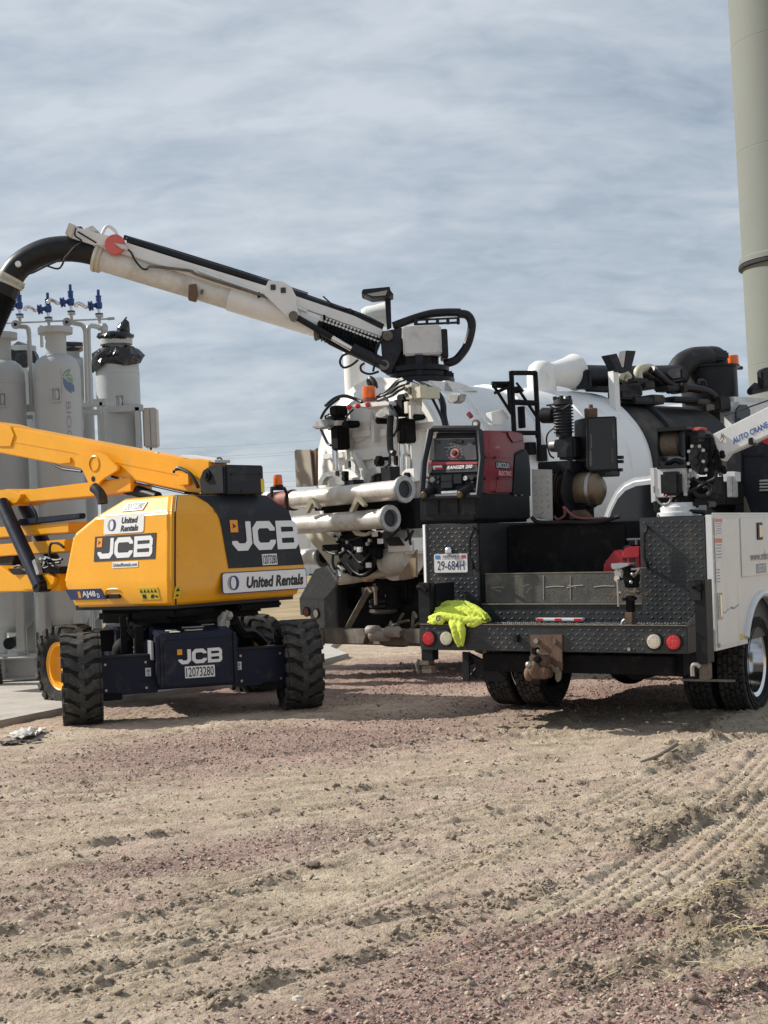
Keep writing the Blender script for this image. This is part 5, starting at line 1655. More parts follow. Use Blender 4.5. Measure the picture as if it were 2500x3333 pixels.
for i in range(12):
    a = 2 * math.pi * i / 12
    MB().bolt(c_ + Vector((0.25 * math.cos(a), -0.13, 0.25 * math.sin(a))), (0, -1, 0), 0.022, 0.035).build('valve_bolt', sooty, vac)
box_px('valve_arm', sooty, -0.62, -0.5, d5, (405, 480), (560, 530), bev=0.01)
box_px('valve_arm', sooty, -0.58, -0.48, d5, (560, 380), (900, 430), bev=0.02)
box_px('valve_arm', sooty, -0.60, -0.48, d5, (560, 520), (900, 610), bev=0.02)
box_px('valve_arm', sooty, -0.55, -0.45, d5, (640, 600), (800, 760), bev=0.02)
for pts in (((520, 400), (600, 440), (700, 430), (800, 390)), ((510, 560), (505, 640), (525, 700)), ((640, 640), (700, 720), (780, 750), (860, 690), (890, 590)), ((600, 500), (680, 560), (760, 640), (840, 560)), ((420, 500), (480, 550), (560, 560), (640, 520)), ((660, 460), (700, 520), (650, 600)), ((1110, 330), (1060, 380), (1020, 410)), ((1180, 330), (1190, 400), (1160, 440)), ((1230, 350), (1200, 420), (1210, 480))):
    hose('valve_hose', 0.016, -0.62, d5, *pts, n=8)
MB().lathe([(0.11, 0), (0.115, 0.02), (0.10, 0.2), (0.08, 0.4)], vp(1, -0.62, d5, (555, 752))[0], (0.5, 0.87, 0), 24).build('drain_pipe', dirty_white, vac)
p_ = vp(1, -0.63, d5, (552, 752))[0]
MB().lathe([(0.03, 0), (0.10, -0.01), (0.105, 0.01), (0.1, 0.03)], p_, (0.5, 0.87, 0), 24).build('drain_cap', chrome, vac)
for a, b in (((720, 500), (690, 600)), ((800, 640), (850, 690)), ((905, 425), (925, 455)), ((855, 360), (880, 380))):
    box_px('label_tag', sticker, -0.66, -0.63, d5, a, (a[0] + 40, a[1] + 45), bev=0.003)
for q in ((615, 520), (650, 455), (725, 510), (560, 425), (850, 440), (830, 470)):
    p_ = vp(1, -0.63, d5, q)[0]
    MB().cyl(p_, p_ - Vector((0, 0.03, 0)), 0.022, n=10).build('hose_fitting', steel, vac)
plate('wood_chock', M('raw_wood', (0.35, 0.26, 0.17), 0.8), -0.7, 0.1, d5, (740, 800), (830, 755), (870, 730), (935, 765), (900, 780), (840, 785), (800, 815))
# cradle brackets for the stored pipes
for pts in (((250, 190), (290, 60), (310, 55), (385, 140), (370, 160), (320, 105), (275, 195)), ((650, 180), (705, 45), (725, 45), (795, 120), (780, 140), (730, 90), (680, 190))):
    plate('pipe_cradle', M('cradle_paint', (0.28, 0.25, 0.18), 0.7, dirt=(0.1, 0.09, 0.07)), -0.88, 0.05, d5, *pts)
for a, b in (((290, 100), (330, 150)), ((700, 80), (740, 140)), ((340, 120), (400, 170)), ((750, 110), (800, 160)), ((420, 130), (1000, 160))):
    box_px('cradle_arm', sooty, -0.62, -0.45, d5, a, b)
plate('pipe_hanger', cream, -0.66, 0.05, d5, (645, 325), (680, 320), (730, 365), (800, 375), (830, 355), (840, 385), (780, 405), (710, 395))
hose('rack_rail', 0.03, -0.60, d5, (258, 352), (420, 345), (640, 340), mat=sooty, sm=0)
box_px('rack_beam', sooty, -0.4, -0.2, d5, (880, 90), (1250, 330))
# --- left tail panel with lamps
tailp = plate('tail_panel', M('dull_galvanized', (0.17, 0.18, 0.18), 0.55, metal=0.4, var=0.25, scale=20, dirt=(0.26, 0.24, 0.2), damt=0.3, dscale=6), -0.55, 0.03, d5, (205, 960), (250, 880), (345, 700), (460, 665), (540, 780), (535, 850), (430, 965), (435, 1228), (352, 1240), (300, 1120), (215, 1110))
plate('tail_panel_fold', M('dull_galvanized'), -0.562, 0.012, d5, (205, 962), (430, 962), (430, 970), (205, 970), parent=tailp)
for q, mt in (((272, 1082), M('dull_red_lens', (0.16, 0.03, 0.035), 0.35)), ((357, 1098), clear_lens)):
    p_ = vp(1, -0.56, d5, q)[0]
    MB().lathe([(0.058, 0.01), (0.06, -0.008), (0.05, -0.012), (0.05, 0.01)], p_, (0, 1, 0), 24, cap=False).build('lamp_grommet', rubber, tailp)
    MB().lathe([(0.05, 0.0), (0.05, -0.008), (0.03, -0.014), (0, -0.015)], p_, (0, 1, 0), 24).build('tail_lamp', mt, tailp)
plate('wheel_well_shade', sooty, -0.12, 0.04, d5, (432, 970), (545, 850), (560, 790), (1290, 790), (1290, 1232), (440, 1232))  # flat dark sheet added to fill in the shade around the wheel
# --- bumper beam, strut and lifted axle
box_px('bumper_beam', mud_steel, -0.55, -0.40, d5, (365, 1232), (1700, 1405), bev=0.012)
box_px('bumper_cap', mud_steel, -0.57, -0.55, d5, (360, 1240), (425, 1385))
plate('bumper_bracket', mud_steel, -0.60, 0.05, d5, (670, 1300), (720, 1235), (780, 1240), (800, 1300), (780, 1370), (680, 1370))
plate('bumper_bracket', mud_steel, -0.60, 0.05, d5, (1100, 1260), (1160, 1235), (1290, 1235), (1290, 1370), (1180, 1360))
for a, b in (((830, 1235), (910, 1270)), ((860, 1285), (1000, 1315)), ((1000, 1240), (1095, 1285))):
    p_, q_ = vp(1, -0.62, d5, (a[0], (a[1] + b[1]) / 2), (b[0], (a[1] + b[1]) / 2))
    MB().cyl(p_, q_, 0.06, n=14).build('air_cylinder', M('grey_can', (0.30, 0.27, 0.23), 0.6), vac)
a, b = vp(1, -0.5, d5, (830, 880), (640, 1228))
MB().cyl(a, b, 0.045, n=4).build('strut', mud_steel, vac)
plate('strut_bracket', mud_steel, -0.52, 0.05, d5, (760, 865), (880, 855), (885, 890), (800, 935), (770, 930))
hose('strut_link', 0.018, -0.5, d5, (880, 830), (890, 900), (895, 1020), mat=mud_steel, sm=0)
for zq in (990, 1030, 1075):
    p_ = vp(1, -0.2, d5, (965, zq))[0]
    MB().lathe([(0.12, -0.03), (0.17, -0.01), (0.17, 0.02), (0.12, 0.035)], p_, (0, 0, 1), 24).build('air_spring', mud_steel if zq > 1060 else dusty_black, vac)
plate('axle_gusset', dirty_white, -0.25, 0.03, d5, (1000, 880), (1055, 940), (990, 955), (970, 945))
for pts in (((1010, 1240), (1030, 1180), (1060, 1240)), ((1080, 1240), (1110, 1150), (1140, 1100)), ((1040, 1210), (1110, 1180), (1190, 1160)), ((1220, 1210), (1240, 1090), (1260, 1140)), ((1210, 1235), (1290, 1180))):
    hose('brake_rod', 0.016, -0.5, d5, *pts, mat=mud_steel, sm=0, n=6)
box_px('frame_rail', sooty, -0.35, 6.5, d5, (560, 790), (700, 860), bev=0)
fr_ = MB()
fr_.bb(-0.45, -0.35, -0.3, 8, 0.78, 1.02).bb(0.35, 0.45, -0.3, 8, 0.78, 1.02).bb(-1.15, 1.15, 0.0, 3.5, 1.02, 1.14)
builds(fr_, 'frame_rail', sooty, vac)
MB().cyl((-1.0, 1.0, 0.72), (1.0, 1.0, 0.72), 0.09).build('tag_axle', sooty, vac)
vw = road_wheel(0.47, 0.27, 0.29, sooty, 36, 5)
for i, (x_, y_, z_) in enumerate(((-0.95, 0.95, 0.70), (0.98, 0.95, 0.70), (-0.95, 2.6, 0.47), (1.0, 2.6, 0.47), (-0.95, 3.9, 0.47), (1.0, 3.9, 0.47), (-0.98, 8.2, 0.47), (1.0, 8.2, 0.47))):
    place_wheel(vw, vac, (x_, y_, z_), first=(i == 0), spin=i * 5)
MB().bb(-0.95, 0.95, 0.25, 0.27, 0.50, 1.12).build('shade_panel', sooty, vac)  # dark sheet added to hide lit ground seen under the tank
MB().bb(-0.60, 0.60, -0.20, 0.25, 0.86, 1.1).build('hopper_frame', sooty, vac, bevel=0.03)
MB().bb(-1.2, -0.7, -0.2, 1.6, 1.18, 1.2).bb(-1.2, -1.16, 0.2, 0.28, 0.9, 1.2).build('fender', sooty, vac)
# white splash body behind the service truck, cab far right
MB().bb(-1.2, 1.2, 4.2, 7.2, 0.6, 1.9).build('equipment_body', sooty, vac, bevel=0.03)

# --- second part of the body: black shrouds on the right
MB().lathe([(0.98, 3.6), (1.03, 3.7), (1.03, 4.25), (1.0, 4.28), (1.0, 5.55), (0.9, 5.65), (0, 5.66)], (0, 0, TZ - 0.02), (0, 1, 0), 64, cap=False).build('blower_shroud', dusty_black, vac, ang=25)
MB().lathe([(1.04, 4.2), (1.07, 4.22), (1.07, 4.32), (1.04, 4.34)], (0, 0, TZ - 0.02), (0, 1, 0), 64, cap=False).build('shroud_band', black, vac)
# top pipework measured on the plane through the tank axis
xa = 0.30
def vx(x, *pts):
    r = d8(*pts) if len(pts) > 1 else [d8(*pts)]
    return [V.on(0, x, *p) for p in r]


def tube_x(name, r, x, mat, *pts, sm=5, n=16):
    return MB().tube(vx(x, *pts), r, n, sm).build(name, mat, vac)


ball_c = vx(0.25, (300, 225))[0]
MB().lathe([(0.17, -0.35), (0.19, -0.05), (0.185, 0.06), (0.15, 0.15), (0.08, 0.2), (0, 0.21)], ball_c - Vector((0, 0, 0.02)), (0, 0, 1), 32).build('vent_dome', white, vac)
a, b = vx(0.25, (330, 225), (505, 205))
MB().lathe([(0.15, 0), (0.16, 0.15), (0.20, 0.38), (0.24, 0.52), (0.235, 0.53)], a, b - a, 32).build('vent_cone', white, vac)
tube_x('suction_main', 0.165, 0.10, black, (500, 235), (700, 238), (900, 240), (1120, 232), sm=0)
tube_x('suction_main', 0.17, 0.0, dusty_black, (1110, 240), (1140, 170), (1200, 130), (1290, 120))
can_c = vx(0.0, (1310, 345))[0]
cz0, cz1 = vx(0.0, (1310, 420))[0].z - 0.25, vx(0.0, (1310, 182))[0].z
MB().lathe([(0.40, cz0), (0.40, cz1 - 0.02), (0.44, cz1 - 0.015), (0.44, cz1 + 0.015), (0.0, cz1 + 0.02)], Vector((can_c.x, can_c.y, 0)), (0, 0, 1), 40).build('filter_canister', black, vac, ang=25)
tube_x('canister_elbow', 0.135, -0.15, dusty_black, (1365, 190), (1362, 140), (1350, 110), (1310, 105), (1280, 130))
box_px_c = vx(-0.1, (1290, 105))[0]
MB().box(box_px_c + Vector((0, 0.1, 0)), (0.3, 0.5, 0.14)).build('elbow_cover', charcoal, vac, bevel=0.03)
bc = vx(-0.2, (1448, 160))[0]
MB().lathe([(0.09, 0), (0.09, 0.02), (0.085, 0.15), (0.07, 0.16), (0, 0.162)], bc - Vector((0, 0, 0.02)), (0, 0, 1), 20).build('beacon', amber, vac)
a, b = vx(-0.2, (1400, 180), (1500, 180))
MB().cyl(a, b, 0.03, n=10).build('canister_bar', black, vac)
for r_, pts in ((0.06, ((885, 260), (880, 200), (915, 180), (960, 185), (985, 220))), (0.05, ((770, 255), (785, 210), (820, 235), (800, 270)))):
    tube_x('cream_elbow', r_, 0.35, cream, *pts)
for r_, pts in ((0.055, ((960, 190), (1010, 230), (1060, 270), (1120, 300))), (0.06, ((1060, 310), (1110, 300), (1200, 300), (1290, 320), (1340, 360), (1370, 400))), (0.02, ((900, 380), (960, 360), (1050, 375), (1150, 380))), (0.025, ((1240, 280), (1250, 255), (1275, 260), (1285, 290))), (0.03, ((1380, 395), (1375, 430)))):
    tube_x('top_hose', r_, 0.45, hose_black, *pts)
for a, b in (((790, 275), (895, 355)), ((850, 240), (930, 280)), ((900, 255), (970, 310)), ((760, 310), (840, 370)), ((840, 350), (960, 400)), ((950, 340), (1030, 400)), ((1040, 285), (1100, 320)), ((1130, 270), (1165, 330)), ((1080, 350), (1220, 385)), ((1220, 365), (1300, 400)), ((1120, 180), (1160, 250)), ((620, 290), (760, 320)), ((560, 190), (590, 300)), ((1350, 350), (1425, 440))):
    p_, q_ = vx(0.5, a, b)
    MB().bb(0.30, 0.55, min(p_.y, q_.y), max(p_.y, q_.y), min(p_.z, q_.z), max(p_.z, q_.z)).build('top_fitting', dusty_black if a[0] % 40 else charcoal, vac, bevel=0.02)
plate_pts = vx(0.55, (600, 300), (780, 280), (895, 265), (900, 350), (860, 350), (780, 320), (640, 310))
MB().slab(plate_pts, (-0.04, 0, 0)).build('walkway_plate', charcoal, vac, bevel=0.004)
# boom rest: white post with a black fork
a, b = vx(0.75, (742, 430), (735, 190))
MB().bb(0.70, 0.80, a.y - 0.05, a.y + 0.05, a.z - 0.1, b.z).build('rest_post', white, vac, bevel=0.006)
for pts in (((655, 110), (710, 100), (745, 190), (700, 195)), ((765, 82), (825, 85), (795, 200), (750, 190)), ((690, 190), (760, 180), (800, 195), (760, 215), (700, 210))):
    MB().slab(vx(0.70, *pts), (0.12, 0, 0)).build('rest_fork', charcoal, vac, bevel=0.006)
# ladder on the tank's side
for x0, y0, x1, y1, w_ in ((118, 200, 135, 560, 0.03), (262, 205, 290, 740, 0.03), (118, 210, 265, 210, 0.03), (125, 385, 275, 392, 0.035), (140, 570, 280, 570, 0.03), (100, 260, 110, 440, 0.022), (5, 270, 90, 270, 0.02), (5, 275, 130, 470, 0.018), (150, 270, 190, 320, 0.014), (170, 320, 275, 480, 0.018), (130, 300, 180, 310, 0.02), (275, 480, 275, 600, 0.025), (20, 330, 110, 290, 0.02)):
    a, b = vx(1.22, (x0, y0), (x1, y1))
    MB().cyl(a, b, w_, n=6).build('ladder_bar', sooty, vac)
for a, b in (((20, 265), (90, 300)), ((175, 410), (200, 540)), ((215, 625), (265, 700)), ((150, 290), (175, 330)), ((290, 640), (330, 740))):
    p_, q_ = vx(1.18, a, b)
    MB().bb(1.12, 1.20, min(p_.y, q_.y), max(p_.y, q_.y), min(p_.z, q_.z), max(p_.z, q_.z)).build('ladder_foot', sooty, vac, bevel=0.005)
# lifting lug on the tank, folded white bracket near the ladder
MB().slab(vx(1.15, (0, 445), (70, 430), (110, 480), (60, 520), (10, 520)), (-0.1, 0, 0)).build('side_bracket', white, vac, bevel=0.005)
# turret gussets on the tank top
for pts in (((1190, 850), (1320, 860), (1370, 940), (1290, 945)), ((1300, 850), (1330, 850), (1440, 880), (1560, 930), (1290, 942))):
    MB().slab([V.on(0, 0.55, *d3(q)) for q in pts], (-0.06, 0, 0)).build('turret_gusset', white, vac, bevel=0.004)
# silver/white cab parts in the far right corner
p_, q_ = V.on(0, 0.6, 2392, 1288), V.on(0, 0.6, 2560, 1500)
MB().bb(-1.1, 0.6, p_.y, q_.y + 1.6, q_.z, p_.z).build('cab_roof', truck_white, vac, bevel=0.08)
MB().bb(-1.15, 0.95, q_.y - 0.4, q_.y + 2.4, 0.9, q_.z + 0.1).build('cab', truck_white, vac, bevel=0.08)
MB().slab([V.on(0, 0.62, *q) for q in ((2392, 1335), (2405, 1318), (2425, 1318), (2437, 1335), (2437, 1372), (2392, 1372))], (0.03, 0, 0)).build('cab_window', glass, vac)
MB().slab([V.on(0, 0.7, *q) for q in ((2480, 1205), (2500, 1195), (2540, 1195), (2540, 1262), (2484, 1262))], (-0.1, 0, 0)).build('mirror', charcoal, vac, bevel=0.02)
for q0, q1 in (((2445, 1270), (2460, 1255)), ((2460, 1255), (2472, 1272)), ((2440, 1275), (2500, 1262))):
    MB().cyl(V.on(0, 0.6, *q0), V.on(0, 0.6, *q1), 0.05, n=8).build('horn', charcoal, vac)

# --- stored suction pipes across the rear (each lies loose in the rack)
def suction_pipe(label, a, b, r, y, red=None):
    P0 = vp(1, y, d4, a)[0]; P1 = vp(1, y, d4, b)[0]
    P1.z = P0.z = (P0.z + P1.z) / 2
    t = thing('suction_pipe', label, 'pipe', V.M @ Matrix.Translation(P0), 'suction pipes on the rear rack')
    L = (P1 - P0).length
    MB().lathe([(r - 0.008, 0), (r, 0), (r, L), (r - 0.008, L), (r - 0.008, 0)], (0, 0, 0), (1, 0, 0), 32, cap=False).build('barrel', alum, t, ang=25)
    MB().lathe([(r, L - 0.06), (r + 0.035, L - 0.035), (r + 0.04, L), (r + 0.034, L + 0.012), (r - 0.012, L + 0.012), (r - 0.02, L - 0.05)], (0, 0, 0), (1, 0, 0), 32, cap=False).build('bell_end', galv, t, ang=25)
    MB().lathe([(r - 0.0095, 0.01), (r - 0.0095, L - 0.03)], (0, 0, 0), (1, 0, 0), 28).build('bore_shade', ink, t)  # black inner skin paints the darkness inside the pipe
    if red:
        MB().lathe([(r, -red), (r + 0.012, -red + 0.02), (r + 0.012, 0.06), (r, 0.10)], (0, 0, 0), (1, 0, 0), 32).build('red_coupler', red_pipe, t, ang=25)
        MB().lathe([(r + 0.01, 0.05), (r + 0.018, 0.06), (r + 0.018, 0.075), (r + 0.01, 0.085)], (0, 0, 0), (1, 0, 0), 32, cap=False).build('clamp', sooty, t)
    else:
        MB().lathe([(r, -0.02), (r + 0.03, -0.01), (r + 0.03, 0.04), (r, 0.05)], (0, 0, 0), (1, 0, 0), 32, cap=False).build('collar', galv, t)
    return t


suction_pipe('upper silver suction pipe with a red coupling at its left end', (120, 1165), (1155, 1108), 0.108, -0.72, 0.36)
suction_pipe('middle silver suction pipe in the rear rack, just below the red-ended one', (-40, 1402), (1025, 1372), 0.108, -0.72)
t3_ = suction_pipe('lowest grey suction pipe with dark bands, left of the valve gear', (-120, 1580 + 132), (430, 1690), 0.10, -0.15)

# ---- suction boom of the vacuum truck (slewed to the left, square to the view)
B = Frame((0, 17.75, 0), 0)
VB = V.I @ B.M


def bpt(c, y, *pts):
    r = c(*pts) if len(pts) > 1 else [c(*pts)]
    return [B.on(1, y, *p) for p in r]


def bplate(name, mat, y, th, c, *pts, bev=0.006, parent=None):
    return MB().slab(bpt(c, y, *pts), (0, th, 0)).xf(VB).build(name, mat, parent or vac, bevel=bev)


def bhose(name, r, y, c, *pts, mat=None, sm=5, n=12, parent=None, caps=True):
    return MB().tube(bpt(c, y, *pts), r, n, sm, caps).xf(VB).build(name, mat or hose_black, parent or vac)


boom_white = M('boom_white', (0.74, 0.74, 0.72), 0.38, var=0.05, dirt=(0.45, 0.41, 0.34), damt=0.12, dscale=2.5, streak=False)
duct_m = M('duct_paint', (0.62, 0.61, 0.575), 0.5, var=0.12, dirt=(0.33, 0.28, 0.2), damt=0.26, dscale=2.2)
# duct (lower tube)
a, b = bpt(d1, 0.0, (525, 228))[0], B.on(1, 0.0, *d3((330, 415)))
ax_ = (b - a).normalized()
MB().cyl(a, a + (b - a) * 0.62, 0.150, n=32).xf(VB).build('boom_duct', duct_m, vac)
MB().cyl(a + (b - a) * 0.60, b, 0.165, n=32).xf(VB).build('boom_duct', boom_white, vac)
for t_, r_ in ((-0.005, 0.185), (0.028, 0.17), (0.05, 0.178)):
    MB().cyl(a + ax_ * (t_ - 0.02), a + ax_ * (t_ + 0.02), r_, n=32).xf(VB).build('duct_flange', cream if t_ > 0 else dirty_white, vac, bevel=0.006)
# bellows between duct and turret
c0 = B.on(1, 0.0, *d3((345, 430))); c1 = B.on(1, 0.0, *d3((800, 600)))
nb_ = 17
prof = []
L = (c1 - c0).length
for i in range(nb_):
    h0 = L * i / nb_
    prof += [(0.150, h0), (0.178, h0 + L / nb_ * 0.5)]
MB().lathe(prof, c0, c1 - c0, 28).xf(VB).build('bellows', hose_black, vac, ang=60)
# beam on top
top = [(500, 118), (680, 132), (1000, 228), (1659, 430)]
bm_top = bpt(d1, -0.14, (500, 122), (690, 150), (1000, 248), (1440, 383)) + [B.on(1, -0.14, *d3((600, 350))), B.on(1, -0.14, *d3((830, 462)))]
bm_bot = [B.on(1, -0.14, *d3((790, 530))), B.on(1, -0.14, *d3((180, 335)))] + bpt(d1, -0.14, (1440, 470), (1060, 340), (700, 222), (500, 165))
MB().slab(bm_top + bm_bot, (0, 0.28, 0)).xf(VB).build('boom_beam', boom_white, vac, bevel=0.012)
# lower flange line of the beam and inner section edge
bplate('beam_flange', boom_white, -0.165, 0.33, d1, (700, 205), (1060, 325), (1440, 450), (1440, 462), (1060, 337), (700, 217))
bplate('beam_flange', boom_white, -0.165, 0.33, d3, (180, 318), (500, 430), (800, 545), (795, 560), (500, 446), (180, 333))
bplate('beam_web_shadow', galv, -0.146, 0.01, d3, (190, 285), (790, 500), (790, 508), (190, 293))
# hose bundle along the top
bhose('hose_bundle', 0.045, -0.05, d1, (690, 135), (900, 200), (1100, 265), (1300, 325), (1440, 372), (1620, 440), sm=3)
bhose('hose_bundle', 0.032, 0.03, d1, (670, 120), (900, 188), (1100, 250), (1300, 312), (1440, 358), (1659, 432), sm=3)
bhose('hose_bundle', 0.05, -0.03, d3, (140, 195), (300, 250), (480, 310), (660, 375), (820, 445), sm=3)
bhose('hose_bundle', 0.032, 0.05, d3, (150, 175), (300, 228), (480, 290), (660, 352), (820, 430), sm=3)
bhose('guide_wire', 0.006, -0.05, d1, (680, 122), (1000, 222), (1440, 350), (1659, 425), mat=ink_grey, sm=0, n=5)
bhose('side_pipe', 0.018, -0.2, d1, (800, 285), (830, 278), (1020, 300), (1060, 320), (1200, 365), (1390, 425), (1560, 480), mat=mud_steel, sm=3)
bhose('control_cable', 0.012, -0.2, d1, (690, 185), (710, 205), (730, 245), (770, 290), (800, 290))
bhose('beam_pipe', 0.016, -0.17, d1, (1070, 300), (1390, 415), (1659, 520), mat=boom_white, sm=0)
bplate('pipe_clip', sooty, -0.2, 0.05, d1, (1390, 415), (1405, 415), (1405, 445), (1390, 445))
bplate('pipe_clip', sooty, -0.2, 0.05, d3, (360, 340), (376, 340), (376, 378), (360, 378))
bplate('duct_hanger', rust, -0.20, 0.10, d1, (1020, 375), (1060, 370), (1065, 425), (1055, 465), (1015, 455))
bplate('duct_mark', mud_steel, -0.175, 0.02, d1, (1085, 400), (1100, 402), (1092, 430), (1080, 425))
# lug plate with two holes drawn as an open frame
bplate('boom_lug', boom_white, -0.24, 0.05, d1, (1420, 420), (1450, 352), (1520, 355), (1572, 385), (1600, 440), (1600, 478), (1618, 540), (1600, 570), (1560, 560), (1480, 480), (1430, 432))
for q in ((1475, 390), (1530, 406)):
    c_ = bpt(d1, -0.245, q)[0]
    MB().box(c_, (0.06, 0.02, 0.065)).xf(VB).build('lug_hole', glass, vac, bevel=0.004)
c_ = bpt(d1, -0.26, (1585, 545))[0]
MB().cyl(c_ - Vector((0, 0.03, 0)), c_ + Vector((0, 0.1, 0)), 0.055, n=20).xf(VB).build('lug_pin', mud_steel, vac)
# boom cylinder
a, b, c, d = B.on(1, -0.22, *d3((150, 360))), B.on(1, -0.22, *d3((430, 520))), B.on(1, -0.22, *d3((580, 605))), B.on(1, -0.22, *d3((850, 735)))
MB().cyl(a, b, 0.038, n=16).xf(VB).build('boom_cylinder_sleeve', black, vac)
MB().cyl(b, c, 0.034, n=16).xf(VB).build('boom_cylinder_rod', chrome, vac)
MB().cyl(c, d, 0.075, n=20).xf(VB).build('boom_cylinder', charcoal, vac)
bhose('cylinder_rail', 0.03, -0.05, d3, (290, 470), (420, 560), (580, 640), mat=black, sm=0)
bplate('duct_clamp', mud_steel, -0.2, 0.05, d3, (285, 460), (315, 455), (325, 520), (305, 545), (290, 530))
bplate('duct_clamp', sooty, -0.2, 0.05, d3, (320, 390), (360, 400), (350, 460), (310, 450))
for pts in (((560, 640), (510, 660), (490, 710), (520, 750), (580, 730), (630, 690)), ((680, 715), (650, 740), (660, 780), (720, 800), (790, 780)), ((820, 530), (770, 590), (770, 660), (745, 780))):
    bhose('loop_hose', 0.014, -0.28, d3, *pts, n=7)
bhose('stay_cable', 0.006, -0.2, d3, (720, 540), (740, 600), (760, 640), (770, 670), n=5)
for pts in (((360, 200), (420, 255), (470, 295)), ((460, 280), (520, 300), (570, 300), (600, 330)), ((480, 300), (540, 330), (560, 320)), ((690, 480), (710, 440), (700, 390)), ((900, 440), (960, 400), (1050, 370))):
    bhose('stray_wire', 0.010, -0.08, d3, *pts, n=6)
# head block
bplate('head_block', boom_white, -0.17, 0.34, d1, (398, 60), (520, 95), (585, 110), (600, 165), (500, 160), (375, 118))
bplate('head_cap', dirty_white, -0.20, 0.40, d1, (372, 40), (408, 55), (385, 122), (350, 100))
bplate('head_fitting', dirty_white, -0.12, 0.24, d1, (455, 72), (500, 55), (530, 85), (480, 100))
bplate('head_fitting', charcoal, -0.10, 0.20, d1, (405, 62), (440, 60), (445, 80), (410, 80))
bhose('head_handle', 0.02, -0.15, d1, (540, 135), (565, 75), (588, 60), (620, 85), (632, 110), mat=boom_white, sm=3)
c_ = bpt(d1, -0.22, (620, 158))[0]
MB().cyl(c_, c_ + Vector((0, 0.05, 0)), 0.122, n=40).xf(VB).build('red_sheave', coral, vac, bevel=0.006)
bplate('sheave_pointer', grey_box, -0.24, 0.015, d1, (614, 150), (685, 160), (692, 188), (655, 182))
for pts in (((410, 70), (405, 110), (440, 140), (400, 175), (370, 210), (350, 230)), ((420, 90), (470, 120), (520, 150)), ((350, 230), (335, 270), (310, 290), (255, 275)), ((330, 240), (250, 275), (180, 310), (140, 320))):
    bhose('control_cable', 0.012, -0.24, d1, *pts, n=6)
# elbow hose hanging from the head
el = bpt(d1, 0.02, (520, 205), (440, 188), (350, 182), (250, 195), (160, 235), (95, 285), (55, 345), (20, 430), (-40, 560), (-90, 700), (-125, 1000), (-140, 1500), (-120, 2100), (-60, 2540))
sp = smooth_path(el, 10)
prof_r = [0.155] * len(sp)
MB().tube(sp, 0.155, 28).xf(VB).build('elbow_hose', hose_black, vac)
k0 = 70
rr = [0.165 + 0.010 * math.sin(i * 2.0) for i in range(60)]
seg = smooth_path(sp[k0:], 3)
MB().tube(seg, [0.164 + (0.012 if i % 2 else 0) for i in range(len(seg))], 28).xf(VB).build('corrugated_hose', hose_black, vac, ang=60)
i0 = 58
for di, mt, r_ in ((0, cream, 0.186), (2, galv, 0.192), (4, cream, 0.184)):
    a, b = sp[i0 + di], sp[i0 + di + 1]
    MB().cyl(a, a + (b - a).normalized() * 0.045, r_, n=32).xf(VB).build('hose_clamp', mt, vac, bevel=0.006)
c_ = bpt(d1, -0.14, (100, 268))[0]
MB().cyl(c_, c_ + Vector((-0.0, -0.03, 0.01)), 0.035, n=18).xf(VB).build('hose_badge', sticker, vac)
# --- turret on the tank top
tc_ = B.on(1, 0.0, *d3((1090, 800)))
TX, TY = tc_.x, 0.0
zt_ = B.on(1, 0.0, *d3((1090, 830))).z
MB().lathe([(0.44, zt_ - 0.12), (0.44, zt_ - 0.03), (0.34, zt_), (0.34, zt_ + 0.05), (0.38, zt_ + 0.06), (0.38, zt_ + 0.12), (0.26, zt_ + 0.13), (0.26, zt_ + 0.34)], Vector((TX, TY, 0)), (0, 0, 1), 40).xf(VB).build('slew_ring', black, vac, ang=25)
MB().lathe([(0.62, zt_ - 0.35), (0.60, zt_ - 0.13), (0.54, zt_ - 0.10)], Vector((TX, TY + 0.05, 0)), (0, 0, 1), 40).xf(VB).build('turret_base', white, vac)
bplate('turret_cheek', charcoal, -0.26, 0.05, d3, (815, 470), (900, 455), (968, 440), (965, 620), (885, 790), (850, 800), (800, 770), (815, 690), (805, 560))
bplate('turret_cheek', charcoal, 0.21, 0.05, d3, (815, 470), (900, 455), (968, 440), (965, 620), (885, 790), (850, 800), (800, 770), (815, 690), (805, 560))
bplate('turret_core', sooty, -0.2, 0.4, d3, (850, 540), (960, 520), (1210, 640), (1210, 740), (900, 790))
for q in ((858, 505), (832, 730)):
    c_ = B.on(1, -0.27, *d3(q))
    MB().cyl(c_ - Vector((0, 0.02, 0)), c_ + Vector((0, 0.06, 0)), 0.06, n=20).xf(VB).build('turret_pin', mud_steel, vac)
bplate('pin_keeper', mud_steel, -0.285, 0.012, d3, (825, 475), (860, 470), (892, 515), (885, 545), (845, 530))
bplate('pin_keeper', mud_steel, -0.285, 0.012, d3, (850, 690), (865, 715), (845, 755), (800, 750), (805, 725))
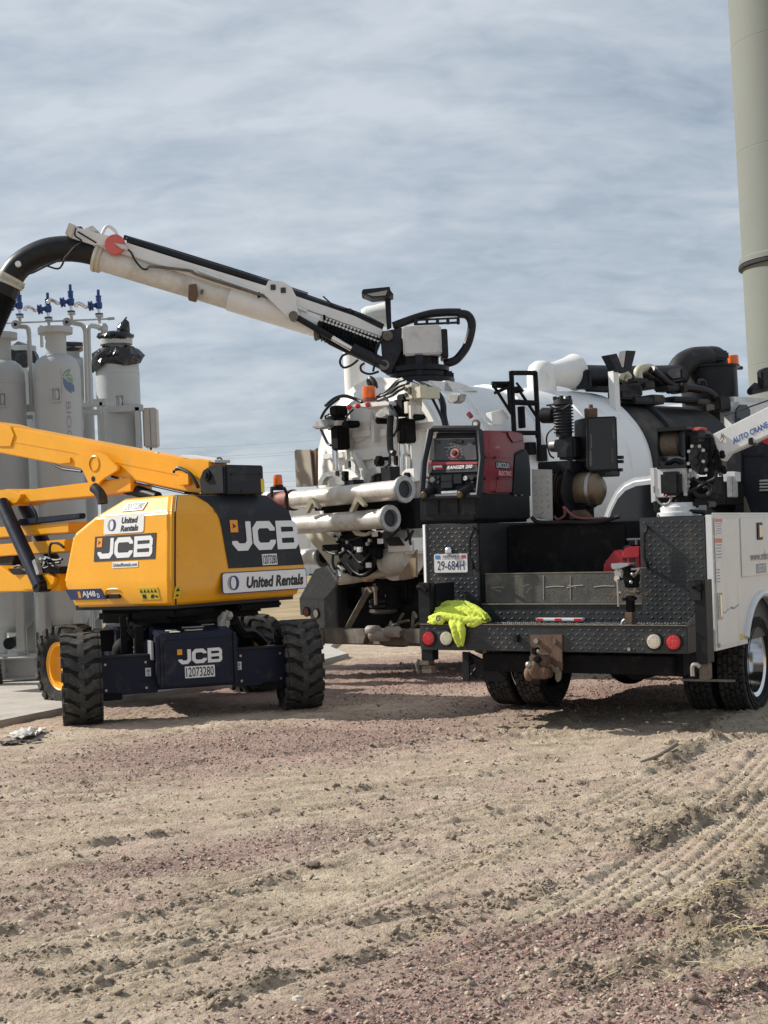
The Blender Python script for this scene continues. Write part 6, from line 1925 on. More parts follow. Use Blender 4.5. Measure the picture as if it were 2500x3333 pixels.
# control enclosure
a, b = B.on(1, -0.34, *d3((970, 432))), B.on(1, -0.34, *d3((1240, 645)))
MB().bb(a.x, b.x + 0.06, -0.34, 0.02, b.z, a.z).xf(VB).build('control_enclosure', grey_box, vac, bevel=0.02)
MB().bb(b.x + 0.06, b.x + 0.14, -0.2, 0.25, b.z - 0.02, a.z - 0.03).xf(VB).build('enclosure_back', charcoal, vac, bevel=0.01)
bplate('turret_post', charcoal, -0.36, 0.06, d3, (1068, 648), (1132, 648), (1128, 840), (1085, 840))
bplate('slew_motor', black, -0.1, 0.25, d3, (1290, 775), (1368, 775), (1370, 835), (1295, 832), bev=0.02)
bhose('loom', 0.05, -0.05, d3, (900, 430), (980, 400), (1080, 365), (1190, 335), (1300, 325), (1420, 325), n=14)
bhose('loom', 0.052, -0.05, d3, (1400, 335), (1470, 345), (1505, 400), (1500, 480), (1470, 580), (1420, 655), (1370, 700), (1290, 720), n=14)
bplate('loom_tray', charcoal, -0.1, 0.2, d3, (1340, 305), (1435, 305), (1432, 340), (1345, 335))
for x0, x1 in ((1060, 1090), (1150, 1172), (1230, 1255), (1310, 1335), (1390, 1415)):
    bplate('loom_rack', charcoal, -0.12, 0.04, d3, (x0, 370), (x1, 370), (x1, 415), (x0, 415))
bplate('loom_rack', charcoal, -0.13, 0.05, d3, (1060, 408), (1415, 392), (1415, 408), (1060, 422))
bplate('loom_rack', charcoal, -0.13, 0.05, d3, (1080, 375), (1415, 358), (1415, 370), (1080, 388))
# flood light on a mast
bplate('flood_light', charcoal, -0.30, 0.36, d3, (655, 175), (665, 145), (875, 125), (880, 155), (905, 185), (870, 195), (740, 208))
bplate('flood_lens', lamp_glass, -0.31, 0.01, d3, (680, 182), (860, 148), (845, 195), (745, 203))
bplate('light_mast', charcoal, -0.03, 0.06, d3, (835, 195), (880, 190), (888, 440), (852, 455))
# white capped stub behind the beam, white stack beyond the tank
a, b = B.on(1, 0.35, *d3((660, 365))), B.on(1, 0.35, *d3((815, 345)))
MB().lathe([(0.10, 0), (0.13, 0.06), (0.135, 0.18), (0.15, 0.26), (0.155, 0.30)], a, b - a, 26).xf(VB).build('vent_stub', white, vac)
MB().cyl(B.on(1, 0.34, *d3((800, 350))), B.on(1, 0.34, *d3((845, 345))), 0.12, n=24).xf(VB).build('vent_mesh', sooty, vac)
a, b = B.on(1, 1.0, *d3((582, 610))), B.on(1, 1.0, *d3((600, 960)))
MB().cyl(Vector((a.x + 0.02, a.y, a.z)), Vector((a.x + 0.02, b.y, b.z)), 0.135, n=32).xf(VB).build('exhaust_stack', boom_white, vac)

# ================================================================== SERVICE TRUCK
T = Frame((1.343, 11.6, -0.02), 30.5, 1.2)
c6 = crop(1300, 1350, 700 / 1659); c7 = crop(1300, 1800, 1200 / 1659); c4 = crop(1250, 1850, 500 / 1659); c8 = d8; cR = crop(2100, 1650, 400 / 1264); cc = crop(1900, 1350, 600 / 1659); cv = crop(1700, 1750, 500 / 1659)
truck = thing('service_truck', 'service truck with black chequer-plate rear, white side boxes and dual rear wheels', 'truck', T)


def tp(ax, v, c, *pts):
    r = c(*pts) if len(pts) > 1 else [c(*pts)]
    return [T.on(ax, v, *p) for p in r]


def tplate(name, mat, y, th, c, *pts, bev=0.004, parent=None):
    return MB().slab(tp(1, y, c, *pts), (0, th, 0)).build(name, mat, parent or truck, bevel=bev)


def tbox(name, mat, y0, y1, c, a, b, bev=0.005, parent=None):
    p, q = tp(1, y0, c, a, b)
    return MB().bb(min(p.x, q.x), max(p.x, q.x), y0, y1, min(p.z, q.z), max(p.z, q.z)).build(name, mat, parent or truck, bevel=bev)


def those(name, r, y, c, *pts, mat=None, sm=5, n=8, parent=None):
    q = []
    for p in pts:
        q += tp(1, p[2] if len(p) > 2 else y, c, p[:2])
    return MB().tube(q, r, n, sm).build(name, mat or hose_black, parent or truck)


ZT, ZD = 1.62, 0.825
LX, LXi, RXi, RX = -1.20, -0.715, 0.655, 1.17
# --- rear boxes
bl_box = MB().bb(LX, LXi, 0.0, 2.75, 0.62, ZT).build('left_box', plate_black, truck, bevel=0.006)
br_box = MB().bb(RXi, RX, 0.0, 2.75, 0.62, ZT).build('right_box', plate_black, truck, bevel=0.006)
tread_lugs(bl_box, (LX + 0.02, -0.0005, ZD + 0.02), (1, 0, 0), (0, 0, 1), LXi - LX - 0.04, ZT - ZD - 0.04)
tread_lugs(br_box, (RXi + 0.02, -0.0005, ZD + 0.02), (1, 0, 0), (0, 0, 1), RX - RXi - 0.04, ZT - ZD - 0.04)
MB().slab([(LX - 0.062, 0.055, 1.14), (LX - 0.002, -0.012, 1.14), (LX - 0.002, 2.75, 1.14), (LX - 0.062, 2.75, 1.14)], (0, 0, ZT + 0.004 - 1.14)).bb(LX - 0.045, LX - 0.02, 0.01, 2.75, 0.62, 1.14).build('left_skin', truck_white, truck, bevel=0.004)
MB().bb(LXi - 0.012, LXi + 0.004, -0.012, 0.01, ZD, ZT).build('box_edge', black, truck)
# right white skin with the wheel arch cut out
WY, WZ, WR = 1.23, 0.44, 0.405
side = [(0.0, ZT + 0.006), (0.0, 0.615), (0.80, 0.612)]
for k in range(0, 13):
    a = R_(180 - 15 * k + 0)
    if WZ + 0.53 * math.sin(a) > 0.612:
        side.append((WY + 0.53 * math.cos(a), WZ + 0.53 * math.sin(a)))
side += [(2.75, 0.612), (2.75, ZT + 0.006)]
skin = MB().slab([(RX + 0.002, y, z) for y, z in side], (0.05, 0, 0)).build('right_skin', truck_white, truck, bevel=0.003)
arch = []
for k in range(0, 25):
    a = R_(188 - 8 * k)
    arch.append(Vector((RX + 0.055, WY + 0.545 * math.cos(a), WZ + 0.545 * math.sin(a))))
arch = [p for p in arch if p.z > 0.60]
MB().tube(arch, 0.030, 8).build('fender_flare', truck_white, truck)
MB().bb(RX + 0.052, RX + 0.060, 0.035, 0.64, 0.64, ZT - 0.02).build('side_door', truck_white, skin, bevel=0.004)
MB().bb(RX + 0.052, RX + 0.060, 0.675, 1.72, 1.135, ZT - 0.02).build('side_door', truck_white, skin, bevel=0.004)
MB().bb(RX + 0.052, RX + 0.060, 1.76, 2.72, 0.64, ZT - 0.02).build('side_door', truck_white, skin, bevel=0.004)
fxm = lambda y, z: face_matrix((RX + 0.0605, y, z), (0, 1, 0), (0, 0, 1))
# stickers on the corner door
for (y0, y1, z0, z1, hdr) in ((0.03, 0.22, 1.475, 1.60, True), (0.03, 0.20, 1.29, 1.455, True), (0.03, 0.13, 1.11, 1.27, False)):
    fm = fxm((y0 + y1) / 2, (z0 + z1) / 2); w_, h_ = y1 - y0, z1 - z0
    st_ = plate_at('caution_sticker', fm, w_, h_, sticker, skin, 0.002)
    if hdr:
        Flat(fm, 0.003).rect(0, h_ * 0.36, w_ * 0.9, h_ * 0.2).build('header_band', red_lens, st_)
    f_ = Flat(fm, 0.003)
    for k in range(5):
        f_.rect(-w_ * 0.04 * (k % 2), h_ * (0.16 - 0.14 * k), w_ * (0.82 - 0.08 * (k % 3)), h_ * 0.05)
    o_ = f_.build('fine_print', ink_grey, st_); o_['kind'] = 'stuff'
lt_ = MB().bb(RX + 0.060, RX + 0.068, 0.04, 0.15, 0.845, 1.04).build('paddle_latch', cream, skin, bevel=0.01)
MB().bb(RX + 0.068, RX + 0.074, 0.07, 0.12, 0.86, 1.025).build('latch_handle', chrome, lt_, bevel=0.006)
lt_ = MB().bb(RX + 0.060, RX + 0.068, 1.10, 1.25, 1.42, 1.56).build('paddle_latch', black, skin, bevel=0.01)
MB().bb(RX + 0.068, RX + 0.076, 1.13, 1.22, 1.44, 1.54).build('latch_handle', chrome, lt_, bevel=0.006)
Flat(fxm(1.36, 1.29), 0.002).text('www.mbconinc.com', 0.05, 0, 1.02, 0.068, 0.012).build('lettering', M('faded_print', (0.26, 0.26, 0.25), 0.6), skin)
fm = fxm(1.19, 1.19); st_ = plate_at('unit_sticker', fm, 0.27, 0.075, ink_grey, skin, 0.002)
Flat(fm, 0.003).text('USDOT', 0, 0, 0.22, 0.05, 0.01).build('lettering', sticker, st_)
MB().bb(RX + 0.0605, RX + 0.063, 0.58, 0.64, 0.655, 0.70).build('tag_sticker', sticker_yel, skin)
sc_ = MB().tube([(RX + 0.0612, 0.16, 0.90), (RX + 0.0612, 0.22, 0.885), (RX + 0.0612, 0.28, 0.905), (RX + 0.0612, 0.40, 0.915)], 0.003, 4, 3).tube([(RX + 0.0612, 0.36, 0.92), (RX + 0.0612, 0.45, 0.91), (RX + 0.0612, 0.55, 0.93)], 0.006, 4, 3)
o_ = sc_.build('paint_scrape', ink_grey, skin); o_['kind'] = 'stuff'
MB().bb(RX + 0.05, RX + 0.0625, 0.0, 2.75, ZT + 0.006, ZT + 0.02).build('drip_rail', truck_white, skin, bevel=0.003)
MB().bolt((RX + 0.06, 0.05, 0.655), (1, 0, 0), 0.018, 0.008).build('bolt', steel, skin)

# --- bumper deck
bd = MB().bb(-1.05, 1.15, -0.42, -0.002, 0.628, ZD).build('bumper', plate_black, truck, bevel=0.006)
LAMPS = [(-0.969, 0.721, red_lens), (-0.81, 0.723, clear_lens), (0.899, 0.717, clear_lens), (1.047, 0.713, red_lens)]


def near_lamp(a, b):
    x, z = -1.05 + 0.015 + a, 0.628 + 0.01 + b
    return any((x - lx) ** 2 + (z - lz) ** 2 < 0.0052 for lx, lz, _ in LAMPS) or (-0.09 < x < 0.20)


tread_lugs(bd, (-1.035, -0.4205, 0.638), (1, 0, 0), (0, 0, 1), 2.17, 0.175, skip=near_lamp)
tread_lugs(bd, (-1.035, -0.41, ZD + 0.0005), (1, 0, 0), (0, 1, 0), 2.17, 0.40)
MB().bb(-1.05, 1.15, -0.428, -0.400, ZD + 0.002, ZD + 0.010).build('worn_edge', M('worn_edge', (0.20, 0.17, 0.125), 0.6, metal=0.3, var=0.3, scale=20), bd, bevel=0.003)
for lx, lz, mt in LAMPS:
    g_ = MB().lathe([(0.050, 0.0), (0.068, -0.002), (0.068, -0.012), (0.056, -0.018), (0.054, -0.004)], (lx, -0.42, lz), (0, 1, 0), 32, cap=False).build('lamp_grommet', rubber, bd)
    MB().lathe([(0.055, -0.006), (0.054, -0.014), (0.035, -0.020), (0, -0.022)], (lx, -0.42, lz), (0, 1, 0), 32).build('tail_lamp', mt, g_)
    d_ = MB()
    for i in range(-4, 5):
        for j in range(-4, 5):
            if i * i + j * j < 18:
                d_.ball((lx + i * 0.0105, -0.4395, lz + j * 0.0105), 0.0042, 4)
    o_ = d_.build('lamp_facets', mt, g_); o_['kind'] = 'stuff'
# riser between bumper deck and tail board
rs = MB().bb(LXi, RXi, 0.012, 0.035, ZD, 0.962).build('riser_plate', plate_black, truck)
tread_lugs(rs, (LXi + 0.01, 0.0115, ZD + 0.005), (1, 0, 0), (0, 0, 1), RXi - LXi - 0.02, 0.13)
MB().bb(LXi, RXi, 0.0, 0.06, 0.962, 0.972).build('sill', M('worn_edge'), truck)
board = MB().bb(LXi + 0.02, RXi - 0.012, 0.045, 0.085, 0.972, 1.205).build('tail_board', board_m, truck, bevel=0.004)
scr = MB()
for (x0, z0, x1, z1) in ((-0.64, 1.09, -0.52, 1.10), (-0.60, 1.075, -0.55, 1.06), (-0.16, 1.095, 0.0, 1.10), (0.02, 1.09, 0.16, 1.11), (0.05, 1.00, 0.055, 1.18), (0.25, 1.095, 0.42, 1.10), (-0.18, 1.0, -0.175, 1.19), (-0.36, 1.10, -0.30, 1.12), (0.03, 1.11, 0.10, 1.09), (-0.33, 1.05, -0.28, 1.10)):
    scr.tube([(x0, 0.0445, z0), ((x0 + x1) / 2, 0.0445, (z0 + z1) / 2 + 0.006), (x1, 0.0445, z1)], 0.0032, 4)
o_ = scr.build('scratches', M('scratch', (0.33, 0.31, 0.26), 0.7), board); o_['kind'] = 'stuff'
MB().bb(LXi + 0.02, RXi - 0.012, 0.043, 0.087, 1.205, 1.213).build('board_cap', M('worn_edge'), board)
MB().bb(LXi + 0.004, LXi + 0.018, 0.02, 0.09, 0.96, 1.205).build('board_channel', black, truck)
# bed floor and dark bulkheads
MB().bb(LXi, RXi, 0.05, 2.75, 0.80, 0.83).build('bed_floor', sooty, truck)
tk = MB().bb(LXi + 0.004, 0.36, 0.50, 1.75, 0.83, 1.60).build('bed_tank', dusty_black if False else sooty, truck, bevel=0.02)
those('tank_rim', 0.018, 0.48, c6, (1020, 790), (1060, 825), (1130, 832), (1300, 830), (1450, 832), (1560, 822), (1640, 800), (1700, 782), mat=black, parent=tk)
MB().bb(0.36, RXi, 1.2, 1.3, 0.83, 1.55).build('bulkhead', sooty, truck)
# --- corner posts
MB().bb(-1.058, -0.955, -0.415, -0.315, ZD + 0.003, 1.158).build('corner_post', black, truck, bevel=0.003)
MB().bb(-1.048, -0.945, -0.41, -0.31, 0.545, 0.627).build('corner_post', black, truck, bevel=0.003)
MB().bb(1.205, 1.285, -0.40, -0.388, 0.56, 1.158).build('corner_post', black, truck, bevel=0.002)
MB().bb(1.273, 1.285, -0.386, -0.24, 0.56, 1.158).build('corner_post', black, truck, bevel=0.002)
tplate('post_gusset', black, -0.40, 0.012, c4, (470, 160), (540, 155), (545, 170), (480, 400), (470, 600), bev=0.002)
MB().slab([(-0.95, -0.33, 0.83), (-0.95, -0.02, 0.83), (-0.95, -0.02, 1.15), (-0.95, -0.33, 1.15)], (0.01, 0, 0)).build('post_gusset', black, truck)
MB().slab([(1.14, -0.42, 0.83), (1.14, -0.02, 0.83), (1.14, -0.02, 1.02)], (0.012, 0, 0)).build('end_gusset', plate_black, truck)
MB().slab([(-1.05, -0.42, 0.83), (-1.05, -0.02, 0.83), (-1.05, -0.02, 1.02)], (0.012, 0, 0)).build('end_gusset', plate_black, truck)
those('post_pin', 0.02, -0.43, c4, (360, 205), (400, 205), (440, 225), (460, 240), mat=sooty)
those('post_pin', 0.022, -0.42, cR, (490, 815), (530, 815), (575, 850), mat=sooty)
tplate('post_plate', charcoal, -0.412, 0.008, cR, (450, 765), (575, 760), (575, 970), (455, 960))
# jack feet and hooks
ft = tp(1, -0.40, c4, (430, 1030))[0]
MB().bb(ft.x - 0.06, ft.x + 0.05, -0.41, -0.31, 0.505, 0.543).build('jack_leg', mud_steel, truck, bevel=0.004)
MB().bb(ft.x - 0.02, ft.x + 0.07, -0.40, -0.32, 0.44, 0.504).build('jack_foot', mud_steel, truck, bevel=0.004)
those('hook', 0.013, -0.44, c4, (375, 985), (355, 1030), (362, 1080), (378, 1125), mat=mud_steel)
MB().bb(1.21, 1.28, -0.37, -0.28, 0.44, 0.558).build('jack_leg', mud_steel, truck, bevel=0.006)
MB().bb(1.06, 1.45, -0.34, -0.29, 0.425, 0.438).build('jack_plate', mud_steel, truck)
those('clevis', 0.016, -0.42, cR, (490, 1740), (485, 1660), (500, 1625), (540, 1625), (565, 1650), mat=steel, n=10)
# --- underside
und = MB()
und.bb(-0.46, -0.38, -0.3, 6.2, 0.50, 0.70).bb(0.38, 0.46, -0.3, 6.2, 0.50, 0.70).bb(-0.55, 1.0, -0.32, -0.20, 0.46, 0.60).bb(0.5, 1.05, -0.25, 0.3, 0.45, 0.62)
builds(und, 'frame_member', sooty, truck, bevel=0.006)
MB().cyl((-0.95, WY, 0.42), (0.98, WY, 0.42), 0.075).build('axle', sooty, truck)
MB().ball((0.06, WY, 0.42), 0.20, 12, (1, 1.1, 1)).build('differential', sooty, truck)
MB().cyl((0.62, -0.05, 0.52), (0.62, 0.7, 0.52), 0.13, n=20).build('air_tank', sooty, truck)
MB().bb(-1.05, 1.1, 0.3, 0.32, 0.62, 0.80).build('skirt', sooty, truck)
MB().bb(-1.15, -0.5, 0.72, 2.0, 0.86, 0.88).build('wheel_tub', sooty, truck)
MB().bb(0.5, 1.15, 0.72, 2.0, 1.0, 1.02).build('wheel_tub', sooty, truck)
# left mud flap
tplate('mud_flap', charcoal, 0.35, 0.02, c4, (842, 898), (912, 905), (925, 1220), (850, 1215))
tplate('mud_flap', galv if False else charcoal, 0.40, 0.02, c4, (912, 905), (1060, 980), (1190, 1060), (1315, 1180), (1290, 1222), (1130, 1215), (925, 1212))
for a, b in (((935, 1150), (1055, 1000)), ((1045, 1190), (1165, 1060))):
    p_, q_ = tp(1, 0.395, c4, a, b)
    MB().cyl(p_, q_, 0.006, n=5).build('flap_rib', ink, truck)
for q in ((948, 1030), (908, 1080)):
    MB().bolt(tp(1, 0.39, c4, q)[0], (0, -1, 0), 0.012, 0.01).build('flap_bolt', sooty, truck)
those('brake_line', 0.009, 0.0, c4, (915, 905), (1000, 970), (1150, 995), (1350, 985), (1500, 955))
# --- wheels
tw = road_wheel(WR, 0.235, 0.262, chrome, 36, 5, deep=1)
place_wheel(tw, truck, (1.06, WY, WZ - 0.02), first=True)
place_wheel(tw, truck, (-1.03, WY, WZ - 0.02), steer=180, spin=9)
place_wheel(tw, truck, (1.02, 5.2, WZ - 0.02)); place_wheel(tw, truck, (-1.02, 5.2, WZ - 0.02), steer=180)
ti = road_wheel(WR, 0.235, 0.262, sooty, 36, 5, deep=-1)
place_wheel(ti, truck, (0.77, WY, WZ - 0.02), first=True, spin=6)
place_wheel(ti, truck, (-0.74, WY, WZ - 0.02), steer=180, spin=3)
# --- hitch
hp = MB().slab(tp(1, -0.435, cv, (85, 1050), (430, 1045), (432, 1435), (90, 1440)), (0, 0.014, 0)).build('hitch_plate', rust, truck, bevel=0.003)
for q in ((158, 1115), (350, 1118)):
    p_ = tp(1, -0.436, cv, q)[0]
    MB().cyl(p_, p_ - Vector((0, 0.02, 0)), 0.02, n=6).build('hitch_bolt', steel if q[0] < 200 else rust, hp)
tbox('pintle_body', rust, -0.56, -0.44, cv, (70, 1265), (245, 1400), parent=hp, bev=0.01)
tbox('pintle_body', rust, -0.60, -0.46, cv, (85, 1400), (258, 1530), parent=hp, bev=0.012)
p_ = tp(1, -0.60, cv, (72, 1375))[0]; MB().ball(p_, 0.028, 8).build('tow_ball', steel, hp)
p_ = tp(1, -0.58, cv, (130, 1420))[0]; MB().ball(p_, 0.045, 8, (1, 1, 1.3)).build('pintle_hook', rust, hp)
p_ = tp(1, -0.56, cv, (75, 1470))[0]; MB().ball(p_, 0.04, 8, (1, 1, 1.4)).build('pintle_hook', rust, hp)
tbox('pintle_latch', sooty, -0.58, -0.5, cv, (95, 1190), (150, 1265), parent=hp, bev=0.008)
tbox('pintle_latch', sooty, -0.60, -0.55, cv, (110, 1285), (190, 1350), parent=hp, bev=0.012)
p_ = tp(1, -0.56, cv, (172, 1230))[0]; MB().ball(p_, 0.018, 6).build('pintle_pin', steel, hp)
those('safety_ring', 0.014, -0.52, cv, (250, 1400), (290, 1385), (330, 1395), (350, 1430), (370, 1450), (400, 1455), mat=rust, parent=hp)
those('shackle', 0.015, -0.52, cv, (365, 1410), (385, 1430), (375, 1490), (385, 1535), (405, 1500), (405, 1440), mat=mud_steel, parent=hp)
tbox('receiver_end', sooty, -0.45, -0.3, cv, (105, 1530), (195, 1590), parent=hp)
tbox('plug_socket', black, -0.47, -0.42, c4, (1390, 725), (1440, 800))
MB().bolt(tp(1, -0.421, c7, (1035, 433))[0], (0, -1, 0), 0.014, 0.012).build('bolt', steel, truck)
# --- licence plate
pc = tp(1, -0.008, c6, (397, 1145))[0]
fm = face_matrix((pc.x, -0.006, pc.z), (1, 0, 0), (0, 0, 1))
lp = plate_at('licence_plate', fm, 0.305, 0.152, sticker, truck, 0.004, 0.012)
Flat(fm, 0.0055).text('29-684H', 0, -0.018, 0.25, 0.075, 0.006).build('digits', ink_blue, lp)
Flat(fm, 0.0055).text('NEBRASKA', 0.005, 0.055, 0.15, 0.020, 0.012).build('lettering', ink_blue, lp)
o_ = Flat(fm, 0.0055).text('COMMERCIAL  TRUCK', 0.005, 0.036, 0.16, 0.009).build('fine_print', ink, lp)
Flat(fm, 0.0055).rect(-0.118, 0.05, 0.045, 0.032).build('month_sticker', M('sticker_blue', (0.05, 0.2, 0.45), 0.5), lp)
Flat(fm, 0.0055).rect(0.120, 0.052, 0.040, 0.028).build('year_sticker', M('sticker_red', (0.5, 0.05, 0.07), 0.5), lp)
MB().lathe([(0.006, 0.001), (0.004, 0.004)], fm @ Vector((-0.10, -0.066, 0)), (0, -1, 0), 8).build('plate_screw', steel, lp)
MB().lathe([(0.006, 0.001), (0.004, 0.004)], fm @ Vector((0.10, -0.066, 0)), (0, -1, 0), 8).build('plate_screw', steel, lp)
p_ = tp(1, -0.01, c6, (383, 1050))[0]
MB().lathe([(0.034, 0.0), (0.030, 0.018), (0.015, 0.028), (0, 0.03)], p_, (0, -1, 0.2), 20).build('plate_lamp', chrome, truck)
# --- grab handles
those('grab_handle', 0.011, -0.05, c6, (565, 865, 0.0), (568, 900), (545, 960), (543, 1030), (545, 1100), (568, 1140), (570, 1185, 0.0), mat=black, sm=3)
those('grab_handle', 0.012, -0.05, cc, (565, 1000, 0.0), (565, 1045), (545, 1075), (543, 1180), (548, 1300), (572, 1330), (572, 1380, 0.0), mat=black, sm=3)

# --- cab seen past the load
cabm = MB()
cab_prof = [(-1.0, 0.75), (-1.0, 1.40), (-0.94, 1.60), (-0.86, 1.78), (-0.78, 1.92), (-0.69, 2.00), (-0.58, 2.045), (-0.40, 2.06), (0.40, 2.06), (0.58, 2.045), (0.69, 2.00), (0.78, 1.92), (0.86, 1.78), (0.94, 1.60), (1.0, 1.40), (1.0, 0.75)]
cabm.slab([(x, 3.1, z) for x, z in cab_prof], (0, 2.1, 0))
cab = cabm.build('cab', truck_white, truck, bevel=0.05, seg=3)
MB().slab([(x * 0.86, 3.095, z) for x, z in ((-1.03, 1.30), (-1.0, 1.55), (-0.93, 1.72), (-0.85, 1.84), (-0.75, 1.92), (-0.62, 1.96), (-0.45, 1.97), (0.45, 1.97), (0.62, 1.96), (0.75, 1.92), (0.85, 1.84), (0.93, 1.72), (1.0, 1.55), (1.03, 1.30))], (0, -0.012, 0)).build('rear_window', glass, cab)
MB().slab([(1.004, 3.75, 1.42), (0.88, 3.85, 1.80), (0.80, 3.95, 1.92), (0.80, 4.75, 1.92), (0.88, 4.9, 1.80), (1.004, 5.1, 1.42)], (0.006, 0, 0.002)).build('side_window', glass, cab)
MB().slab([(-1.004, 3.75, 1.42), (-0.88, 3.85, 1.80), (-0.80, 3.95, 1.92), (-0.80, 4.75, 1.92), (-0.88, 4.9, 1.80), (-1.004, 5.1, 1.42)], (-0.006, 0, 0.002)).build('side_window', glass, cab)
MB().bb(1.0, 1.006, 3.70, 3.708, 0.8, 1.42).build('door_gap', ink, cab)
MB().bb(1.02, 1.14, 5.0, 5.12, 1.45, 1.75).build('door_mirror', charcoal, cab, bevel=0.03)
MB().bb(-0.98, 0.98, 5.2, 6.6, 0.6, 1.28).build('engine_hood', truck_white, truck, bevel=0.08)
# black rack and bulkhead behind the cab on the right
tbox('rack_post', charcoal, 2.55, 2.65, c8, (1455, 480), (1510, 1060))
rk = tplate('louvre_panel', charcoal, 2.60, 0.03, c8, (1510, 560), (1900, 560), (1900, 1065), (1510, 1065))
tplate('panel_fold', black, 2.59, 0.012, c8, (1510, 700), (1900, 700), (1900, 712), (1510, 712), parent=rk)
for k in range(4):
    tbox('louvre', steel, 2.575, 2.60, c8, (1605, 852 + k * 19), (1700, 860 + k * 19), parent=rk)
tplate('rack_gusset', charcoal, 2.3, 0.01, c8, (1380, 1060), (1465, 960), (1465, 1060))
tplate('rack_gusset', M('tan_strip', (0.22, 0.18, 0.13), 0.7), 2.3, 0.01, c8, (1510, 955), (1520, 950), (1560, 1060), (1515, 1060))
tbox('rear_tray', charcoal, 2.3, 2.6, c8, (1280, 965), (1460, 1060))
# rack of white tank parts behind crane
tbox('white_trim', truck_white, 1.6, 1.75, c8, (1390, 805), (1465, 860))
tbox('grey_column', galv, 1.55, 1.7, c8, (1410, 830), (1448, 955))
tbox('dark_cabinet', sooty, 1.8, 2.3, c8, (1180, 840), (1410, 1000))

# ================================================================== THINGS CARRIED ON THE SERVICE TRUCK
# --- welder-generator on the left box
wel = thing('welder', 'dark red and black engine-driven welder standing on the left truck box', 'welder', T)
XW = -0.74


def wplate(name, mat, y, th, *pts, c=c6, bev=0.004, parent=None):
    return tplate(name, mat, y, th, c, *pts, bev=bev, parent=parent or wel)


base = MB().bb(-1.255, XW, 0.0, 1.06, ZT + 0.03, 1.865).build('base', black, wel, bevel=0.012)
MB().bb(-1.22, XW - 0.03, 0.02, 1.04, ZT + 0.006, ZT + 0.03).build('skid', sooty, wel)
for x0, x1 in ((200, 300), (340, 450), (487, 590)):
    tbox('vent_frame', charcoal, -0.008, 0.01, c6, (x0 - 8, 642), (x1 + 8, 772), parent=base)
    for k in range(9):
        tbox('vent_louvre', black, -0.016, -0.002, c6, (x0, 650 + k * 13), (x1, 656 + k * 13), parent=base, bev=0.002)
bz = [tp(1, 0.0, c6, (172, 640))[0], tp(1, 0.06, c6, (190, 370))[0], tp(1, 0.15, c6, (240, 122))[0], tp(1, 0.15, c6, (268, 108))[0], tp(1, 0.15, c6, (598, 108))[0], tp(1, 0.15, c6, (620, 130))[0], tp(1, 0.06, c6, (636, 340))[0], tp(1, 0.0, c6, (610, 625))[0]]
body = MB().slab([bz[0], bz[1], bz[2], bz[3], Vector((bz[3].x, 0.60, bz[3].z)), Vector((bz[0].x, 0.60, bz[0].z))], (0, 0, 0)) if False else MB()
L0, L1 = bz[0], bz[3]; R0, R1 = bz[7], bz[4]
body.add([Vector((L0.x, 0.05, 1.865)), Vector((R0.x, 0.05, 1.865)), Vector((R1.x + 0.02, 0.19, R1.z - 0.02)), Vector((L1.x, 0.19, L1.z - 0.02)), Vector((L0.x, 0.14, 1.865)), Vector((R0.x - 0.01, 0.14, 1.865)), Vector((R1.x + 0.0, 0.24, R1.z - 0.02)), Vector((L1.x, 0.24, L1.z - 0.02))],
         [(0, 1, 2, 3), (4, 7, 6, 5), (0, 3, 7, 4), (1, 5, 6, 2), (3, 2, 6, 7), (0, 4, 5, 1)])
body.build('front_body', black, wel, bevel=0.01)
MB().tube(bz + [bz[0]], 0.026, 10).build('bezel', charcoal, wel)


def wf(q, off=0.0):
    """point on the sloping control face, from crop coordinates"""
    y = 0.05
    for _ in range(4):
        p = tp(1, y, c6, q)[0]
        y = 0.05 + (p.z - 1.865) * (0.14 / 0.52) - off
    return p


def wface(name, mat, pts, off=0.004, th=0.01, bev=0.003, parent=None):
    return MB().slab([wf(q, off) for q in pts], (0, 0.010, -0.002)).build(name, mat, parent or wel, bevel=bev)


panel = wface('control_panel', M('panel_grey', (0.055, 0.055, 0.055), 0.35, var=0.15), ((250, 180), (585, 180), (600, 350), (228, 352)), 0.006)
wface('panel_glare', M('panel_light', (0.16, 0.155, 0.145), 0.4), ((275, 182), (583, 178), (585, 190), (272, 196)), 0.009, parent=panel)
c_ = wf((428, 297), 0.01)
MB().lathe([(0.040, 0), (0.036, 0.003)], c_, (0, -1, 0.25), 28).build('dial_ring', coral, panel)
MB().lathe([(0.024, 0.003), (0.022, 0.026), (0, 0.028)], c_, (0, -1, 0.25), 20).build('dial', ink, panel)
f_ = MB()
for k in range(11):
    a = R_(220 - k * 26)
    q = wf((428 + 58 * math.cos(a), 297 - 52 * math.sin(a)), 0.009)
    f_.box(q, (0.018, 0.002, 0.006))
o_ = f_.build('dial_marks', lamp_glass, panel); o_['kind'] = 'stuff'
for q, s_ in (((430, 200), (0.05, 0.02, 0.02)), ((470, 208), (0.05, 0.02, 0.025)), ((565, 215), (0.03, 0.012, 0.02)), ((305, 210), (0.02, 0.01, 0.02)), ((395, 225), (0.03, 0.004, 0.008)), ((370, 252), (0.06, 0.003, 0.006)), ((585, 335), (0.03, 0.004, 0.008))):
    MB().box(wf(q, 0.012), s_).build('switch', ink if s_[1] > 0.005 else lamp_glass, panel, bevel=0.003)
wface('red_stripe', M('stripe_red', (0.33, 0.03, 0.035), 0.4), ((222, 362), (600, 362), (602, 382), (220, 388)), 0.016)
nm_ = wface('name_band', ink, ((220, 388), (602, 384), (604, 440), (220, 452)), 0.014)
wface('maker_badge', sticker, ((255, 393), (325, 390), (338, 420), (262, 424)), 0.018, parent=nm_)
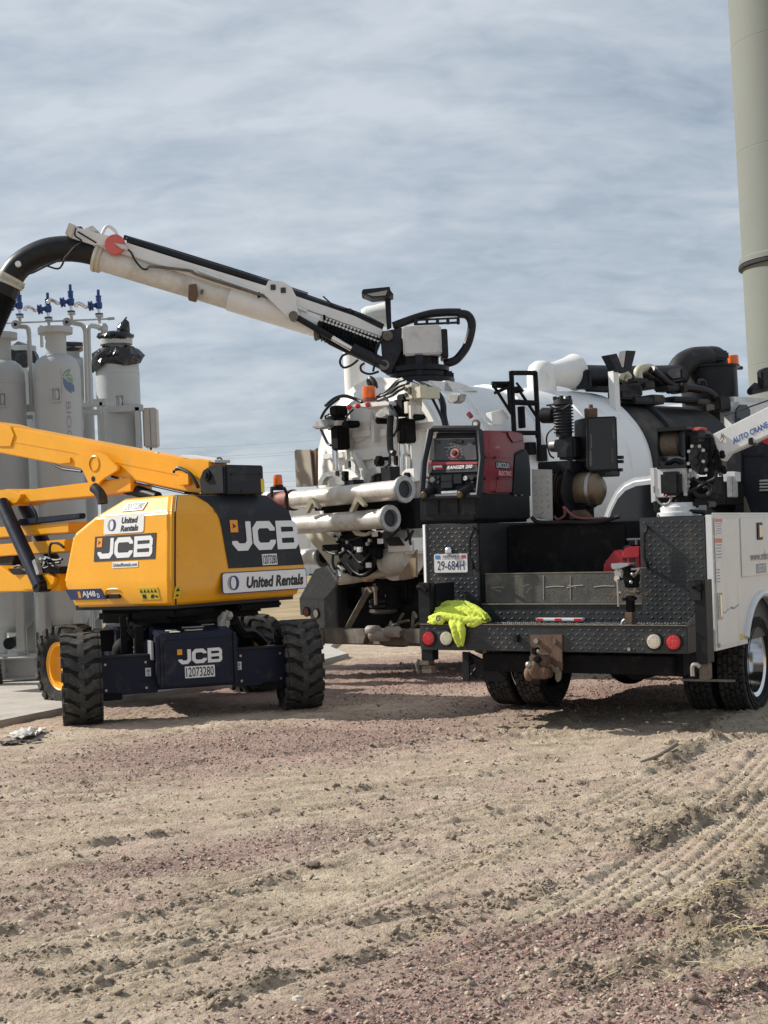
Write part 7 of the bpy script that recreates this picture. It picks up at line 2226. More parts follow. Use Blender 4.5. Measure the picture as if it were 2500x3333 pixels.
wface('maker_badge', M('badge_red', (0.5, 0.03, 0.04), 0.4), ((262, 405), (330, 402), (336, 419), (275, 423)), 0.021, parent=nm_)
p_ = wf((465, 403), 0.022)
Flat(face_matrix(p_, (1, 0, 0), (0, 0.27, 1)), 0.001).text('RANGER 250', 0, 0, 0.235, 0.030, 0.03, 0.25).build('lettering', sticker, nm_)
for a, b in (((328, 465), (415, 515)), ((428, 460), (488, 532)), ((328, 520), (415, 566))):
    q0, q1 = wf(a, 0.02), wf(b, 0.02)
    MB().bb(q0.x, q1.x, min(q0.y, q1.y) - 0.012, 0.10, q1.z, q0.z).build('socket_cover', charcoal, wel, bevel=0.006)
for q, r_, mt in (((265, 505), 0.022, lamp_glass), ((228, 490), 0.010, steel), ((228, 525), 0.010, steel), ((310, 488), 0.013, charcoal), ((310, 525), 0.013, charcoal), ((520, 495), 0.020, steel), ((570, 490), 0.020, charcoal), ((575, 525), 0.010, charcoal)):
    p_ = wf(q, 0.006)
    MB().cyl(p_, p_ + Vector((0, -0.03, 0.006)), r_, n=14).build('knob', mt, wel)
wface('stud_cover', galv, ((320, 590), (480, 580), (490, 612), (325, 622)), 0.02)
for q in ((250, 590), (530, 588)):
    p_ = wf(q, 0.0)
    cn = MB().cyl(p_ + Vector((0.01, 0.0, 0.01)), p_ + Vector((-0.02, -0.10, -0.03)), 0.042, n=18).build('weld_terminal', black, wel, bevel=0.004)
    MB().lathe([(0.018, 0), (0.03, 0.004), (0.02, 0.02), (0, 0.02)], p_ + Vector((-0.02, -0.10, -0.03)), (-0.2, -0.95, -0.25), 14).build('terminal_nut', M('brass', (0.12, 0.09, 0.045), 0.5, metal=0.5), cn)
X2 = XW


def wside(name, mat, pts, x=X2, th=-0.49, bev=0.012, parent=None):
    return MB().slab(tp(0, x, c6, *pts), (th, 0, 0)).build(name, mat, parent or wel, bevel=bev)


hood_w = wside('hood', red_hood, ((684, 119), (830, 122), (905, 130), (955, 145), (978, 252), (890, 302), (874, 612), (684, 606)), bev=0.02)
wside('hood_side', red_hood, ((632, 122), (700, 122), (700, 604), (642, 602)), x=X2 - 0.001, th=-0.02, bev=0.003, parent=hood_w)
wside('hood_crease', red_hood, ((832, 122), (905, 130), (955, 145), (965, 200), (880, 222), (845, 170)), x=X2 + 0.012, th=-0.02, parent=hood_w)
wside('hood_fold', red_hood, ((640, 318), (884, 322), (884, 334), (640, 330)), x=X2 + 0.006, th=-0.02, parent=hood_w, bev=0.002)
wside('side_door', red_hood, ((755, 490), (868, 490), (864, 600), (745, 598)), x=X2 + 0.004, th=-0.02, parent=hood_w, bev=0.003)
for q in ((660, 328), (733, 330), (655, 492), (757, 490)):
    MB().bolt(tp(0, X2 + 0.002, c6, q)[0], (1, 0, 0), 0.012, 0.012).build('latch', ink, hood_w)
wside('rear_shroud', charcoal, ((890, 302), (980, 258), (1003, 300), (1016, 420), (1019, 640), (872, 628)), bev=0.015)
for q in ((895, 622), (945, 620)):
    MB().box(tp(0, X2 + 0.003, c6, q)[0], (0.004, 0.045, 0.012)).build('tag', steel, wel)
p_ = tp(0, X2 + 0.001, c6, (797, 390))[0]
fm = face_matrix(p_, (0, 1, 0), (0, 0, 1))
mk = plate_at('maker_plate', fm, 0.27, 0.058, ink, hood_w, 0.002)
Flat(fm, 0.003).text('LINCOLN', 0, 0, 0.24, 0.045, 0.02).build('lettering', sticker, mk)
p_ = tp(0, X2 + 0.001, c6, (815, 452))[0]
fm = face_matrix(p_, (0, 1, 0), (0, 0, 1))
mk = plate_at('maker_plate', fm, 0.27, 0.046, M('badge_red'), hood_w, 0.002)
Flat(fm, 0.003).text('ELECTRIC', 0, 0, 0.24, 0.036, 0.015).build('lettering', sticker, mk)
le = MB().slab(tp(1, 0.45, c6, (555, 100), (560, 50), (580, 35), (605, 38), (620, 60), (618, 100)), (0, 0.02, 0)).build('lifting_eye', mud_steel, wel, bevel=0.004)
p_ = tp(1, 0.44, c6, (585, 72))[0]
MB().cyl(p_, p_ + Vector((0, 0.005, 0)), 0.02, n=16).build('eye_hole', sticker, le)
those('lift_strap', 0.022, 0.5, c6, (555, 20), (545, 5), (530, -10), mat=red_pipe, parent=wel, sm=2)

# --- air compressor mid-bed
cmp_ = thing('air_compressor', 'black piston air compressor with belt box above a tan receiver tank', 'compressor', T)


def cbox(name, mat, y0, y1, a, b, bev=0.008):
    return tbox(name, mat, y0, y1, c8, a, b, bev, cmp_)


C_ = tp(1, 0.88, c8, (572, 475))[0]; A_ = tp(1, 1.12, c8, (492, 470))[0]; B_ = tp(1, 0.98, c8, (753, 480))[0]
zb_, zt2_ = tp(1, 0.88, c8, (572, 802))[0].z, C_.z
D_ = A_ + B_ - C_
bxx = MB().slab([(q.x, q.y, zb_) for q in (A_, C_, B_, D_)], (0, 0, zt2_ - zb_)).build('belt_guard', black, cmp_, bevel=0.01)
for q0, q1, dn in ((C_, B_, 0.0),):
    e_ = (q1 - q0).normalized(); e_.z = 0; nn_ = Vector((e_.y, -e_.x, 0))
    w_ = (Vector((q1.x, q1.y, 0)) - Vector((q0.x, q0.y, 0))).length
    fmb = face_matrix((C_.x + e_.x * w_ / 2, C_.y + e_.y * w_ / 2, (zb_ + zt2_) / 2), e_, (0, 0, 1))
    plate_at('guard_panel', fmb, w_ - 0.03, zt2_ - zb_ - 0.03, M('gloss_black', (0.008, 0.009, 0.011), 0.18, var=0.2), bxx, 0.004, 0.01)
pa = C_; pb = Vector((B_.x, B_.y, zb_))
sm_ = MB()
for a in ((590, 620), (590, 720), (700, 700), (705, 560)):
    p_ = tp(1, 0.87, c8, a)[0]; p_.y = C_.y + (p_.x - C_.x) * (B_.y - C_.y) / (B_.x - C_.x) - 0.006; sm_.slab([p_ + Vector((-0.012, 0, -0.07)), p_ + Vector((0.014, 0, -0.06)), p_ + Vector((0.010, 0, 0.06)), p_ + Vector((-0.006, 0, 0.07))], (0, 0.003, 0))
o_ = sm_.build('oil_smear', M('smear', (0.06, 0.055, 0.045), 0.35), bxx); o_['kind'] = 'stuff'
p_ = tp(1, 1.08, c8, (597, 470))[0]
MB().lathe([(0.055, -0.01), (0.058, 0.06), (0.05, 0.068), (0.02, 0.07), (0.018, 0.10), (0, 0.10)], p_, (0, 0, 1), 24).build('fuel_cap', rust, cmp_)
p_ = tp(1, 0.95, c8, (435, 590))[0]
for k in range(9):
    MB().lathe([(0.085, 0), (0.088, 0.004), (0.085, 0.009)], p_ + Vector((0, 0, 0.03 + k * 0.026)), (0, 0, 1), 20).build('cooling_fin', charcoal, cmp_)
MB().lathe([(0.07, 0), (0.07, 0.26), (0.085, 0.27), (0.08, 0.31), (0.03, 0.32)], p_, (0, 0, 1), 20).build('cylinder_head', charcoal, cmp_)
for k in range(5):
    MB().bolt(p_ + Vector((0.065 * math.cos(k * 1.25), 0.065 * math.sin(k * 1.25) - 0.01, 0.31)), (0, 0, 1), 0.018, 0.03).build('head_bolt', black, cmp_)
cbox('crankcase', charcoal, 0.90, 1.15, (385, 595), (500, 725), 0.02)
MB().lathe([(0.03, 0), (0.05, 0.02), (0.055, 0.07)], tp(1, 0.98, c8, (345, 650))[0], (1, 0, 0), 20).build('crank_cover', steel, cmp_)
p_ = tp(1, 1.0, c8, (300, 465))[0]; q_ = tp(1, 1.0, c8, (375, 465))[0]
MB().cyl(p_, q_, 0.068, n=20).build('air_filter', black, cmp_, bevel=0.01)
MB().cyl(q_, q_ + Vector((0.05, 0, 0)), 0.05, n=18).build('filter_neck', black, cmp_)
cbox('tray', black, 0.75, 1.4, (275, 745), (480, 808))
cbox('tray_foot', black, 0.95, 1.3, (490, 800), (680, 826))
those('copper_line', 0.008, 0.88, c8, (330, 405), (380, 400), (440, 408), (480, 402), parent=cmp_)
those('copper_line', 0.008, 0.86, c8, (375, 540), (340, 570), (330, 620), (350, 700), (375, 720), parent=cmp_)
those('copper_line', 0.006, 0.86, c8, (350, 410), (410, 430), (470, 400), parent=cmp_)
for a in ((770, 715), (770, 740), (765, 790)):
    cbox('drain_tap', black, 1.0, 1.05, (a[0] - 15, a[1] - 8), (a[0] + 12, a[1] + 10), 0.003)
ta, tb = tp(1, 0.95, c8, (480, 915))[0], tp(1, 0.95, c8, (610, 915))[0]
tb.z = ta.z
MB().lathe([(0.0, -0.03), (0.10, -0.02), (0.142, 0.03), (0.148, 0.08), (0.148, (tb - ta).length - 0.02), (0.135, (tb - ta).length + 0.05), (0.08, (tb - ta).length + 0.09), (0, (tb - ta).length + 0.10)], ta, (1, 0, 0), 36).build('receiver_tank', tan_m, cmp_)
MB().lathe([(0.149, 0), (0.155, 0.008), (0.155, 0.03), (0.149, 0.038)], tb - Vector((0.03, 0, 0)), (1, 0, 0), 36, cap=False).build('tank_band', steel, cmp_)
MB().bb(ta.x + 0.04, ta.x + 0.10, 0.85, 1.05, 1.58, ta.z - 0.1).bb(tb.x - 0.10, tb.x - 0.04, 0.85, 1.05, 1.58, tb.z - 0.1).build('tank_foot', sooty, cmp_)

# --- hose reel with its guard plate
reel = thing('hose_reel', 'black hose reel between a silver guard plate and the tan tank', 'hose reel', T)
rc = tp(1, 0.78, c8, (425, 920))[0]
for dx in (-0.085, 0.0, 0.075):
    MB().lathe([(0.05, -0.006), (0.185, -0.006), (0.19, 0.0), (0.185, 0.006), (0.05, 0.006)], rc + Vector((dx, 0, 0)), (1, 0, 0), 36).build('reel_disc', black, reel)
for k in range(5):
    MB().lathe([(0.145, -0.012), (0.158, 0), (0.145, 0.012)], rc + Vector((-0.068 + 0.032 * k, 0, 0)), (1, 0, 0), 32, cap=False).build('hose_wrap', hose_black if k % 2 else red_pipe, reel)
MB().cyl(rc + Vector((-0.09, 0, 0)), rc + Vector((0.08, 0, 0)), 0.14, n=28).build('drum', sooty, reel)
MB().bb(rc.x - 0.08, rc.x + 0.07, rc.y - 0.06, rc.y + 0.06, 1.58, rc.z - 0.1).build('reel_stand', sooty, reel)
gp_ = tplate('guard_plate', M('bright_tread', (0.36, 0.37, 0.36), 0.4, metal=0.6, var=0.15, dirt=(0.2, 0.18, 0.15), damt=0.25), 0.56, 0.006, c8, (240, 787), (363, 790), (367, 1096), (246, 1080), parent=reel, bev=0.001)
g0_, g1_ = tp(1, 0.56, c8, (246, 1078))[0], tp(1, 0.56, c8, (363, 795))[0]
tread_lugs(gp_, (g0_.x + 0.01, 0.5595, g0_.z + 0.01), (1, 0, 0), (0, 0, 1), g1_.x - g0_.x - 0.03, g1_.z - g0_.z - 0.03, 0.045, mat=M('bright_tread'))
those('air_hose', 0.011, 0.60, c8, (430, 1010), (440, 1060), (400, 1090), (375, 1070), mat=coral if False else M('dull_red_hose', (0.20, 0.06, 0.06), 0.6), parent=reel)
those('air_hose', 0.011, 0.58, c8, (435, 1015), (480, 1060), (520, 1080), (600, 1085), (690, 1080), mat=M('dull_red_hose'), parent=reel)
tplate('loose_plate', rust, 0.75, 0.02, c8, (450, 1090), (480, 1035), (560, 1030), (610, 1080))

# --- jerry can
can = thing('jerry_can', 'red plastic fuel can in the truck bed behind the bench vise', 'fuel can', T)
cb_ = tplate('body', can_red, 0.24, 0.22, cv, (868, 400), (878, 265), (915, 232), (985, 140), (1010, 128), (1045, 135), (1075, 165), (1100, 120), (1130, 98), (1275, 90), (1285, 400), parent=can, bev=0.02)
tplate('grip_ridge', can_red, 0.225, 0.02, cv, (1055, 205), (1260, 190), (1262, 212), (1060, 225), parent=can)
tplate('grip_recess', M('can_dark', (0.10, 0.004, 0.008), 0.5), 0.232, 0.01, cv, (1080, 225), (1130, 222), (1130, 270), (1085, 275), parent=can)
tplate('grip_recess', M('can_dark'), 0.232, 0.01, cv, (1155, 218), (1210, 214), (1205, 300), (1165, 320), parent=can)
tplate('grip_ridge', can_red, 0.225, 0.02, cv, (1130, 222), (1155, 218), (1165, 320), (1120, 330), parent=can)
p_ = tp(1, 0.33, cv, (1140, 130))[0]
MB().lathe([(0.03, -0.02), (0.034, 0.0), (0.03, 0.025), (0, 0.028)], p_, (0, -0.5, 0.86), 18).build('cap', M('can_dark'), can)
ub_ = thing('tool_case', 'grey and black tool case wedged above the red fuel can', 'case', T)
tbox('body', charcoal, 0.52, 0.75, cv, (1120, 20), (1275, 80), parent=ub_)
tbox('trim', galv, 0.51, 0.76, cv, (1120, 8), (1285, 24), parent=ub_)
tbox('latch', galv, 0.505, 0.53, cv, (1215, 24), (1240, 80), parent=ub_)

# --- bench vise on a post
vis = thing('bench_vise', 'worn bench vise on a rusty square post at the bumper', 'vise', T)


def vbox(name, mat, y0, y1, a, b, bev=0.004):
    return tbox(name, mat, y0, y1, cv, a, b, bev, vis)


vbox('post_socket', rust, -0.33, -0.25, (1105, 805), (1190, 968))
vbox('post', sooty, -0.32, -0.26, (1115, 630), (1190, 810))
vbox('swivel_base', mud_steel, -0.40, -0.20, (1085, 545), (1245, 620), 0.02)
tplate('vise_body', sooty, -0.38, 0.16, cv, (1080, 330), (1130, 300), (1180, 370), (1205, 440), (1175, 520), (1200, 560), (1110, 560), (1085, 450), parent=vis, bev=0.015)
tplate('slide', steel, -0.36, 0.12, cv, (985, 345), (1085, 335), (1085, 390), (1075, 450), (1010, 455), (990, 400), parent=vis, bev=0.01)
tplate('jaw', M('jaw_steel', (0.45, 0.47, 0.50), 0.35, metal=0.9), -0.40, 0.18, cv, (955, 278), (1150, 280), (1152, 300), (1060, 330), (985, 345), (958, 325), parent=vis, bev=0.005)
vbox('jaw', steel, -0.38, -0.22, (1160, 330), (1280, 350), 0.008)
p_ = tp(1, -0.40, cv, (1020, 442))[0]
MB().cyl(p_, p_ + Vector((0, 0.08, 0)), 0.022, n=16).build('screw_nose', chrome, vis)
those('handle', 0.008, -0.41, cv, (1028, 450), (1035, 600), (1040, 745), mat=steel, sm=0, parent=vis)
tplate('anvil_horn', rust, -0.36, 0.05, cv, (868, 622), (1000, 590), (1040, 600), (1040, 630), (950, 630), parent=vis)
tplate('anvil_tail', mud_steel, -0.34, 0.05, cv, (1250, 595), (1395, 575), (1340, 605), (1260, 615), parent=vis)
for q in ((1105, 665), (1210, 660), (1225, 655)):
    MB().bolt(tp(1, -0.34, cv, q)[0], (0, -1, 0), 0.014, 0.02).build('bolt', sooty, vis)
for q in ((1175, 480), (1190, 395), (1060, 600)):
    MB().ball(tp(1, -0.39, cv, q)[0], 0.014, 6).build('stud', steel, vis)
those('lever', 0.012, -0.38, cv, (1195, 420), (1240, 380), (1270, 340), mat=mud_steel, sm=2, parent=vis)
those('pin', 0.012, -0.3, cv, (1075, 945), (1085, 905), (1110, 885), mat=steel, sm=3, parent=vis)

# --- red and white marker strip lying on the deck
mk_ = thing('marker_strip', 'red and white reflective strip lying on the bumper deck', 'reflector', T)
a0_, a1_ = tp(1, -0.06, cv, (160, 900))[0].x, tp(1, -0.06, cv, (665, 900))[0].x
MB().bb(a0_, a1_, -0.085, -0.035, 0.838, 0.862).build('bar', sticker, mk_, bevel=0.006)
for t0, t1 in ((0.02, 0.15), (0.41, 0.55), (0.82, 0.98)):
    MB().bb(a0_ + (a1_ - a0_) * t0, a0_ + (a1_ - a0_) * t1, -0.0875, -0.06, 0.840, 0.858).build('red_segment', red_lens, mk_)

# --- hi-vis vest dumped on the bumper corner
hv = M('hi_vis_cloth', (0.58, 0.67, 0.10), 0.9, var=0.06, bump=0.2, bscale=160, spec=0.15)


vm = MB()
pc_ = tp(1, -0.27, c4, (800, 545))[0]
vm.ball(pc_, 0.2, 12, (1.02, 0.62, 0.50))


def fold(r, *pts):
    vm.tube([tp(1, q[2], c4, q[:2])[0] for q in pts], r, 10, 5)


fold(0.030, (510, 570, -0.33), (560, 470, -0.27), (660, 395, -0.23), (790, 385, -0.22), (900, 390, -0.22))
fold(0.036, (560, 500, -0.36), (690, 450, -0.34), (840, 450, -0.35), (980, 495, -0.36), (1100, 530, -0.34))
fold(0.032, (500, 550, -0.40), (620, 515, -0.41), (760, 535, -0.42), (900, 560, -0.42), (1060, 575, -0.40))
fold(0.036, (880, 395, -0.22), (990, 450, -0.24), (1070, 510, -0.28), (1115, 570, -0.32))
fold(0.026, (720, 400, -0.28), (850, 420, -0.30), (940, 470, -0.33), (1010, 540, -0.36))
fold([0.024, 0.03, 0.018], (490, 595, -0.40), (560, 570, -0.425), (650, 590, -0.43))
fold([0.02, 0.028, 0.014], (900, 600, -0.425), (980, 605, -0.42), (1110, 590, -0.39))
for k_ in range(9):
    x0_ = 560 + k_ * 55; y0_ = 430 + 14 * ((k_ * 7) % 5)
    fold([0.010, 0.014, 0.007], (x0_, y0_, -0.35 - 0.01 * (k_ % 3)), (x0_ + 60, y0_ + 45, -0.385), (x0_ + 95 + 20 * (k_ % 2), y0_ + 110, -0.41))
fold([0.020, 0.018, 0.010], (600, 430, -0.32), (640, 480, -0.37), (660, 540, -0.41))
fold([0.030, 0.036, 0.03, 0.012], (735, 575, -0.42), (762, 640, -0.452), (785, 740, -0.455), (812, 850, -0.45))
fold([0.028, 0.034, 0.026, 0.010], (815, 575, -0.42), (835, 650, -0.455), (848, 740, -0.458), (846, 845, -0.452))
fold([0.03, 0.03, 0.012], (775, 580, -0.43), (805, 640, -0.445), (825, 745, -0.445))
vm.v = [(v[0], v[1], max(v[2], 0.842) if v[1] > -0.425 else v[2]) for v in vm.v]
vest = vm.build('safety_shirt', hv, ang=180)
vest.matrix_world = T.M
tag(vest, 'crumpled bright yellow-green safety shirt draped over the bumper corner', 'shirt')
rm = vest.modifiers.new('weave', 'REMESH'); rm.mode = 'VOXEL'; rm.voxel_size = 0.005; rm.use_smooth_shade = True
sm2 = vest.modifiers.new('soft', 'SMOOTH'); sm2.iterations = 3; sm2.factor = 0.5
tx = bpy.data.textures.new('crease', 'CLOUDS'); tx.noise_scale = 0.03; tx.noise_depth = 2
dm = vest.modifiers.new('crease', 'DISPLACE'); dm.texture = tx; dm.strength = 0.010; dm.mid_level = 0.5; dm.texture_coords = 'LOCAL'
fmv = face_matrix(tp(1, -0.455, c4, (588, 540))[0], (1, 0, 0.1), (0, 0.3, 0.95))
f_ = Flat(fmv, 0.004); f_.text('G', 0, 0.0, 0.045, 0.05, 0.05)
o_ = f_.mb.build('printed_letter', ink, None, flat=True); o_.parent = vest

# --- crane on the right box
cr = thing('truck_crane', 'white and black electric winch crane mounted on the right truck box', 'crane', T)


def kbox(name, mat, y0, y1, a, b, bev=0.006, parent=None):
    return tbox(name, mat, y0, y1, cc, a, b, bev, parent or cr)


def kplate(name, mat, y, th, *pts, bev=0.006, parent=None):
    return tplate(name, mat, y, th, cc, *pts, bev=bev, parent=parent or cr)


bc_ = tp(1, 0.35, cc, (860, 870))[0]
MB().lathe([(0.17, ZT + 0.006), (0.17, ZT + 0.035), (0.155, ZT + 0.04), (0.155, ZT + 0.075), (0.14, ZT + 0.08), (0.13, ZT + 0.11)], Vector((bc_.x, 0.35, 0)), (0, 0, 1), 36).build('base_ring', truck_white, cr, ang=25)
MB().lathe([(0.085, ZT + 0.10), (0.085, ZT + 0.2)], Vector((bc_.x + 0.03, 0.38, 0)), (0, 0, 1), 24).build('mast', sooty, cr)
kbox('head_box', truck_white, 0.30, 0.56, (600, 480), (930, 733))
kbox('head_flange', truck_white, 0.295, 0.32, (598, 480), (645, 788), 0.002)
kbox('control_box', black, 0.20, 0.30, (682, 515), (860, 725), 0.02)
MB().ball(tp(1, 0.20, cc, (745, 728))[0], 0.012, 6).build('control_tab', M('badge_red'), cr)
kbox('head_slot', ink, 0.292, 0.30, (628, 640), (636, 700), 0)
those('control_cable', 0.010, 0.22, cc, (650, 740), (680, 790), (720, 810), (770, 790), (790, 735), mat=M('grey_cable', (0.25, 0.25, 0.24), 0.5), parent=cr)
# winch frame and drum
for x0 in (660, 905):
    kbox('winch_frame', black, 0.28, 0.52, (x0, 120), (x0 + 16, 475), 0.003)
for y0 in (120, 460):
    kbox('winch_frame', black, 0.27, 0.53, (655, y0), (925, y0 + 16), 0.003)
d0_, d1_ = tp(1, 0.40, cc, (712, 262))[0], tp(1, 0.40, cc, (890, 262))[0]
d1_.z = d0_.z
nw = 22; Lw = (d1_ - d0_).length
prof = []
for k in range(nw):
    prof += [(0.093, Lw * k / nw), (0.097, Lw * (k + 0.5) / nw)]
MB().lathe(prof, d0_, (1, 0, 0), 32).build('cable_drum', cable_m, cr, ang=60)
for q in (d0_, d1_):
    MB().cyl(q - Vector((0.008, 0, 0)), q + Vector((0.008, 0, 0)), 0.115, n=32).build('drum_flange', black, cr)
kplate('winch_bracket', truck_white, 0.42, 0.1, (750, 380), (905, 372), (905, 400), (800, 400), (755, 425))
those('winch_wiring', 0.02, 0.36, cc, (740, 460), (780, 430), (830, 410), (890, 440), parent=cr)
# gear case and motors
kplate('gear_case', charcoal, 0.24, 0.10, (935, 320), (975, 275), (1040, 275), (1085, 310), (1090, 420), (1065, 480), (1040, 545), (1015, 530), (940, 450), bev=0.02)
for q in ((1005, 348), (1005, 420)):
    p_ = tp(1, 0.24, cc, q)[0]; MB().cyl(p_, p_ - Vector((0, 0.02, 0)), 0.033, n=20).build('shaft_cap', black, cr, bevel=0.006)
for q in ((950, 330), (978, 283), (1045, 283), (1080, 320), (965, 500), (1025, 560), (1080, 420), (945, 440)):
    MB().bolt(tp(1, 0.24, cc, q)[0], (0, -1, 0), 0.014, 0.012).build('case_bolt', galv, cr)
kplate('gear_case_rear', black, 0.34, 0.20, (925, 150), (985, 140), (1110, 140), (1150, 200), (1160, 330), (1130, 400), (1060, 560), (935, 470), bev=0.03)
kbox('motor', charcoal, 0.26, 0.38, (985, 165), (1105, 235), 0.03)
kplate('motor_cap', coral, 0.38, 0.16, (968, 150), (990, 115), (1040, 108), (1060, 118), (1040, 142), (980, 158), bev=0.012)
kbox('boom_motor', black, 0.38, 0.55, (1160, 280), (1240, 550), 0.03)
kbox('boom_motor', black, 0.36, 0.50, (1060, 430), (1200, 560), 0.03)
kbox('elbow_block', sooty, 0.34, 0.60, (935, 560), (1165, 745), 0.03)
MB().ball(tp(1, 0.30, cc, (1095, 495))[0], 0.02, 8).build('stud', steel, cr)
for q in ((1245, 345), (1250, 370), (1255, 480), (1265, 510)):
    MB().ball(tp(1, 0.40, cc, q)[0], 0.022, 6).build('motor_lug', sooty, cr)
for q in ((950, 545), (950, 605), (948, 640)):
    MB().bolt(tp(1, 0.33, cc, q)[0], (0, -1, 0), 0.014, 0.012).build('rivet', steel, cr)
for pts in (((945, 700), (1000, 670), (1080, 620), (1180, 570), (1190, 500)), ((990, 690), (1050, 730), (1110, 720), (1140, 680), (1110, 650), (1080, 660)), ((1000, 710), (1070, 745), (1140, 710), (1160, 650), (1120, 620)), ((1000, 560), (1050, 610), (1080, 610)), ((640, 780), (660, 850), (680, 855)), ((690, 870), (900, 865), (1100, 880))):
    those('power_cable', 0.016, 0.26, cc, *pts, parent=cr)
kplate('foot_bracket', black, 0.26, 0.05, (612, 850), (660, 825), (725, 830), (725, 885), (650, 885))
kbox('foot_nut', steel, 0.22, 0.28, (650, 895), (725, 925), 0.01)
kbox('mast_foot', black, 0.3, 0.5, (800, 790), (1125, 830), 0.01)
kbox('tag_plate', M('grey_cable'), 0.28, 0.285, (1035, 815), (1105, 860), 0.001)
# boom: box beam rising to the right
bt = tp(1, 0.40, cc, (1150, 178), (1659, -75))
bb_ = tp(1, 0.40, cc, (1240, 425), (1300, 350), (1659, 190))
dd = (bt[1] - bt[0]); ee = (bb_[2] - bb_[1])
bo_ = MB().slab([bt[0], bt[1], bt[1] + dd * 1.6, bb_[2] + ee * 2.2, bb_[2], bb_[1], bb_[0]], (0, 0.13, 0)).build('crane_boom', truck_white, cr, bevel=0.01)
ang_ = math.atan2(dd.z, dd.x)
p_ = tp(1, 0.399, cc, (1475, 168))[0]
fm = face_matrix(p_, (math.cos(ang_), 0, math.sin(ang_)), (-math.sin(ang_), 0, math.cos(ang_)))
Flat(fm, 0.002).text('AUTO CRANE', 0.02, -0.005, 0.30, 0.045, 0.03, 0.1).build('lettering', M('crane_blue', (0.03, 0.09, 0.33), 0.5), bo_)
those('boom_ring', 0.008, 0.385, cc, (1230, 235), (1245, 175), (1258, 205), (1235, 240), mat=steel, parent=bo_, sm=2)
kplate('boom_clip', black, 0.38, 0.16, (1478, 215), (1515, 200), (1520, 270), (1480, 270), parent=bo_)
those('winch_rope', 0.006, 0.47, c8, (1400, 465), (1530, 420), (1659, 375), (1900, 290), mat=black, sm=0, parent=cr)
kplate('red_hook', M('badge_red'), 0.50, 0.06, (1565, 220), (1600, 190), (1659, 180), (1659, 265), (1620, 255))

# ================================================================== LOOSE MATERIAL ON THE YARD
def scatter(name, label, cat, pos, size, cols, seed, mat, flat=0.7):
    """many small angular lumps as one mesh (stuff)"""
    rs = np.random.RandomState(seed)
    phi = (1 + 5 ** 0.5) / 2
    base = np.array([(-1, phi, 0), (1, phi, 0), (-1, -phi, 0), (1, -phi, 0), (0, -1, phi), (0, 1, phi), (0, -1, -phi), (0, 1, -phi), (phi, 0, -1), (phi, 0, 1), (-phi, 0, -1), (-phi, 0, 1)]) / 1.902
    tri = np.array([(0, 11, 5), (0, 5, 1), (0, 1, 7), (0, 7, 10), (0, 10, 11), (1, 5, 9), (5, 11, 4), (11, 10, 2), (10, 7, 6), (7, 1, 8), (3, 9, 4), (3, 4, 2), (3, 2, 6), (3, 6, 8), (3, 8, 9), (4, 9, 5), (2, 4, 11), (6, 2, 10), (8, 6, 7), (9, 8, 1)])
    n = len(pos)
    v = base[None] * rs.uniform(0.42, 1.35, (n, 12, 1))
    v = v * np.stack([rs.uniform(0.7, 1.35, n), rs.uniform(0.6, 1.1, n), rs.uniform(0.4, 0.85, n) * flat / 0.7], 1)[:, None]
    a = rs.uniform(0, 2 * math.pi, n); ca, sa = np.cos(a), np.sin(a)
    x = v[..., 0] * ca[:, None] - v[..., 1] * sa[:, None]; y = v[..., 0] * sa[:, None] + v[..., 1] * ca[:, None]
    t = rs.normal(0, 0.3, n)
    z = v[..., 2] + x * np.sin(t)[:, None]
    v = np.stack([x, y, z], -1) * (size[:, None, None] * 0.5)
    v += pos[:, None, :]
    v[..., 2] += (size * 0.12)[:, None]
    me = bpy.data.meshes.new(name)
    me.vertices.add(n * 12); me.vertices.foreach_set('co', v.astype(np.float32).ravel())
    f = (tri[None] + (np.arange(n) * 12)[:, None, None]).astype(np.int32)
    me.loops.add(f.size); me.loops.foreach_set('vertex_index', f.ravel())
    me.polygons.add(n * 20); me.polygons.foreach_set('loop_start', (np.arange(n * 20) * 3).astype(np.int32)); me.polygons.foreach_set('loop_total', np.full(n * 20, 3, np.int32))
    me.update()
    at = me.attributes.new('tint', 'FLOAT_COLOR', 'POINT')
    c4_ = np.concatenate([np.repeat(cols, 12, 0), np.ones((n * 12, 1))], 1).astype(np.float32)
    at.data.foreach_set('color', c4_.ravel())
    me.materials.append(mat)
    o = bpy.data.objects.new(name, me); COL.objects.link(o)
    return tag(o, label, cat, kind='stuff')


lump = bpy.data.materials.new('lump'); lump.use_nodes = True
nd, lk = lump.node_tree.nodes, lump.node_tree.links
at_ = nd.new('ShaderNodeAttribute'); at_.attribute_name = 'tint'
nz_ = nd.new('ShaderNodeTexNoise'); nz_.inputs['Scale'].default_value = 150
mx_ = nd.new('ShaderNodeMixRGB'); mx_.blend_type = 'OVERLAY'; mx_.inputs[0].default_value = 0.35
tc_n = nd.new('ShaderNodeTexCoord'); lk.new(tc_n.outputs['Object'], nz_.inputs['Vector'])
lk.new(at_.outputs['Color'], mx_.inputs[1]); lk.new(nz_.outputs[0], mx_.inputs[2])
lk.new(mx_.outputs[0], nd['Principled BSDF'].inputs['Base Color'])
nd['Principled BSDF'].inputs['Roughness'].default_value = 0.9


def sample(n, seed, y0, y1, pw=1.0):
    rs = np.random.RandomState(seed)
    Y = y0 * (y1 / y0) ** rs.uniform(0, 1, n)
    X = rs.uniform(-0.34, 0.36, n) * Y
    return X, Y, rs


def clear_of_pad(X, Y):
    return ~((X < -0.2) & (Y > 13.2 + (X + 3.7) * 0.5))


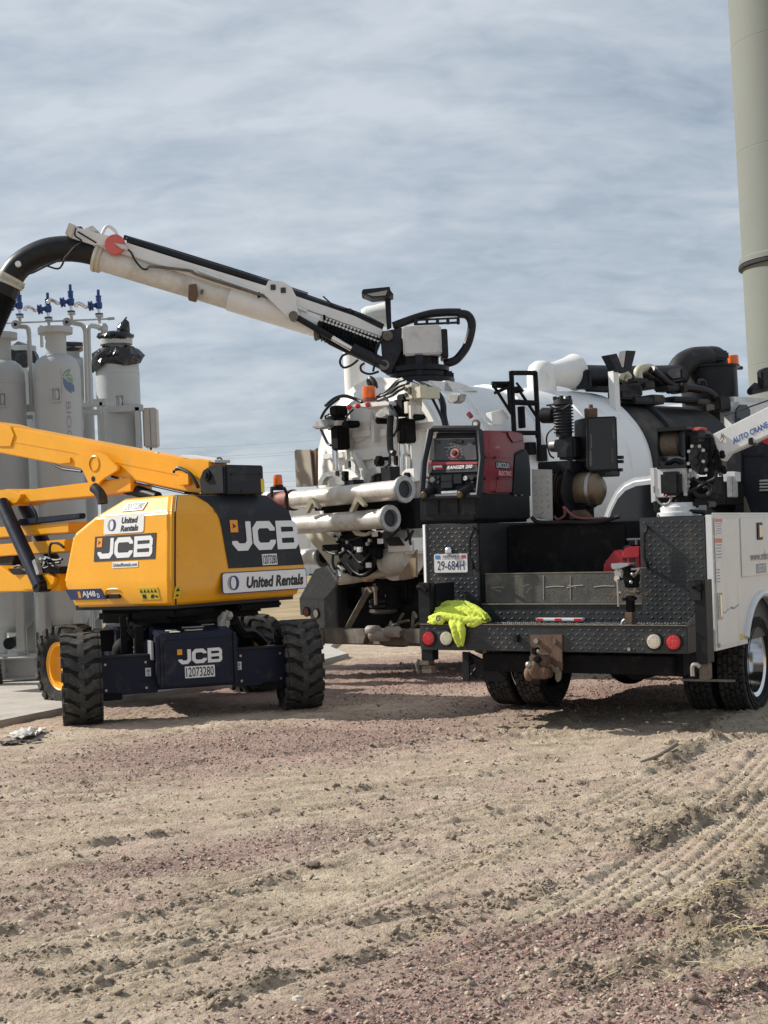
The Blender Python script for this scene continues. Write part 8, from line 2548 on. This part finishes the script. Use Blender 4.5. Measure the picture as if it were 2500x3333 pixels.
# red crushed stone
X, Y, rs = sample(130000, 5, 3.9, 19.0)
ms = stone_mask(X, Y)
keep = (rs.uniform(0, 1, len(X)) < np.clip(ms * 1.25 - 0.08, 0.03, 1) * 0.52) & clear_of_pad(X, Y)
X, Y = X[keep], Y[keep]
Z = ground_height(X[None], Y[None])[0]
sz = np.clip(rs.lognormal(math.log(0.0105), 0.36, len(X)), 0.005, 0.03) * np.clip(Y / 9.0, 1.0, 1.7)
pal = np.array([(0.17, 0.10, 0.085), (0.27, 0.16, 0.135), (0.36, 0.215, 0.18), (0.42, 0.28, 0.24), (0.28, 0.225, 0.185), (0.44, 0.35, 0.29), (0.20, 0.16, 0.14), (0.55, 0.48, 0.41)])
ci = rs.choice(len(pal), len(X), p=[0.14, 0.2, 0.2, 0.16, 0.12, 0.08, 0.07, 0.03])
scatter('gravel', 'loose red crushed gravel scattered over the yard', 'gravel', np.stack([X, Y, Z], 1), sz, pal[ci] * rs.uniform(0.8, 1.2, (len(X), 1)), 6, lump)
# dirt crumbs, thickest on the turned ridges and the broken crust
X, Y, rs = sample(150000, 15, 3.9, 12.5)
crust = np.clip(fbm(X * 0.8 + 3, Y * 0.8, 3, 77) * 4 + 0.35, 0, 1)
rd = np.zeros_like(X)
for path, hw, hh in RIDGES:
    d, sg, ln = path_dist(X, Y, path)
    rd = np.maximum(rd, np.clip(1.6 - d / hw, 0, 1))
cl_ = np.clip(fbm(X * 5, Y * 9, 3, 123) * 5, 0, 1)
keep = (rs.uniform(0, 1, len(X)) < np.clip(0.07 + 0.30 * crust * cl_ + 0.5 * rd, 0, 1)) & clear_of_pad(X, Y)
X, Y, rd = X[keep], Y[keep], rd[keep]
Z = ground_height(X[None], Y[None])[0]
sz = np.clip(rs.lognormal(math.log(0.0095), 0.6, len(X)), 0.0035, 0.04)
lo_, hi_ = np.array((0.17, 0.135, 0.095)), np.array((0.48, 0.40, 0.30))
t_ = rs.uniform(0, 1, (len(X), 1)) ** 1.3 * (1 - 0.45 * rd[:, None])
scatter('soil_crumbs', 'loose tan soil crumbs and clods on the yard', 'soil', np.stack([X, Y, Z], 1), sz, lo_ * (1 - t_) + hi_ * t_, 16, lump)

# straw and dead grass
straw = M('straw', (0.50, 0.41, 0.22), 0.8, var=0.2)
mb = MB()
rs_ = random.Random(11)
spots = [((2330, 2960), 0.30, 60), ((2400, 3060), 0.35, 50), ((1330, 2230), 0.0, 0), ((2450, 2780), 0.3, 30), ((1700, 3100), 0.6, 12), ((2250, 2600), 0.5, 16), ((1000, 3000), 0.9, 14), ((2420, 3180), 0.3, 25)]
for (px_, rad, cnt) in spots:
    g = ground_at(*px_)
    for k in range(cnt):
        x = g.x + rs_.gauss(0, rad * 0.5); y = g.y + rs_.gauss(0, rad * 0.5)
        a = rs_.uniform(0, 6.28); L = rs_.uniform(0.03, 0.13); z = hgt(x, y) + 0.006
        p0 = Vector((x, y, z)); p2 = p0 + Vector((math.cos(a) * L, math.sin(a) * L, rs_.uniform(-0.002, 0.04)))
        p1 = (p0 + p2) / 2 + Vector((0, 0, rs_.uniform(0.0, 0.012)))
        mb.tube([p0, p1, p2], 0.0014, 3)
tag(mb.build('straw', straw, flat=True), 'dry straw and dead grass strewn over the soil', 'straw', kind='stuff')

# single larger stones and clods one can point at
def rock(name, label, cat, px_, r, col, seed, flat=0.7, mat=None):
    g = ground_at(*px_)
    z = hgt(g.x, g.y)
    rr = random.Random(seed)
    sc = Vector((rr.uniform(0.9, 1.2), rr.uniform(0.8, 1.1), flat))
    mb = MB().ball((0, 0, 0), 1.0, 9)
    mb.v = [tuple(Vector((v[0] * sc.x, v[1] * sc.y, v[2] * sc.z)) * r * (1 + 0.30 * mnoise.noise(Vector(v) * 1.6 + Vector((seed * 7, 0, 0))) + 0.14 * mnoise.noise(Vector(v) * 4 + Vector((0, seed, 0))))) for v in mb.v]
    mb.xf(Matrix.Translation((g.x, g.y, z + r * flat * 0.45)))
    o = mb.build(name, mat or M('rock_%d' % seed, col, 0.9, var=0.25, scale=30, bump=0.6, bscale=120), ang=30)
    return tag(o, label, cat)


rock('stone', 'pale stone lying among straw near the right edge', 'stone', (2258, 3005), 0.022, (0.50, 0.47, 0.40), 1)
rock('stone', 'whitish stone half buried beside the dark rut, bottom centre', 'stone', (970, 3250), 0.016, (0.52, 0.49, 0.42), 2)
rock('soil_clod', 'dark brown clod of soil in the middle of the yard', 'clod', (1095, 2562), 0.028, (0.17, 0.13, 0.09), 3)
rock('soil_clod', 'large crumbly clod at the end of the tan ridge near the trucks', 'clod', (2185, 2425), 0.05, (0.36, 0.29, 0.19), 4, 0.6)
rock('soil_clod', 'dark flat lump of soil in the centre foreground', 'clod', (1020, 2815), 0.035, (0.14, 0.11, 0.08), 5, 0.4)
rock('soil_clod', 'pale clod standing alone below the service truck', 'clod', (1560, 2412), 0.03, (0.38, 0.31, 0.21), 6, 0.7)
# grey stick and pale plastic scrap
g0_, g1_ = ground_at(2085, 2488), ground_at(2205, 2468)
st = MB().tube([(g0_.x, g0_.y, hgt(g0_.x, g0_.y) + 0.012), ((g0_.x + g1_.x) / 2, (g0_.y + g1_.y) / 2, hgt((g0_.x + g1_.x) / 2, (g0_.y + g1_.y) / 2) + 0.03), (g1_.x, g1_.y, hgt(g1_.x, g1_.y) + 0.035)], [0.006, 0.013, 0.016], 8, 4).build('stick', M('grey_wood', (0.20, 0.17, 0.14), 0.85))
tag(st, 'weathered grey stick poking out of a soil ridge on the right', 'stick')


def scrap(name, label, px_, w, d, mat, seed, h=0.03):
    g = ground_at(*px_); n = 16
    vs = []; fs = []
    for j in range(n + 1):
        for i in range(n + 1):
            x = (i / n - 0.5) * w; y = (j / n - 0.5) * d
            q = Vector((x * 9 + seed, y * 9, seed))
            x2 = g.x + x * (1 + 0.3 * mnoise.noise(q)); y2 = g.y + y * (1 + 0.5 * mnoise.noise(q * 1.3))
            vs.append((x2, y2, hgt(x2, y2) * 0.5 + 0.015 + h * abs(mnoise.noise(q * 2.2)) + h * 0.5 * abs(mnoise.noise(q * 5))))
    W_ = n + 1
    fs = [(j * W_ + i, j * W_ + i + 1, (j + 1) * W_ + i + 1, (j + 1) * W_ + i) for j in range(n) for i in range(n)]
    o = MB().add(vs, fs).build(name, mat, ang=180)
    m = o.modifiers.new('film', 'SOLIDIFY'); m.thickness = 0.002
    return tag(o, label, 'scrap')


scrap('plastic_scrap', 'crumpled whitish plastic sheet on the dirt at the left edge', (90, 2400), 0.24, 0.55, M('pale_film', (0.62, 0.60, 0.55), 0.35, var=0.1), 3, 0.06)
scrap('plastic_scrap', 'torn dark plastic strip below the pale sheet at the left edge', (60, 2425), 0.34, 0.10, M('dark_film', (0.05, 0.05, 0.055), 0.4), 8, 0.03)
